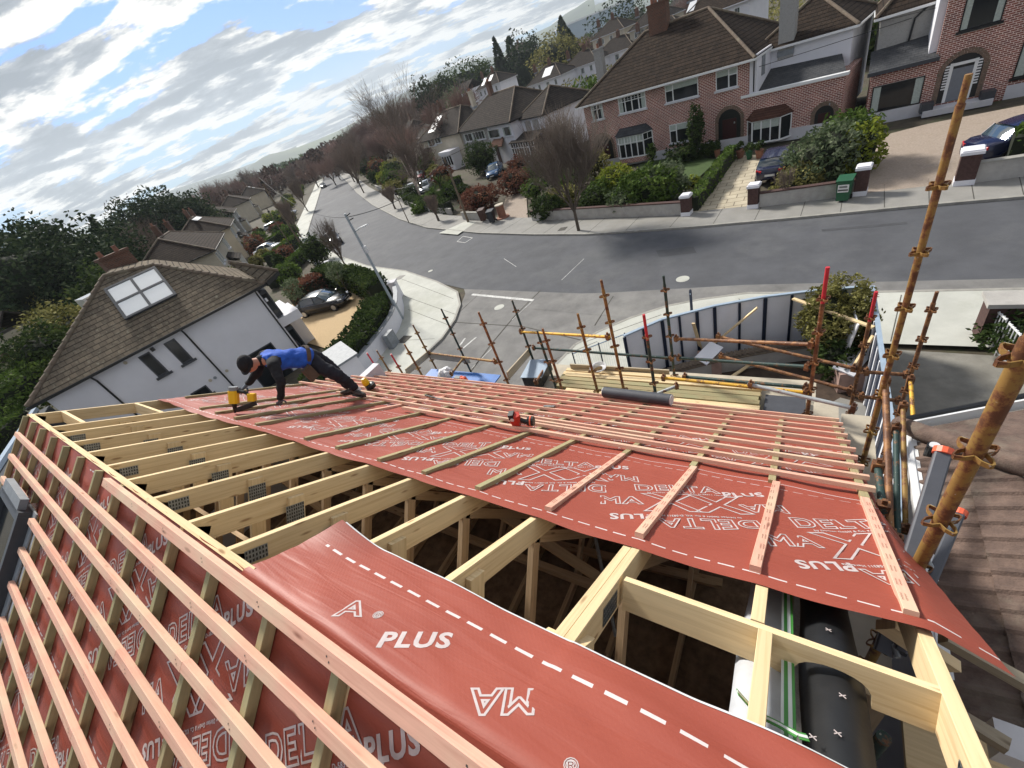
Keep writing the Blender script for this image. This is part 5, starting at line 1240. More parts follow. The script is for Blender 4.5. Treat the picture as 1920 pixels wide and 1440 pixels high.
def bay(parent,x0,x1,z0,z1,d=0.6,roofm='tile_slate',style='leaded',n=4,base='brick'):
    """canted bay window"""
    c=min(0.55,(x1-x0)*.18); pts=[(x0,0),(x0+c,-d),(x1-c,-d),(x1,0)]
    b=thing_part('bay_window',parent)
    mb=MB(); mb.prism([(p[0],p[1]) for p in reversed(pts)],0.0,z0); part2('bay_base',mb,base,b)
    mb=MB(); mb.prism([(p[0]+(-.06 if i<2 else .06),p[1]-.06) for i,p in reversed(list(enumerate(pts)))],z0,z0+.1); mb.prism([(p[0]+(-.04 if i<2 else .04),p[1]-.04) for i,p in reversed(list(enumerate(pts)))],z1-.1,z1); 
    def wall(a,b_,k,st):
        a=Vector((a[0],a[1],0));b_=Vector((b_[0],b_[1],0)); t=(b_-a); L=t.length; t/=L
        for i in range(k+1):
            p=a+t*L*i/k; mb.beam((p.x,p.y,z0+.1),(p.x,p.y,z1-.1),.075,.075,t)
        if st=='leaded':
            zz=z1-.1-(z1-z0)*.27; mb.beam((a.x,a.y,zz),(b_.x,b_.y,zz),.05,.05)
            for i in range(k):
                p=a+t*L*(i+.5)/k; mb.beam((p.x,p.y,zz),(p.x,p.y,z1-.1),.025,.03,t)
        gm.quad((a.x,a.y+.012,z0+.1),(b_.x,b_.y+.012,z0+.1),(b_.x,b_.y+.012,z1-.1),(a.x,a.y+.012,z1-.1))
    gm=MB(); wall(pts[0],pts[1],1,style); wall(pts[1],pts[2],n,style); wall(pts[2],pts[3],1,style)
    part2('bay_frame',mb,'upvc',b); part2('bay_glass',gm,'glass',b)
    cm=MB(); cm.quad((x0+c+.08,-d+.004,z1-.1-(z1-z0)*.32),(x1-c-.08,-d+.004,z1-.1-(z1-z0)*.32),(x1-c-.08,-d+.004,z1-.1),(x0+c+.08,-d+.004,z1-.1)); part2('blind',cm,'curtain',b)
    mb=MB(); o=.14; e=[(x0-o,0.02),(x0+c-o*.4,-d-o),(x1-c+o*.4,-d-o),(x1+o,.02)]; T=[(x0+c,0.02),(x1-c,0.02)]; zr=z1+.55
    E=[(p[0],p[1],z1) for p in e]; U=[(T[0][0]-.1,T[0][1],zr),(T[1][0]+.1,T[1][1],zr)]
    mb.slab([E[1],E[2],U[1],U[0]],.05); mb.slab([E[0],E[1],U[0]],.05); mb.slab([E[2],E[3],U[1]],.05); part2('bay_roof',mb,roofm,b)
def thing_part(name,parent):
    mb=MB(); mb.box(0,0.001,0.02,0.021,0.0,0.001); o=bpy.data.objects.new(name,None); COL.objects.link(o); o.parent=parent; return o
def part2(name,mb,mt,parent): return part(name,mb,mt,parent)
class Fac:
    """facade frame: origin P0 (ground), direction angle"""
    def __init__(s,x,y,ang,zg=0):
        s.P=Vector((x,y,zg)); s.a=ang; s.e=Vector((cos(ang),sin(ang),0)); s.m=Vector((-sin(ang),cos(ang),0))
    def px(s,x,y,dy=0):
        P=onplane(x,y,s.P+s.m*dy,s.m); return (P-s.P).dot(s.e),P.z-s.P.z
# ---- red brick pair across the street
zg=0.35
FB=Fac(-0.2,38.1,math.atan2(-.2128,1),zg)
bp_=thing('brick_semi_pair','pair of red brick semi-detached houses with long brown roof facing the road bend','house',FB.P,FB.a)
cx0=FB.px(1096,215)[0]; cx1=FB.px(1405,130)[0]; wx1=FB.px(1583,165)[0]
eh=5.45; 
mb=MB(); mb.box(cx0,cx1,0,8.4,-.3,eh); part('wall',mb,'brick',bp_)
mb=MB(); mb.box(cx0-.03,wx1+.02,-.05,0.1,-.3,.45); part('plinth',mb,'whitewall',bp_)
r,pq=addroof(bp_,cx0,cx1,0,8.6,eh,3.15,tile='tile_brown',fascia='upvc',oh=0.5,hipl=True,hipr=True)
mid=FB.px(1228,200)[0]
chimney(r,(pq[0][0]+pq[1][0])/2-1.2,4.1,eh+2.9,1.5,.7,1.7,'brickch',4); chimney(r,cx0+.5,3.0,eh+1.0,.75,.5,2.2,'greydash',1)
wh=FB.px(1420,200)[0]
mb=MB(); mb.box(cx1,wx1,0.02,4.5,-.3,2.95); part('wing_wall',mb,'brick',bp_)
mb=MB(); mb.box(cx1-.5,wx1+.15,-.12,.25,2.952,3.12); part('wing_parapet',mb,'upvc',bp_)
mb=MB(); mb.slab([(cx1,.2,3.0),(wx1,.2,3.0),(wx1-.9,3.0,3.7),(cx1,3.0,3.9)],.08); part('wing_roof',mb,'tile_slate',bp_)
mb=MB(); mb.box(cx1-.2,wx1-.45,3.0,9.0,0,5.2); mb.box(cx1-.1,cx1+.45,.05,3.0,0,eh-.1); part('extension_wall',mb,'white',bp_)
r2,_=addroof(bp_,cx1-.6,wx1-.45,3.0,9.0,5.2,1.9,tile='tile_brown',fascia='upvc',oh=0.3); chimney(r2,cx1+1.35,3.2,5.2,.95,.6,2.6,'greydash',1)
mb=MB(); mb.tube([(cx1+.3,-.02,5.3),(cx1+.3,-.02,3.2)],.04,8); part('downpipe',mb,'black',bp_)
mb=MB(); mb.box(cx1+.46,cx1+.5,1.0,1.6,3.9,5.1); part('side_window',mb,'lead',bp_)
def wpx(F,parent,bl,tr,**k):
    a=F.px(*bl); b=F.px(*tr); return window(parent,a[0],b[0],a[1],b[1],**k)
wpx(FB,bp_,(1112.3,226.6),(1128.8,193.8),style='leaded',n=2,curt=True)
wpx(FB,bp_,(1162.3,214),(1209.2,171),style='leaded',n=4,curt=True)
wpx(FB,bp_,(1249,193.8),(1308.4,143.8),style='side',curt='blind')
wpx(FB,bp_,(1343,171),(1383.3,123.3),style='sider',curt='blind')
wpx(FB,bp_,(1257.7,268.8),(1310,223),style='side',curt='blind')
a=FB.px(1118,285);b=FB.px(1150,280); zt=FB.px(1132,254)[1]; archdoor(bp_,(a[0]+b[0])/2,b[0]-a[0],.45,zt,door='door_red')
a=FB.px(1347,235);b=FB.px(1389,225); zt=FB.px(1366,205)[1]; archdoor(bp_,(a[0]+b[0])/2,b[0]-a[0],.45,zt,door='door_red')
a=FB.px(1526,235);b=FB.px(1562,225); zt=FB.px(1546,198)[1]; archdoor(bp_,(a[0]+b[0])/2,b[0]-a[0],.45,zt,door='door_red')
a=FB.px(1155,256);b=FB.px(1222,243); zb=FB.px(1163,296)[1]; bay(bp_,a[0],b[0],zb,a[1],roofm='tile_slate')
a=FB.px(1402,222);b=FB.px(1485,199); zb=FB.px(1402,268)[1]; bay(bp_,a[0],b[0],zb,a[1]-.1,roofm='tile_red',style='plain',n=3)
# ---- house at the far right with black window and grey door
FG=Fac(2.6,38.3,R(-2.5),.25)
gh=thing('brick_house','brick house with grey panelled arched front door and black framed windows','house',FG.P,FG.a)
g0=FG.px(1619,235)[0]; g1=FG.px(1750,130)[0]; 
mb=MB(); mb.box(g1,g1+12,0,8,-.3,5.9); mb.box(g0,g1,.02,3,-.3,2.7); part('wall',mb,'brick',gh)
mb=MB(); mb.box(g0-.03,g1-.1,-.05,.1,-.3,.42); part('plinth',mb,'whitewall',gh)
mb=MB(); mb.box(g1+3.3,g1+12,-.05,.1,-.3,.42); part('plinth',mb,'whitewall',gh)
mb=MB(); mb.box(g0+.1,g1+.0,2.4,8,-.3,5.3); part('rendered_wall',mb,'greydash',gh)
mb=MB(); mb.box(g1-.35,g1-.001,.3,2.4,2.7,5.6); part('white_return',mb,'white',gh)
r,_=addroof(gh,g1+.2,g1+12,0,8,5.9,3.0,tile='tile_brown',fascia='upvc',oh=.4); r,_=addroof(gh,g0+.1,g1+1.5,2.4,8,5.3,2.0,tile='tile_brown',oh=.3)
mb=MB(); mb.slab([(g0-.15,-.25,2.75),(g1+.1,-.25,2.75),(g1-.35,2.4,3.55),(g0-.15,2.4,3.45)],.08); part('lean_to_roof',mb,'tile_slate',gh)
mb=MB(); mb.box(g0-.2,g1+.15,-.34,-.22,2.55,2.75); part('gutter',mb,'dgrey',gh)
mb=MB(); mb.tube([(g0+2.4,2.3,5.2),(g0+1.7,2.3,4.6),(g0+1.6,2.3,3.5)],.055,8); part('downpipe',mb,'black',gh)
def wpg(bl,tr,**k): return wpx(FG,gh,bl,tr,fr='black',**k)
a=FG.px(1629,213);b=FG.px(1736,140); window(gh,a[0],b[0],a[1],a[1]+1.45,fr='black',n=1,sill=False)
a=FG.px(1797,60); b=FG.px(1876,42); window(gh,a[0],b[0],a[1],a[1]+1.7,fr='black',n=1); a=FG.px(1897,147); window(gh,a[0],a[0]+3.0,a[1],a[1]+1.7,fr='black',n=2)
dx0=FG.px(1762,205)[0];dx1=FG.px(1812,195)[0]; dc=(dx0+dx1)/2; zt=FG.px(1795,104)[1]
zt=min(zt,3.2)
archdoor(gh,dc,(dx1-dx0)*1.45,.2,zt,door='door_grey',ring=True)
mb=MB(); w_=(dx1-dx0)*1.35
for s in (-1,1): mb.box(dc+s*w_*.33-.07,dc+s*w_*.33+.07,-.06,-.009,.2,zt-.35)
mb.box(dc-w_*.33,dc+w_*.33,-.06,-.009,zt-.5,zt-.36); part('door_frame',mb,'upvc',gh)
mb=MB()
for s in (-1,1):
    for k in range(9): mb.box(dc+s*w_*.43-.10,dc+s*w_*.43+.10,-.03,-.01,.9+k*.14,.97+k*.14)
part('side_screen',mb,'upvc',gh)
mb=MB(); mb.box(dc-1.4,dc+1.5,-.9,0,-.2,.12); part('step',mb,'whitewall',gh)
for s,l in ((-1,'left'),(1,'right')):
    P=FG.P+FG.e*(dc+s*1.25)-FG.m*.5
    t=thing('planter','dark planter with clipped green plant %s of the grey front door'%l,'planter',P,0.0,'planters by the grey door'); mb=MB(); mb.prism([(-.28,-.28),(.28,-.28),(.28,.28),(-.28,.28)],0,.5); part('pot',mb,'dgrey',t)
# ---- generic houses
def house(name,label,F,w,d,e,rise,wall='white',tile='tile_brown',wins=(),door=None,chim=(),fascia='upvc',hipl=True,hipr=True,extra=None,group=None,oh=.4,porch=None,sky=()):
    t=thing(name,label,'house',F.P,F.a,group)
    mb=MB(); mb.box(0,w,0,d,-.5,e); part('wall',mb,wall,t)
    r,pq=addroof(t,0,w,0,d,e,rise,tile=tile,fascia=fascia,wall=wall,oh=oh,hipl=hipl,hipr=hipr)
    for (x0,x1,z0,z1,st,n) in wins: window(t,x0,x1,z0,z1,style=st,n=n,curt=(x1-x0)>.7)
    if door: mb=MB(); mb.box(door-.45,door+.45,-.06,-.01,.05,2.1); part('door',mb,'door_red',t)
    for (x,y,hh,mt) in chim: chimney(r,x,y,e+rise*(1-abs(y-d/2)/(d/2)) ,.9,.55,hh,mt,2)
    if porch:
        x0,x1,dd,z0,mt=porch
        mb=MB(); mb.slab([(x0,-dd,z0),(x1,-dd,z0),(x1-.3,0,z0+.8),(x0+.3,0,z0+.8)],.08); part('porch_roof',mb,mt,t)
        mb=MB(); mb.box(x0+.1,x1-.1,-dd+.1,0,0,z0-.1); part('porch_wall',mb,'glass' if mt=='glassroof' else 'cream',t); mb=MB()
        k=int((x1-x0)/.6)
        for i in range(k+1): xx=x0+.12+(x1-x0-.24)*i/k; mb.box(xx-.04,xx+.04,-dd+.06,-dd+.1,.7,z0-.1)
        part('porch_frame',mb,'upvc',t)
    for (x0,x1,s0,s1) in sky:
        ang=math.atan2(rise,d/2); mb=MB(); q=lambda x,s:(x,s*cos(ang),e+s*sin(ang)+.10)
        mb.slab([q(x0,s0),q(x1,s0),q(x1,s1),q(x0,s1)],.05); part('rooflight',mb,'skyglass_far',r)
    return t
W2=[(0.9,2.2,3.3,4.6,'plain',2),(3.0,4.8,3.3,4.6,'plain',3),(9.6,11.4,3.3,4.6,'plain',3),(12.0,13.1,3.3,4.6,'plain',2),(1.0,3.4,.8,2.2,'plain',4),(10.5,13.0,.8,2.2,'plain',4)]
# white pair left of the brick pair
def facade_from(px0,px1,z):
    A=atz(px0[0],px0[1],z);B=atz(px1[0],px1[1],z); d=B-A; return A,math.atan2(d.y,d.x),math.hypot(d.x,d.y)
A,ang,wd=facade_from((862,246),(957,226),5.1)
FW=Fac(A.x,A.y,ang,0)
wht=house('white_semi_pair','white rendered semi-detached pair with brown porch canopy behind the bare street tree','',w=0,d=0,e=0,rise=0) if False else None
x1=FW.px(957,226)[0]; x1=max(x1,14.0)
t=house('white_semi_pair','white and grey rendered semi pair with red-brown porch canopy beyond the russet shrubs',FW,x1,9.0,5.2,3.0,'white','tile_dark',[],None,[(x1*.32,4.5,1.5,'brickch'),(x1*-.02,4.0,1.6,'cream')],fascia='black')
wpx(FW,t,(874,266),(884,249),style='plain',n=2,sill=True); wpx(FW,t,(889,263),(907,244),style='plain',n=4)
mb=MB(); b1=FW.px(913,240)[0]; mb.box(0,b1,-.012,.0,0,5.1); part('grey_render_panel',mb,'greydash',t)
wpx(FW,t,(918,260),(935,241),style='plain',n=1); wpx(FW,t,(946,256),(956,236),style='plain',n=1)
a=FW.px(935,300)[0]; mb=MB(); mb.slab([(a,-1.0,2.5),(a+4.2,-1.0,2.5),(a+3.6,0,3.4),(a+.8,0,3.4)],.1); part('porch_canopy',mb,'tile_red',t)
a=FW.px(925,302)[0]; window(t,a,a+1.5,.9,2.3,n=1,sill=False); mb=MB(); mb.box(a+2.0,a+3.0,-.06,-.01,0.05,2.2); part('door',mb,'door_red',t)
mb=MB(); mb.box(x1,x1+5.5,1.5,9,-.3,4.9); part('side_wall',mb,'white',t)
r,_=addroof(t,x1-.5,x1+5.5,1.5,9,4.9,2.2,tile='tile_dark',fascia='black',oh=.3)
for k in range(2): mb=MB(); mb.box(x1+.9+k*1.9,x1+2.2+k*1.9,1.42,1.49,3.0,4.4); part('dark_window',mb,'greydash',t)
mb=MB(); mb.slab([(x1-1.2,-.6,2.6),(x1+5.2,-.6,2.6),(x1+5.2,1.5,3.3),(x1-1.2,1.5,3.3)],.08); part('conservatory_roof',mb,'tile_dark',t)
mb=MB()
for k in range(10): mb.box(x1-1.0+k*.66,x1-.9+k*.66,-.5,-.42,.3,2.55)
mb.box(x1-1.1,x1+5.1,-.5,-.42,.2,.4); mb.box(x1-1.1,x1+5.1,-.5,-.42,1.9,2.0); part('conservatory_frame',mb,'upvc',t); mb=MB(); mb.box(x1-1.05,x1+5.05,-.40,1.5,.2,2.5); part('conservatory_glass',mb,'glass',t)
# tan house further left
A,ang,wd=facade_from((785,266),(860,247),5.1); FT=Fac(A.x,A.y,ang,0); x1=FT.px(860,247)[0]
t=house('tan_semi_pair','tan semi pair with a long white rooflight, left of the dark round shrub',FT,max(13,x1),9,5.2,3.0,'cream','tile_dark',[],None,[(x1*.25,4.6,1.5,'brickch'),(x1*.95,4.6,1.2,'brickch')],fascia='black',sky=[(3.2,6.0,1.2,4.4)])
wpx(FT,t,(805,275),(814,258),n=2); wpx(FT,t,(816,270),(824,254),n=2)
a=FT.px(800,296)[0]; mb=MB(); mb.slab([(a,-1.8,2.6),(a+4,-1.8,2.6),(a+3.2,0,3.8),(a+.8,0,3.8)],.1); part('porch_canopy',mb,'tile_dark',t); mb=MB(); mb.box(a+.4,a+3.6,-1.4,0,0,2.5); part('porch_wall',mb,'brick',t)
window(t,a+.8,a+2.2,.9,2.2,y=-1.4,n=2)
a=FT.px(846,300)[0]; mb=MB(); mb.box(a,a+4.5,-2.0,0,2.5,3.0); part('white_flat_roof',mb,'white',t); mb=MB(); mb.box(a+.2,a+4.3,-1.8,0,0,2.5); part('sunroom_wall',mb,'white',t)
for k in range(4): window(t,a+.4+k*.95,a+1.25+k*.95,.8,2.3,y=-1.8,n=1,sill=False,curt=False)
# houses farther along the far side, mostly hidden by trees
for k,(px,py,lab) in enumerate((((740,262),None,'white house half hidden by the silver birch'),((655,300),None,'pale house deep among the red-brown trees'))) if False else ():
    pass
for k,(x,y,lab) in enumerate(((-76,84,'cream house half hidden behind the silver birch'),(-100,102,'pale house with dark roof among the red-brown trees'),(-128,122,'distant pale house near the end of the visible road'))):
    F=Fac(x,y,R(-35),0); house('distant_house',lab,F,14,8.5,5.2,3.0,'cream' if k else 'white','tile_dark',W2,5,[(7,4.2,1.3,'brickch')],fascia='upvc')
# ---- row of white semis behind
bk=[((893,170),(935,150)),((940,168),(985,150)),((990,161),(1045,138)),((1052,136),(1110,117)),((1112,112),(1175,92)),((1180,88),(1260,60)),((1000,128),(1030,118)),((945,110),(985,95)),((1110,75),(1150,62)),((1180,58),(1240,38)),((1270,45),(1340,20))]
bl=['low white house with two tilted rooflights, far left of the back row','narrow white house with white dormer in the back row','white house with big pale rooflight in the back row','white house with small windows above the dark chimney stack','white house right behind the brick roof hip, with pale gutter','house with grey roof just behind the big red brick chimney','small dark-roofed house above the white back row','farthest dark-roofed house below the conifers','dark-roofed house above and behind the white back row','dark-roofed house left of the brick chimney top','brown-roofed house with a blue rooflight at the top of the photo']
for k,((a,b)) in enumerate(bk):
    zz=5.0; A=atz(a[0],a[1],zz); 
    if A.y<0 or math.hypot(A.x,A.y)>330 or (A-CAM).dot(Vector((0,1,0)))<0: 
        r_=ray(*a); h_=math.hypot(r_.x,r_.y); A=Vector((r_.x/h_*170,r_.y/h_*170,0)); 
    D=math.hypot(A.x,A.y)
    if k in (6,7,8,9,10): 
        D2={6:190,7:240,8:170,9:150,10:95}[k]; r_=ray(*a); h_=math.hypot(r_.x,r_.y); A=Vector((r_.x/h_*D2,r_.y/h_*D2,0)); D=D2
    zed=10+ray(*a).z/math.hypot(ray(*a).x,ray(*a).y)*D
    B=CAM+ray(*b)*1.0; r_=ray(*b);h_=math.hypot(r_.x,r_.y)
    w=max(11,D*abs(math.atan2(ray(*a).x,ray(*a).y)-math.atan2(r_.x,r_.y))*1.35)
    F=Fac(A.x,A.y,R(-12) if k not in(7,6) else R(-20),zed-5.2)
    house('back_row_house',bl[k],F,w,8.5,5.2,2.9,['white','white','white','white','white','cream','cream','cream','cream','cream','white'][k],'tile_dark' if k!=10 else 'tile_brown',[(w*.12,w*.2,3.2,4.5,'plain',2),(w*.30,w*.38,3.2,4.5,'plain',2),(w*.55,w*.66,3.2,4.5,'plain',3),(w*.8,w*.88,3.2,4.5,'plain',2),(w*.15,w*.3,.8,2.2,'plain',3),(w*.6,w*.8,.8,2.2,'plain',3)],None,[(w*.05,4,1.2,'brickch'),(w*.5,4.2,1.2,'brickch')],fascia='white',sky={0:[(2,3.4,1,4),(5,6.4,1,4)],2:[(5,8,1,4)],10:[(1,2.2,1.5,3.5)]}.get(k,()))
# ---- row on the left side of the street, seen from behind their gables
def rowhouse(ga,gb,z,lab,wall,w0=11,rise=2.7,sky=()):
    A=atz(ga[0],ga[1],z);B=atz(gb[0],gb[1],z); d=(B-A); d.z=0; L=min(max(d.length,w0),17); ang=math.atan2(.50,-.87)
    F=Fac(A.x,A.y,ang,0); ww=L
    return house('row_house',lab,F,ww,9.0,z,rise,wall,'tile_brown',[(.8,2.4,3.2,4.6,'plain',3),(3.0,4.2,3.3,4.6,'plain',2),(ww-4.2,ww-3.0,3.3,4.6,'plain',2),(ww-2.4,ww-.8,3.2,4.6,'plain',3),(ww-3.6,ww-.8,.7,2.3,'plain',4),(.8,3.6,.7,2.3,'plain',4)],ww/2,[(ww*.45,4.7,1.3,'brickch'),(ww*.97,4.9,1.2,'brickch')],fascia='black',sky=sky,group='houses in the row on the left of the street',porch=(ww*.35,ww*.65,1.3,2.5,'tile_dark'))
rowhouse((395,468),(415,436),5.2,'nearest house of the left row, broad brown roof with brick chimneys','cream',14)
rowhouse((426,424),(439,408),5.2,'second house of the left row, with a white rooflight strip on its roof','cream',12,sky=[(3,9.5,4.0,4.8)])
rowhouse((434,399),(457,378),5.2,'third house of the left row, plain dark roof behind the rooflight one','greydash',12)
rowhouse((465,374),(489,359),5.2,'fourth house of the left row, plain roof below the skyline trees','cream',12)
rowhouse((494,356),(533,333),5.2,'farthest house of the left row, with pairs of small rooflights','cream',12,sky=[(3,5,2.5,3.4),(6,9,2.5,3.4),(5,9,3.9,4.7)])
# ---- left neighbour: white rendered house with hipped tiled roof
ln=thing('white_neighbour_house','big white rendered house with hipped tiled roof and four-pane rooflight on the left','house',(0,0,0))
LE=5.25
C1=atz(52,763,LE); C2=atz(497,531,LE)            # eaves of the hip facing us
ed=(C2-C1); ed.z=0; wl_=ed.length; ed.normalize(); en=Vector((-ed.y,ed.x,0))     # inward (away from us)
if en.x>0: en=-en
PL=R(34); Lup=en*cos(PL)+Vector((0,0,sin(PL))); Ln=Vector((-en.x*sin(PL),-en.y*sin(PL),cos(PL)))
def lp(px,py,off=0):
    P=onplane(px,py,C1+Ln*off,Ln); return (P-C1).dot(ed),(P-C1-Ln*off).dot(Lup)
def LP(s,t,off=0): return C1+ed*s+Lup*t+Ln*off
ap=lp(290,497); rl_=lp(196,517)
hip=[LP(0,0),LP(wl_,0),LP(*ap),LP(*rl_)]
mb=MB(); mb.slab(hip,.1); rf_=part('roof',mb,'tile_grey',ln)
# street-facing slope and front projection
rz=LP(*ap); back=LP(*rl_)
fdir=ed.cross(Vector((0,0,1)))  # unused
mb=MB(); F3=C2+en*9.5; mb.slab([C2,F3,rz+en*4.5,rz],.1); mb.slab([LP(0,0),back,back+en*7,C1+en*11],.1); mb.slab([rz,rz+en*4.5,back+en*7,back],.1); part('roof_behind',mb,'tile_grey',ln)
# projecting front hip
p1=atz(520,508,LE); p2=atz(500,527,LE); a2=atz(430,492,6.9)
mb=MB(); mb.slab([C2+Vector((0,0,.02)),p1,a2],.1); mb.slab([p1,p1+en*3.0,a2],.1); part('projection_roof',mb,'tile_grey',ln)
mb=MB()
def rtube(a,b,r=.11): 
    n=max(1,int((b-a).length/.42)); 
    for i in range(n):
        p=a.lerp(b,i/n); q=a.lerp(b,(i+1.05)/n); mb.tube([p+Vector((0,0,.03)),q+Vector((0,0,.0))],[r*1.08,r*.92],8)
rtube(LP(wl_,0),LP(*ap)); rtube(LP(0,0),LP(*rl_)); rtube(LP(*ap),LP(*rl_)); rtube(p1,a2)
part('ridge_tiles',mb,'ridge',ln,sm=50)
mb=MB(); mb.beam(LP(-.1,-.05,-.06),LP(wl_+.05,-.05,-.06),.12,.13); mb.beam(C2+Vector((0,0,-.1))+ed*.05,p1+Vector((0,0,-.1)),.12,.2); part('gutter',mb,'black',ln)
mb=MB(); mb.beam(LP(0,.25,-.32),LP(wl_,.25,-.32),.5,.03); part('soffit',mb,'black',ln)
# side wall (faces us) set back under the eaves
WO=C1+en*.42; 
FLw=Fac(WO.x,WO.y,math.atan2(ed.y,ed.x),0)   # outward is away from en
W0=.5; W1=wl_-.55
def wallpt(px,py):
    P=onplane(px,py,WO,en); return (P-WO).dot(ed),P.z
def wq(s,z,o=0): return WO+ed*s-en*o+Vector((0,0,z-WO.z))
mb=MB(); q=[wq(W0,0),wq(W1,0),wq(W1,0)+en*9,wq(W0,0)+en*10]; mb.prism([(p.x,p.y) for p in q],0,LE-.12)
if True: part('wall',mb,'white',ln)
def wbox(s0,s1,z0,z1,o0,o1,mbx):
    q=[wq(s0,0,o0),wq(s1,0,o0),wq(s1,0,o1),wq(s0,0,o1)]; mbx.add([(p.x,p.y,z0) for p in q]+[(p.x,p.y,z1) for p in q],[(0,3,2,1),(4,5,6,7),(0,1,5,4),(1,2,6,5),(2,3,7,6),(3,0,4,7)])
def lwin(tl,br,z0=None,z1=None,label=None,sill=True,n=1):
    a=wallpt(*tl); b=wallpt(*br); s0,s1=sorted((a[0],b[0])); zz1=a[1] if z1 is None else z1; zz0=b[1] if z0 is None else z0
    if zz0>zz1: zz0,zz1=zz1,zz0
    mb=MB(); f=.07
    for s,t_,u,v in ((s0,s1,zz0,zz0+f),(s0,s1,zz1-f,zz1),(s0,s0+f,zz0+f,zz1-f),(s1-f,s1,zz0+f,zz1-f)): wbox(s,t_,u,v,-.02,.035,mb)
    w=part('window',mb,'dgrey',ln,label); mb=MB(); wbox(s0+.03,s1-.03,zz0+.03,zz1-.03,-.02,.012,mb); part('pane',mb,'glass',w)
    if sill: mb=MB(); wbox(s0-.12,s1+.12,zz0-.12,zz0-.005,-.02,.12,mb); part('sill',mb,'dgrey',w)
    return s0,s1,zz0,zz1
def lw(tl,tr,bl_,**k):
    a=wallpt(*tl);b=wallpt(*tr);c=wallpt(*bl_); s0=(a[0]+c[0])/2; s1=b[0]+(s0-a[0])*.5
    mb=MB(); z1=(a[1]+b[1])/2; z0=c[1]; f=.07
    for s,t_,u,v in ((s0,s1,z0,z0+f),(s0,s1,z1-f,z1),(s0,s0+f,z0+f,z1-f),(s1-f,s1,z0+f,z1-f)): wbox(s,t_,u,v,-.02,.035,mb)
    w=part('window',mb,'dgrey',ln); mb=MB(); wbox(s0+.03,s1-.03,z0+.03,z1-.03,-.02,.012,mb); part('pane',mb,'glass',w)
    mb=MB(); wbox(s0-.12,s1+.12,z0-.12,z0-.005,-.02,.12,mb); part('sill',mb,'dgrey',w)
lw((259,669),(280,659),(296,708)); lw((306,645),(326,634),(343,683)); lw((449,668),(513,645),(497,735)); lw((357,739),(385,721),(370,752))
mb=MB()
for tp,bt in (((338,617),(440,725)),((172,703),(240,765)),((493,540),(575,650))):
    a=wallpt(*tp); b=wallpt(*bt); s=(a[0]+b[0])/2 if tp[0]<490 else W1-.12; 
    P=wq(s,LE-.1,.08); mb2=MB(); mb2.tube([P+en*(-.35)+Vector((0,0,.05)),wq(s,LE-.45,.07),wq(s,0,.07)],.045,8); part('downpipe',mb2,'black',ln)
# rooflight of four panes
s00,t00=lp(238.3,601.7); s10,t10=lp(328.3,553.3); s11,t11=lp(293,503); s01,t01=lp(203,545)
s0=(s00+s01)/2;s1=(s10+s11)/2;t0=(t00+t10)/2;t1=(t01+t11)/2
mb=MB()
for a in range(3): s=s0+(s1-s0)*a/2; mb.beam(LP(s,t0,.10),LP(s,t1,.10),.13,.10,Ln)
for a in range(3): t_=t0+(t1-t0)*a/2; mb.beam(LP(s0-.06,t_,.102),LP(s1+.06,t_,.102),.13,.10,Ln)
rlw=part('rooflight_frame',mb,'dgrey',ln)
mb=MB()
for a in range(2):
    for b in range(2):
        mb2=MB(); sa=s0+(s1-s0)*a/2+.06; sb=s0+(s1-s0)*(a+1)/2-.06; ta=t0+(t1-t0)*b/2+.06; tb=t0+(t1-t0)*(b+1)/2-.06
        mb2.quad(LP(sa,ta,.12),LP(sb,ta,.12),LP(sb,tb,.12),LP(sa,tb,.12)); part('rooflight_pane',mb2,'skyglass',rlw)
# chimney and small flat roof light behind the ridge
chp=atz(228,470,7.9); 
mb=MB(); kk_=(back-CAM).dot(Vector((-0.55680732,0.59960341,-0.57484029)))*1.16; c_=CAM+ray(222,492)*kk_; mb.box(c_.x-.45,c_.x+.45,c_.y-.8,c_.y+.8,rz.z-2.5,rz.z+1.0); mb.box(c_.x-.52,c_.x+.52,c_.y-.87,c_.y+.87,rz.z+1.0,rz.z+1.15); part('chimney',mb,'brickch',ln)
mb=MB(); mb.lathe((c_.x,c_.y-.5,rz.z+1.15),[(.14,0),(.12,.3),(.15,.34)],10); part('chimney_pot',mb,'clay',ln); mb=MB(); mb.lathe((c_.x,c_.y+.4,rz.z+1.15),[(.14,0),(.12,.3),(.15,.34)],10); part('chimney_pot',mb,'clay',ln)
mb=MB(); g_=back-ed*.3+en*1.2; mb.box(g_.x-.9,g_.x+.9,g_.y-1.6,g_.y+1.0,rz.z-.6,rz.z-.1); part('flat_rooflight',mb,'skyglass',ln)
# front (street) details: porch box and grey window boxes on the projecting corner
PF1=wq(W1,0); 
def fbox(a,b,z0,z1,d0,d1,name,mt,par=ln):
    mb=MB(); q=[PF1+ed*d0+en*a,PF1+ed*d1+en*a,PF1+ed*d1+en*b,PF1+ed*d0+en*b]; mb.add([(p.x,p.y,z0) for p in q]+[(p.x,p.y,z1) for p in q],[(0,3,2,1),(4,5,6,7),(0,1,5,4),(1,2,6,5),(2,3,7,6),(3,0,4,7)]); return part(name,mb,mt,par)
for z0,z1 in ((3.1,4.8),(.6,2.3)):
    w=fbox(.5,2.9,z0,z1,0,.45,'bay_surround','dgrey'); fbox(.495,.499,z0+.25,z1-.2,.08,.37,'bay_pane','glass',w)
    for k in range(2): fbox(.7+k*1.1,1.6+k*1.1,z0+.25,z1-.2,.451,.455,'bay_pane','glass',w)
fbox(.45,3.0,2.45,3.0,0,1.3,'canopy','white')
fbox(3.0,7.5,0,2.4,0,1.4,'porch','white')
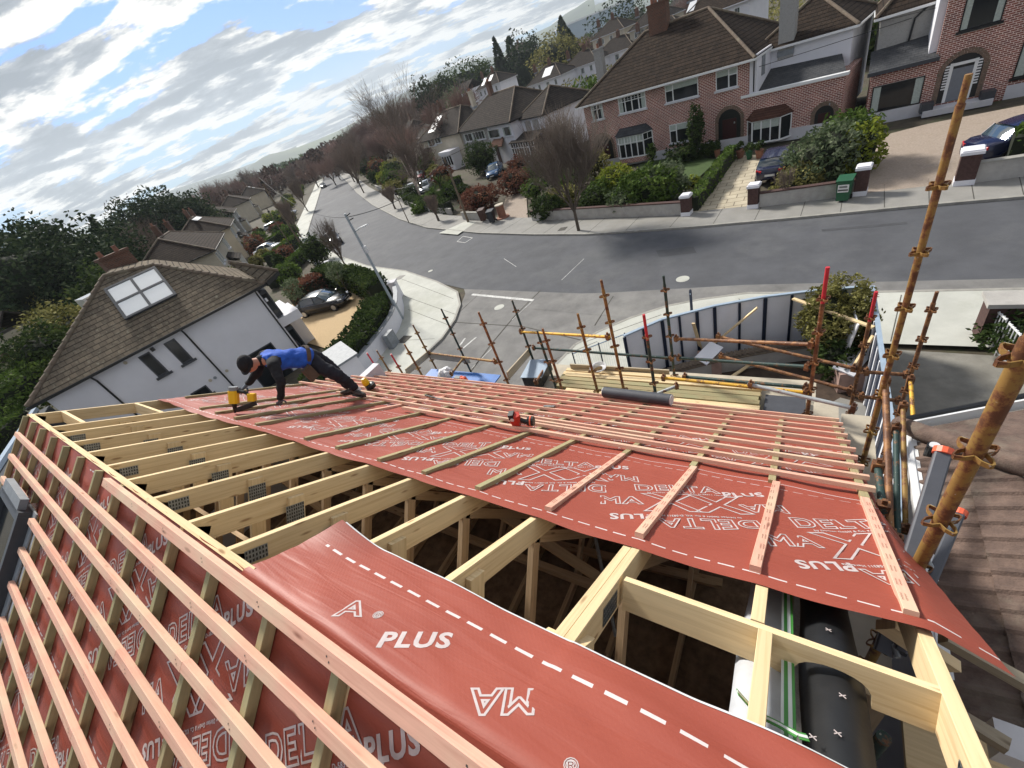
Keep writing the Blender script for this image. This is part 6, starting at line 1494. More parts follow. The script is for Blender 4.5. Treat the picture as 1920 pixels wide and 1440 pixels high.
mb=MB(); P=PF1+ed*.1-en*.12; mb.box(P.x-.05,P.x+.05,P.y-.05,P.y+.05,4.3,4.5); part('alarm_box',mb,'white',ln)
mb=MB(); a=wallpt(287,655); wbox(a[0]-.08,a[0]+.08,LE-.45,LE-.28,-.02,.2,mb); part('wall_lamp',mb,'black',ln)
for k,(x,y) in enumerate(((235,680),(403,708),(425,695),(394,713))):
    a=wallpt(x,y); mb=MB(); c=wq(a[0],a[1],.02); mb.tube([c,c-en*.03],.085,14); part('wall_vent',mb,['cream','lead','cream','cream'][k],ln)
# ================================================================== GARDEN WALLS, HOARDING, STREET FURNITURE
def wallrun(name,pts,h,w,mt,label,cat='garden wall',cap=None,capm='kerb',z0=0.08,taper=None,group=None):
    t=thing(name,label,cat,(pts[0][0],pts[0][1],z0),0,group); o=Vector((pts[0][0],pts[0][1],z0)); mb=MB();mc=MB()
    for a,b in zip(pts[:-1],pts[1:]):
        A=Vector((a[0],a[1],z0))-o;B=Vector((b[0],b[1],z0))-o; mb.beam(A+Vector((0,0,h/2)),B+Vector((0,0,h/2)),w,h)
        if cap: mc.beam(A+Vector((0,0,h+cap/2)),B+Vector((0,0,h+cap/2)),w+.08,cap)
    part('wall_body',mb,mt,t)
    if cap: part('coping',mc,capm,t)
    return t
def pier(px,py,h,label,w=.5,z0=.1,mt='pierbrick',P=None):
    P=P or atz(px,py,z0); t=thing('gate_pier',label,'gate pier',(P.x,P.y,z0),R(-8),'gate piers along the far footpath'); mb=MB(); mb.box(-w/2,w/2,-w/2,w/2,.22,h); part('shaft',mb,mt,t)
    mb=MB(); mb.box(-w/2-.02,w/2+.02,-w/2-.02,w/2+.02,-.1,.22); part('base',mb,'white',t); mb=MB(); mb.box(-w/2-.05,w/2+.05,-w/2-.05,w/2+.05,h,h+.12); mb.prism([(-w/2,-w/2),(w/2,-w/2),(w/2,w/2),(-w/2,w/2)],h+.12,h+.17); part('cap',mb,'white',t); return t
pier(1288,402,1.05,'brick gate pier at the left side of the paved drive'); pier(1413,388,1.1,'brick gate pier between the paved drive and the low grey wall'); pier(1612,364,1.2,'brick gate pier right of the green wheelie bin'); pier(1806,343,1.25,'thick brick gate pier at the right side of the gravel drive',.62)
G=lambda x,y,z=.1:(atz(x,y,z).x,atz(x,y,z).y)
wallrun('garden_wall',[G(1280,402),G(1000,413),],.75,.22,'oldwall','low weathered white wall beneath the shrubs of the brick pair',cap=.06,capm='pierbrick')
wallrun('garden_wall',[G(1424,387),G(1604,365)],.72,.22,'oldwall','low grey wall behind the green wheelie bin',cap=.06,capm='pierbrick')
wallrun('garden_wall',[G(1822,342),(14.5,25.9),(30,24.5)],.8,.22,'oldwall','low grey wall under the green hedge at the right edge',cap=.06,capm='kerb')
wallrun('garden_wall',[G(905,412),G(870,411)],.7,.2,'oldwall','short pale wall behind the two dark bins',cap=.05)
wallrun('garden_wall',[G(848,402),(-41,40.6),(-50,46.8),(-60,54.3),(-75,65)],.6,.2,'oldwall','long low wall along the curving far footpath',cap=.05)
# curved white garden wall of the left neighbour
cw=[(-18.7,2.5),(-18.72,8.6),(-18.95,10.0),(-19.2,11.2),(-19.7,12.8),(-20.3,14.2),(-21.3,15.7),(-22.4,16.9),(-23.6,18.0)]
cwv=[];
t=wallrun('garden_wall',cw,1.0,.22,'white','curved white rendered wall round the corner garden, with dark metal lettering',cap=.06,capm='lead')
mb=MB(); o=Vector((cw[0][0],cw[0][1],.08))
x=atX(690,668,-18.58); 
for k,(dy,dz,w,h) in enumerate(((0,0,.9,.03),(0,.32,.9,.03),(0,0,.03,.35),(.88,0,.03,.35),(.12,.05,.03,.22),(.12,.05,.16,.03),(.25,.05,.03,.22),(.36,.05,.03,.22),(.36,.27,.15,.03),(.36,.15,.15,.03),(.6,.05,.03,.22),(.6,.05,.14,.03),(.6,.25,.14,.03),(.72,.05,.03,.22))):
    mb.box(-18.60+.02-o.x,-18.57+.03-o.x,8.9+dy-o.y,8.9+dy+w-o.y,.42+dz-o.z,.42+dz+h-o.z)
part('metal_lettering',mb,'black',t)
wallrun('garden_wall',[(-24.2,18.4),(-26.5,19.5),(-31.5,21.0),(-36.5,22.8)],.9,.22,'white','white front wall of the corner garden beyond the lamp post',cap=.06,capm='lead')
for k,(x,y) in enumerate(((-23.9,18.2),(-37.0,23.0),(-39.2,23.8),(-46.5,27.2))):
    t=thing('white_pier','white gate pier of the left-hand gardens, %s beyond the lamp post'%ORD[k],'gate pier',(x,y,.1),R(25),'white gate piers on the left'); mb=MB(); mb.box(-.25,.25,-.25,.25,0,1.15); part('shaft',mb,'white',t); mb=MB(); mb.box(-.3,.3,-.3,.3,1.15,1.25); part('cap',mb,'whitewall',t)
A=atz(628,682,1.9); t=thing('garden_shed_wall','white slab-sided shed beside the dark hedge at the left','shed',(A.x,A.y,0),R(-20)); mb=MB(); mb.box(-1.3,1.0,-.6,.9,0,2.1); part('wall',mb,'white',t); mb=MB(); mb.box(-1.4,1.1,-.7,1.0,2.1,2.2); part('roof',mb,'lead',t)
A=atz(793,610,.1) ; mb=MB(); P=Vector((-19.0,12.5,.1)); mb.box(-.18,.18,-.35,.35,0,.9); one('utility_cabinet',mb,'lead','grey utility cabinet against the curved white wall','cabinet',loc=P,rz=R(12))
# driveways and lawns
def padpx(name,px,z,mt):
    P=[atz(x,y,z) for x,y in px]; mb=MB(); mb.poly([(p.x,p.y,z) for p in P]); o=struct(name,mb,mt)
    if o.data.polygons[0].normal.z<0:
        o.data.flip_normals()
    return o
mb=MB(); mb.poly([(-38,14.0,.06),(-25.0,11.9,.06),(-20.6,12.0,.06),(-21.2,14.8,.06),(-23.2,17.0,.06),(-26,18.2,.06),(-29,18.6,.06),(-31.5,19.6,.06),(-38,20,.06)]); struct('gravel_driveway_left',mb,'gravel')
padpx('paved_drive',[(1298,397),(1407,386),(1440,290),(1345,292)],.104,'slabs')
padpx('gravel_drive',[(1622,362),(1800,342),(1925,262),(1925,196),(1740,232),(1625,262),(1618,300)],.104,'gravel2')
padpx('gravel_path',[(935,412),(990,412),(985,340),(960,335)],.08,'gravel2')
padpx('lawn',[(1200,355),(1290,352),(1345,300),(1300,290),(1200,300)],.09,'grass')
padpx('lawn_strip_left',[(-20,760),(110,690),(100,620),(-20,680)],.05,'grass')
mb=MB(); mb.poly([(-60,-30,.02),(-29,-30,.02),(-29,-2,.02),(-60,6,.02)]); struct('back_lawn',mb,'grass')
# hoarding round the site
def hoarding(pts,h,label,front='hoard',stripes='navy',n0=0,inside=1):
    t=thing('site_hoarding',label,'hoarding',(pts[0][0],pts[0][1],0)); o=Vector((pts[0][0],pts[0][1],0))
    for a,b in zip(pts[:-1],pts[1:]):
        A=Vector((a[0],a[1],0))-o;B=Vector((b[0],b[1],0))-o; d=B-A; L=d.length; n=max(1,round(L/.62)); u=d/L; nn=Vector((-u.y,u.x,0))*inside
        mb=MB(); mb.beam(A+Vector((0,0,h/2)),B+Vector((0,0,h/2)),.03,h); part('panel',mb,front,t)
        for k in range(n+1):
            w=.10 if k%2==0 else .07; mb=MB(); p=A+d*k/n+nn*(-.035); mb.beam(p,p+Vector((0,0,h-.01)),w,.05,nn); part('post',mb,stripes,t)
        mb=MB(); mb.beam(A+Vector((0,0,h+.03)),B+Vector((0,0,h+.03)),.10,.05); part('capping',mb,'capblue',t)
    return t
hoarding([(-4.8,11.2),(-3.8,12.2),(-2.3,13.0),(-.9,13.5),(.5,13.8),(1.55,13.9)],2.0,'white panel hoarding with navy posts curving along the footpath',inside=1)
hoarding([(1.72,13.9),(1.76,11),(1.8,8.2),(1.84,5.6)],2.0,'navy and white striped hoarding along the concrete driveway','navy','hoard',inside=1)
t=thing('mesh_gate','open blue mesh gate panel at the left end of the hoarding','gate',(-6.3,10.2,0),R(40)); 
for z in (.1,1.95): mb=MB(); mb.tube([(0,0,z),(1.9,0,z)],.02,8); part('rail',mb,'capblue',t)
for x in (0,.95,1.9): mb=MB(); mb.tube([(x,0,0),(x,0,2.0)],.022,8); part('upright',mb,'navy',t)
mb=MB()
for k in range(24): mb.tube([(0.04+k*.078,0,.1),(0.04+k*.078,0,1.95)],.003,4)
part('mesh_infill',mb,'capblue',t)
wallrun('site_wall',[(-4.3,10.4),(-3.2,11.4),(-2.0,12.1),(-.6,12.7),(.7,13.1)],.55,.25,'oldwall','low concrete wall inside the hoarding, topped with old roof tiles',cap=.04,capm='ridge',z0=0)
for k in range(46):
    s=k/45; P=[(-4.3,10.4),(-3.2,11.4),(-2.0,12.1),(-.6,12.7),(.7,13.1)]; q=s*4*.999; i=int(q); f_=q-i; x=P[i][0]+(P[i+1][0]-P[i][0])*f_; y=P[i][1]+(P[i+1][1]-P[i][1])*f_
    mb=MB(); mb.beam((-.14,0,0),(.14,0,.03),.11,.02,(.2,0,1)); mb.beam((-.13,.03,.03),(.13,.03,.05),.08,.015)
    one('loose_roof_tile',mb,'ridge','old brown roof tile leaning on the low wall inside the hoarding','roof tile','old roof tiles lined up on the low wall',loc=(x,y,.62),rz=math.atan2(P[i+1][1]-P[i][1],P[i+1][0]-P[i][0])+R(60+rr.uniform(-8,8)))
def plank(a,za,b,zb,mt,lab,w=.1,h=.045):
    A=atz(a[0],a[1],za);B=atz(b[0],b[1],zb); mb=MB(); mb.beam(A,B,w,h); one('timber_prop',mb,mt,lab,'timber prop')
plank((1487,560),2.0,(1638,614),2.0,'pine','long pale board spanning from the hoarding over the round bush')
plank((1420,577),2.0,(1310,668),.05,'pine','pale prop leaning against the white hoarding'); plank((1300,606),1.9,(1317,665),.05,'pine','short upright prop leaning near the tall dark pole')
plank((1420,674),.2,(1367,710),.1,'pine','pale board lying on the bare soil'); plank((1637,630),1.8,(1575,727),.05,'pine','pale prop leaning against the striped hoarding')
def sack(px,py,z,lab,s=1):
    P=atz(px,py,z); t=thing('rubble_sack',lab,'bulk bag',(P.x,P.y,0.03),.3,'bulk bags'); mb=MB(); mb.prism([(-.42*s,-.42*s),(.42*s,-.4*s),(.44*s,.42*s),(-.4*s,.44*s)],0,.75*s); part('bag_body',mb,'bin_brown' if 0 else 'brickbag',t); mb=MB(); mb.beam((-.3,-.3,.78*s),(.3,.35,.95*s),.6*s,.05,(0.3,0,1)); part('white_flap',mb,'hoard',t)
MT['brickbag']=mat('faded_pink_sack',(0.36,0.24,0.20),.9,.2,5,bump=.4,bscale=12)
sack(1330,690,0.1,'faded pink bulk bag with white flap in the site yard',.8); sack(1590,715,.1,'faded bulk bag beside the striped hoarding',.9)
mb=MB(); mb.slab([(1.0,13.0,0.05),(1.1,12.0,.05),(1.35,11.95,2.0),(1.25,12.95,2.0)],.03); one('loose_panel',mb,'hoard','loose white panel leaning beside the round bush','panel')
# blue bollard
P=atz(1297,583,.1); t=thing('bollard','small dark blue bollard on the pale footpath by the road','bollard',P); mb=MB(); mb.lathe((0,0,0),[(.055,0),(.055,.86),(.05,.95),(.03,1.0)],14); part('post',mb,'navy',t); mb=MB(); mb.lathe((0,0,0.0),[(.17,0),(.15,.02)],16); part('foot',mb,'pave_pale',t); mb=MB(); mb.box(-.02,.02,-.06,-.054,.8,.86); part('reflector',mb,'capblue',t)
# lamp post
LPb=Vector((-20.95,15.3,.1)); hz=zat(648,400,(LPb.x,LPb.y))-.1
t=thing('lamp_post','grey tapered lamp post on the corner footpath with side-arm lantern','lamp post',LPb); mb=MB(); mb.tube([(0,0,0),(0,0,1.3),(0,0,1.35),(0,0,hz)],[.13,.12,.09,.06],14); part('column',mb,'streetlamp',t,sm=50)
za=zat(680,432,(LPb.x,LPb.y)); mb=MB(); d_=atz(698,424,za)-Vector((LPb.x,LPb.y,za)); d_=Vector((.75,.1,.18)); mb.tube([(0,0,za),(d_.x*.7,d_.y*.7,za+.12)],.03,8); part('bracket',mb,'streetlamp',t)
mb=MB(); mb.beam((d_.x*.6,d_.y*.6,za+.12),(d_.x*1.5,d_.y*1.5,za+.2),.16,.08,(0,0,1),.02); part('lantern',mb,'upvc',t)
mb=MB(); mb.tube([(0,0,hz-.15),(.3,.1,hz-.05)],.03,8); mb.tube([(-.05,.0,hz-.4),(-.05,.4,hz-.4)],.03,8); part('wire_bracket',mb,'black',t)
mb=MB(); zz=zat(688,466,(LPb.x,LPb.y)); mb.box(.06,.22,-.08,.08,zz-.3,zz+.1); part('control_box',mb,'memback',t)
LTOP=LPb+Vector((0,0,hz-.2))
# telegraph poles
def tpole(px,py,tx,ty,lab,P=None,r=.12):
    P=P or atz(px,py,.1); h=zat(tx,ty,(P.x,P.y)); t=thing('telegraph_pole',lab,'pole',(P.x,P.y,.1),0,'telegraph poles'); mb=MB(); mb.tube([(0,0,0),(0,0,h-.1)],[r,r*.65],10); part('shaft',mb,'pole_wood',t,sm=50)
    mb=MB(); mb.tube([(-.0,0,h-.5),(.25,-.15,h-.45)],.03,6); mb.box(-.1,.1,-.1,.1,h-.75,h-.55); part('bracket',mb,'black',t); return Vector((P.x,P.y,h))
T1=tpole(878,416,828,298,'wooden telegraph pole between the russet shrubs and the dark bins')
T2=tpole(0,0,532,312,'grey telegraph pole over the hedges of the left row',P=Vector((-47,27.0,.1)))
T3=tpole(0,0,593,292,'distant telegraph pole rising above the road end',P=Vector((-120,72,.1)))
T4=tpole(0,0,622,262,'thin distant pole above the far road trees',P=Vector((-150,120,.1)))
T5=tpole(767,418,745,352,'thin dark post on the far footpath before the green hedge',P=None,r=.06)
T6=tpole(0,0,524,378,'short street lamp column among the left-hand hedges',P=Vector((-60,33,.1)),r=.08)
def wire(A,B,sag,lab,r=.014):
    n=18; mb=MB(); mb.tube([A.lerp(B,i/n)+Vector((0,0,-sag*4*(i/n)*(1-i/n))) for i in range(n+1)],r,5,cap=False); one('overhead_wire',mb,'wire',lab,'wire','overhead telephone wires')
W_=FB.P+FB.e*(cx1+.6)+Vector((0,0,4.6)); 
wire(T1,FW.P+FW.e*11+Vector((0,0,4.6)),.3,'wire from the telegraph pole to the white semi pair',.02)
wire(T1,LTOP,.8,'wire from the telegraph pole to the lamp post',.02)
wire(W_,W_+Vector((60,14,3.0)),1.0,'wire from the white wing of the brick pair out to the right',.018)
wire(FG.P+Vector((0,2,5)),FG.P+Vector((50,-12,7)),1.0,'wire across the grey rendered wall at the right',.015)
wire(T1,T5,.6,'wire from the telegraph pole to the thin post',.014)
wire(T2,T3,1.6,'wire between the left-hand telegraph poles')
wire(T2,LTOP,1.2,'wire from the left-hand telegraph pole to the lamp post')
# bins
def bin_(px,py,lab,mt,s=1,sticker=False,rz=.1,z=.1,P=None,w=.56):
    P=P or atz(px,py,z); t=thing('wheelie_bin',lab,'wheelie bin',P,rz,'wheelie bins'); w2=w/2*s
    mb=MB(); vs=[(-w2*.8,-w2*.8,.08),(w2*.8,-w2*.8,.08),(w2*.8,w2*.9,.08),(-w2*.8,w2*.9,.08),(-w2,-w2,.98*s),(w2,-w2,.98*s),(w2,w2*1.2,.98*s),(-w2,w2*1.2,.98*s)]; mb.add(vs,[(0,3,2,1),(4,5,6,7),(0,1,5,4),(1,2,6,5),(2,3,7,6),(3,0,4,7)]); part('body',mb,mt,t)
    mb=MB(); mb.slab([(-w2-.03,-w2-.05,1.0*s),(w2+.03,-w2-.05,1.0*s),(w2+.03,w2*1.3,1.06*s),(-w2-.03,w2*1.3,1.06*s)],.05); l=part('lid',mb,mt,t); mb=MB(); mb.tube([(-w2*.8,w2*1.35,1.0*s),(w2*.8,w2*1.35,1.0*s)],.018,8); part('handle',mb,mt,t)
    for q in (-1,1): mb=MB(); mb.tube([(q*w2*.95-.03,w2*.8,.1),(q*w2*.95+.03,w2*.8,.1)],.1,14); part('wheel',mb,'tyre',t)
    if sticker:
        mb=MB(); mb.quad((-w2*.72,-w2*.97,.5),(w2*.72,-w2*.97,.5),(w2*.74,-w2*1.03,.86),(-w2*.74,-w2*1.03,.86)); o=part('sticker',mb,'sticker',t); mb=MB()
        for k in range(7): mb.box(-w2*.5+k*w2*.15,-w2*.41+k*w2*.15,-w2*1.06,-w2*1.03,.72,.80)
        for k in range(9): mb.box(-w2*.64+k*w2*.145,-w2*.54+k*w2*.145,-w2*1.06,-w2*1.0,.57,.64)
        part('sticker_print',mb,'black',o); mb=MB(); mb.box(w2*.25,w2*.8,-w2*1.1,-w2*.95,.985*s,1.0*s); part('lid_tag',mb,'sticker',t)
    return t
bin_(1580,376,'green wheelie bin with a white sticker by the brick pier','bin_green',1.05,True,R(-12))
bin_(908,414,'dark brown wheelie bin beside the grey one at the kerb','bin_brown',1.05,rz=.2); bin_(925,417,'dark grey wheelie bin beside the brown one at the kerb','bin_dark',1.05,rz=.2)
P=atz(943,408,.1); t=thing('round_planter','tall round clay-coloured pillar at the gravel path entrance','pillar',P); mb=MB(); mb.lathe((0,0,0),[(.62,0),(.6,.1),(.36,.12),(.36,1.0),(.4,1.02),(.4,1.12)],20); part('pillar_body',mb,'clay',t,sm=40); mb=MB(); mb.lathe((0,0,0),[(.41,1.12),(.41,1.2)],20); part('cap',mb,'cream',t)
# white railings and pier by the right driveway
P=atz(1890,562,1.3); t=thing('brick_pier','dark brick pier with white cap by the concrete driveway','gate pier',(P.x,P.y,0.05),0); mb=MB(); mb.box(-.35,.35,-.3,.3,0,1.2); part('shaft',mb,'pierbrick',t); mb=MB(); mb.box(-.42,.42,-.36,.36,1.2,1.32); part('cap',mb,'oldwall',t)
t=thing('white_railings','white metal railing panels before the dark hedge at the right','railings',(0,0,0))
for k,(a,b,c,d) in enumerate((((1860,575),(1888,600),(1828,627),(1850,640)),((1892,606),(1925,640),(1862,655),(1890,668)))):
    A=atz(*a,1.1);B=atz(*b,1.1); 
    for z in (.2,1.1): mb=MB(); mb.beam((A.x,A.y,z),(B.x,B.y,z),.035,.035); part('rail',mb,'upvc',t)
    n=6; mb=MB()
    for i in range(n+1): x=A.x+(B.x-A.x)*i/n; y=A.y+(B.y-A.y)*i/n; mb.beam((x,y,.05),(x,y,1.15),.02,.02)
    part('balusters',mb,'upvc',t)
# football goal on the far left lawn
r_=ray(58,664); h_=math.hypot(r_.x,r_.y); P=Vector((r_.x/h_*44,r_.y/h_*44,0)); zc_=10+r_.z/h_*44
t=thing('glazed_canopy','silver-framed glazed canopy on posts among the far left gardens','canopy',P,R(100))
for s in (-1,1):
    for y_ in (-.6,.6): mb=MB(); mb.tube([(s*2.0,y_,0),(s*2.0,y_,zc_-.1+y_*.4)],.05,8); part('post',mb,'galv',t)
mb=MB(); mb.slab([(-2.1,-.7,zc_-.35),(2.1,-.7,zc_-.35),(2.1,.7,zc_+.25),(-2.1,.7,zc_+.25)],.03); part('glazing',mb,'capblue',t)
for k in range(6): mb=MB(); x_=-2.1+k*.84; mb.beam((x_,-.72,zc_-.33),(x_,.72,zc_+.28),.06,.06); part('glazing_bar',mb,'upvc',t)
# sheds at the left edge
for k,(px,py,w,d,mt,lab) in enumerate(((-35,590,1.5,1.3,'tile_dark','dark-roofed outbuilding with a rooflight at the far left edge'),(-30,645,1.3,1.1,'ridge','brown-roofed outbuilding at the far left edge, the lower one'))):
    r_=ray(px,py); h_=math.hypot(r_.x,r_.y); P=Vector((r_.x/h_*44,r_.y/h_*44,0)); zr_=10+r_.z/h_*44; t=thing('outbuilding',lab,'shed',(P.x,P.y,0),R(25)); mb=MB(); H_=zr_-1.4; mb.box(-w,w,-d,d,0,H_); part('wall',mb,'cream',t); mb=MB(); mb.slab([(-w-.3,-d-.3,H_),(w+.3,-d-.3,H_),(w+.3,0,H_+1.2),(-w-.3,0,H_+1.2)],.1); mb.slab([(-w-.3,d+.3,H_),(w+.3,d+.3,H_),(w+.3,0,H_+1.2),(-w-.3,0,H_+1.2)],.1); part('roof',mb,mt,t)
    mb=MB(); mb.slab([(-w*.6,-d*.8,H_+.36),(w*.3,-d*.8,H_+.36),(w*.3,-d*.3,H_+.92),(-w*.6,-d*.3,H_+.92)],.08); part('rooflight',mb,'skyglass',t)
# small garden wall and lawns at the lower left edge seen below the verge
mb=MB(); mb.box(-11.5,-8.4,-9,6,0,.05); struct('side_passage',mb,'pave')
t=thing('side_flat_roof','blue-grey flat roof edge below the far gable','roof',(0,0,0)); A=atz(66,768,4.6); B=atz(-60,960,4.6); u=(B-A).normalized(); nn=Vector((-u.y,u.x,0)); nn=nn if nn.x>0 else -nn
mb=MB(); mb.beam(A,B,.22,.16); part('parapet',mb,'capblue',t); mb=MB(); mb.slab([A+Vector((0,0,-.12)),B+Vector((0,0,-.12)),B+nn*0.5+Vector((0,0,-.12)),A+nn*0.5+Vector((0,0,-.12))],.1); part('roof_deck',mb,'dgrey',t)
mb=MB(); q=[A,B,B+nn*0.5,A+nn*0.5]; mb.prism([(p.x,p.y) for p in q],0,4.35); part('wall',mb,'dgrey',t)
# ================================================================== VEGETATION
VR=random.Random(11)
def leafcloud(rx,ry,rz,n,size,seed,lump=.35,hollow=.45,flat=.0,shape='ball',up=0):
    """many small leaf faces spread through an uneven crown volume centred on the origin"""
    rg=random.Random(seed); mb=MB(); k=0; tries=0
    while k<n and tries<n*12:
        tries+=1
        d=Vector((rg.gauss(0,1),rg.gauss(0,1),rg.gauss(0,1))).normalized()
        nn=mn.noise(d*1.9+Vector((seed*1.3,seed*.7,0)))*lump+mn.noise(d*4.7+Vector((seed,3,seed)))*lump*.6
        r=(hollow+(1-hollow)*rg.random()**.6)*(1+nn)
        p=Vector((d.x*rx*r,d.y*ry*r,d.z*rz*r))
        if shape=='cone':
            t=rg.random()**.8; a=rg.random()*2*PI; q=(1-t)**.8*(.5+.5*rg.random()**.5)*(1+.3*mn.noise(Vector((cos(a)*1.5,sin(a)*1.5,t*6+seed)))); p=Vector((cos(a)*rx*q,sin(a)*ry*q,(t*2-1)*rz))
        if mn.noise(p*(1.1/max(.4,rx*.35))+Vector((9,seed,1)))<-.22: continue
        c=size*(.6+.8*rg.random()); u=Vector((rg.gauss(0,1),rg.gauss(0,1),rg.gauss(0,.7))).normalized(); w=u.cross(Vector((rg.gauss(0,1),rg.gauss(0,1),rg.gauss(0,1)))).normalized()
        mb.add([p-u*c,p-w*c*.45,p+u*c,p+w*c*.45],[(0,1,2,3)]); k+=1
    return mb
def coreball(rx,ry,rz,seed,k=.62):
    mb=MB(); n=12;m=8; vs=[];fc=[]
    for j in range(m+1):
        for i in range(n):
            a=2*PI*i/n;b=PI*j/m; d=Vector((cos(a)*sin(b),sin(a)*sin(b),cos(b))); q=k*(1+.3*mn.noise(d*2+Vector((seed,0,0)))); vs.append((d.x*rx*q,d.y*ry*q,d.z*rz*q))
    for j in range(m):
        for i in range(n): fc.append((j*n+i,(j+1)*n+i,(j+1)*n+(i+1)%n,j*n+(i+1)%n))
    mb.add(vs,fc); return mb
LC={}
def leafmesh(kind,rx,ry,rz,n,size,seed,shape,mt,hollow):
    k=(kind,round(rx,2),round(rz,2),n,seed,mt)
    if k not in LC: LC[k]=mesh('foliage',leafcloud(rx,ry,rz,n,size,seed,shape=shape,hollow=hollow),mt)
    return LC[k]
def bush(x,y,rx,rz,mt,label,n=900,size=.12,ry=None,name='shrub',cat='shrub',group=None,z=0.05,seed=None,core=True,shape='ball',trunk=0.0):
    seed=seed if seed is not None else VR.randint(0,9999); ry=ry or rx
    t=thing(name,label,cat,(x,y,z),0,group)
    me=leafmesh('b',rx,ry,rz,n,size,seed,shape,mt,.55); o=link('foliage',me,t,(0,0,rz*.92+trunk))
    if core: c=part('inner_growth_shade',coreball(rx,ry,rz,seed,.60) if shape!='cone' else coreball(rx*.55,ry*.55,rz*.85,seed,.8),'hedge_core',t); c.location=(0,0,rz*.92+trunk)
    mb=MB(); mb.tube([(0,0,-.05),(0.02,0,rz*.6+trunk),(0.05,.03,rz+trunk)],[max(.05,rx*.06),.05,.03],7); part('stem',mb,'bark',t)
    return t
def bushpx(px,py,rx,rz,mt,label,**k): P=atz(px,py,.1); return bush(P.x,P.y,rx,rz,mt,label,**k)
def hedge(pts,h,w,mt,label,dens=110,size=.09,z0=.05):
    t=thing('hedge',label,'hedge',(pts[0][0],pts[0][1],z0)); o=Vector((pts[0][0],pts[0][1],z0)); mb=MB(); lf=MB(); rg=random.Random(len(label)*7+int(h*100))
    for a,b in zip(pts[:-1],pts[1:]):
        A=Vector((a[0],a[1],z0))-o;B=Vector((b[0],b[1],z0))-o; d=B-A;L=d.length; 
        if L<.01: continue
        u=d/L; nn=Vector((-u.y,u.x,0)); mb.beam(A+Vector((0,0,h*.46)),B+Vector((0,0,h*.46)),w*.8,h*.88)
        for k in range(int(dens*L*(h+w*.6))):
            s=rg.random()*L; f=rg.random()
            if f<.40: q=u*s+nn*((-1 if rg.random()<.5 else 1)*w/2*(.82+.25*rg.random()))+Vector((0,0,h*rg.random()))
            else: q=u*s+nn*(w*(rg.random()-.5)*1.05)+Vector((0,0,h*(.92+.14*rg.random())))
            q+=Vector((0,0,1))*.12*mn.noise((q+A+o)*.9)+nn*.14*mn.noise((q+A+o)*1.1+Vector((5,0,0)))
            p=A+q; c=size*(.6+.8*rg.random()); x=Vector((rg.gauss(0,1),rg.gauss(0,1),rg.gauss(0,1))).normalized(); y=x.orthogonal().normalized(); lf.add([p-x*c,p-y*c*.5,p+x*c,p+y*c*.5],[(0,1,2,3)])
    part('inner_growth_shade',mb,'hedge_core',t); part('foliage',lf,mt,t); return t
def baretree_mesh(h,spread,seed,style='upright',levels=5,trunk=.12,br=4,lean=0,clear=.28,twigr=.006):
    rg=random.Random(seed); T=MB();C=MB()
    def seg(mb,p,q,r0,r1,n): mb.tube([p,q],[r0,r1],n,cap=False)
    def grow(p,d,L,r,lv):
        n=3 if lv<3 else 2; q=p; dd=d
        mb=T if lv>=levels-1 else C
        for i in range(n):
            nd_=(dd+Vector((rg.gauss(0,.10),rg.gauss(0,.10),rg.gauss(0,.06)))+Vector((0,0,.10 if style=='upright' else .02))).normalized()
            e=q+nd_*L/n; r1=r*(1-.25/ n*(i+1)); seg(mb,q,e,r,r1,6 if lv>=levels-1 else (4 if lv>1 else 3)); 
            if lv>0 and (i<n-1 or lv<levels):
                for _ in range(br if i==n-1 else max(1,br-2)):
                    a=rg.random()*2*PI; k=(spread*(.55+.6*rg.random())); s=nd_.orthogonal().normalized(); s=(s*cos(a)+nd_.cross(s)*sin(a)); nd2=(nd_+s*k+Vector((0,0,.22 if style=='upright' else (-.05 if lv<2 else .1)))).normalized()
                    grow(e,nd2,L*(.62+.22*rg.random()),max(twigr,r1*.55),lv-1)
            q=e;dd=nd_;r=r1
    H=h*clear; seg(T,Vector((0,0,-.1)),Vector((lean*H,0,H)),trunk,trunk*.8,8)
    nst=5 if style=='upright' else 4
    for i in range(nst):
        a=2*PI*i/nst+rg.random(); k=spread*(.5+.6*rg.random()); d=Vector((cos(a)*k,sin(a)*k,1)).normalized(); grow(Vector((lean*H,0,H*(.92+.08*rg.random()))),d,h*(1-clear)*.40,trunk*.5,levels-1)
    return T,C
BT={}
def baretree(x,y,h,spread,label,seed=1,style='upright',bark='bark',twig='twig',levels=4,trunk=.12,group=None,name='bare_tree',br=4,var=None,z=.05,rz=0,clear=.28,twigr=.006,cat='tree'):
    k=var or (h,spread,seed,style,levels)
    t=thing(name,label,cat,(x,y,z),rz,group)
    if k not in BT:
        T,C=baretree_mesh(h,spread,seed,style,levels,trunk,br,clear=clear,twigr=twigr); BT[k]=(mesh('trunk',T,bark),mesh('crown',C,twig),h)
    a,b,hh=BT[k]; link('trunk',a,t); link('crown',b,t)
    if abs(hh-h)>.01: t.scale=(h/hh,)*3
    return t
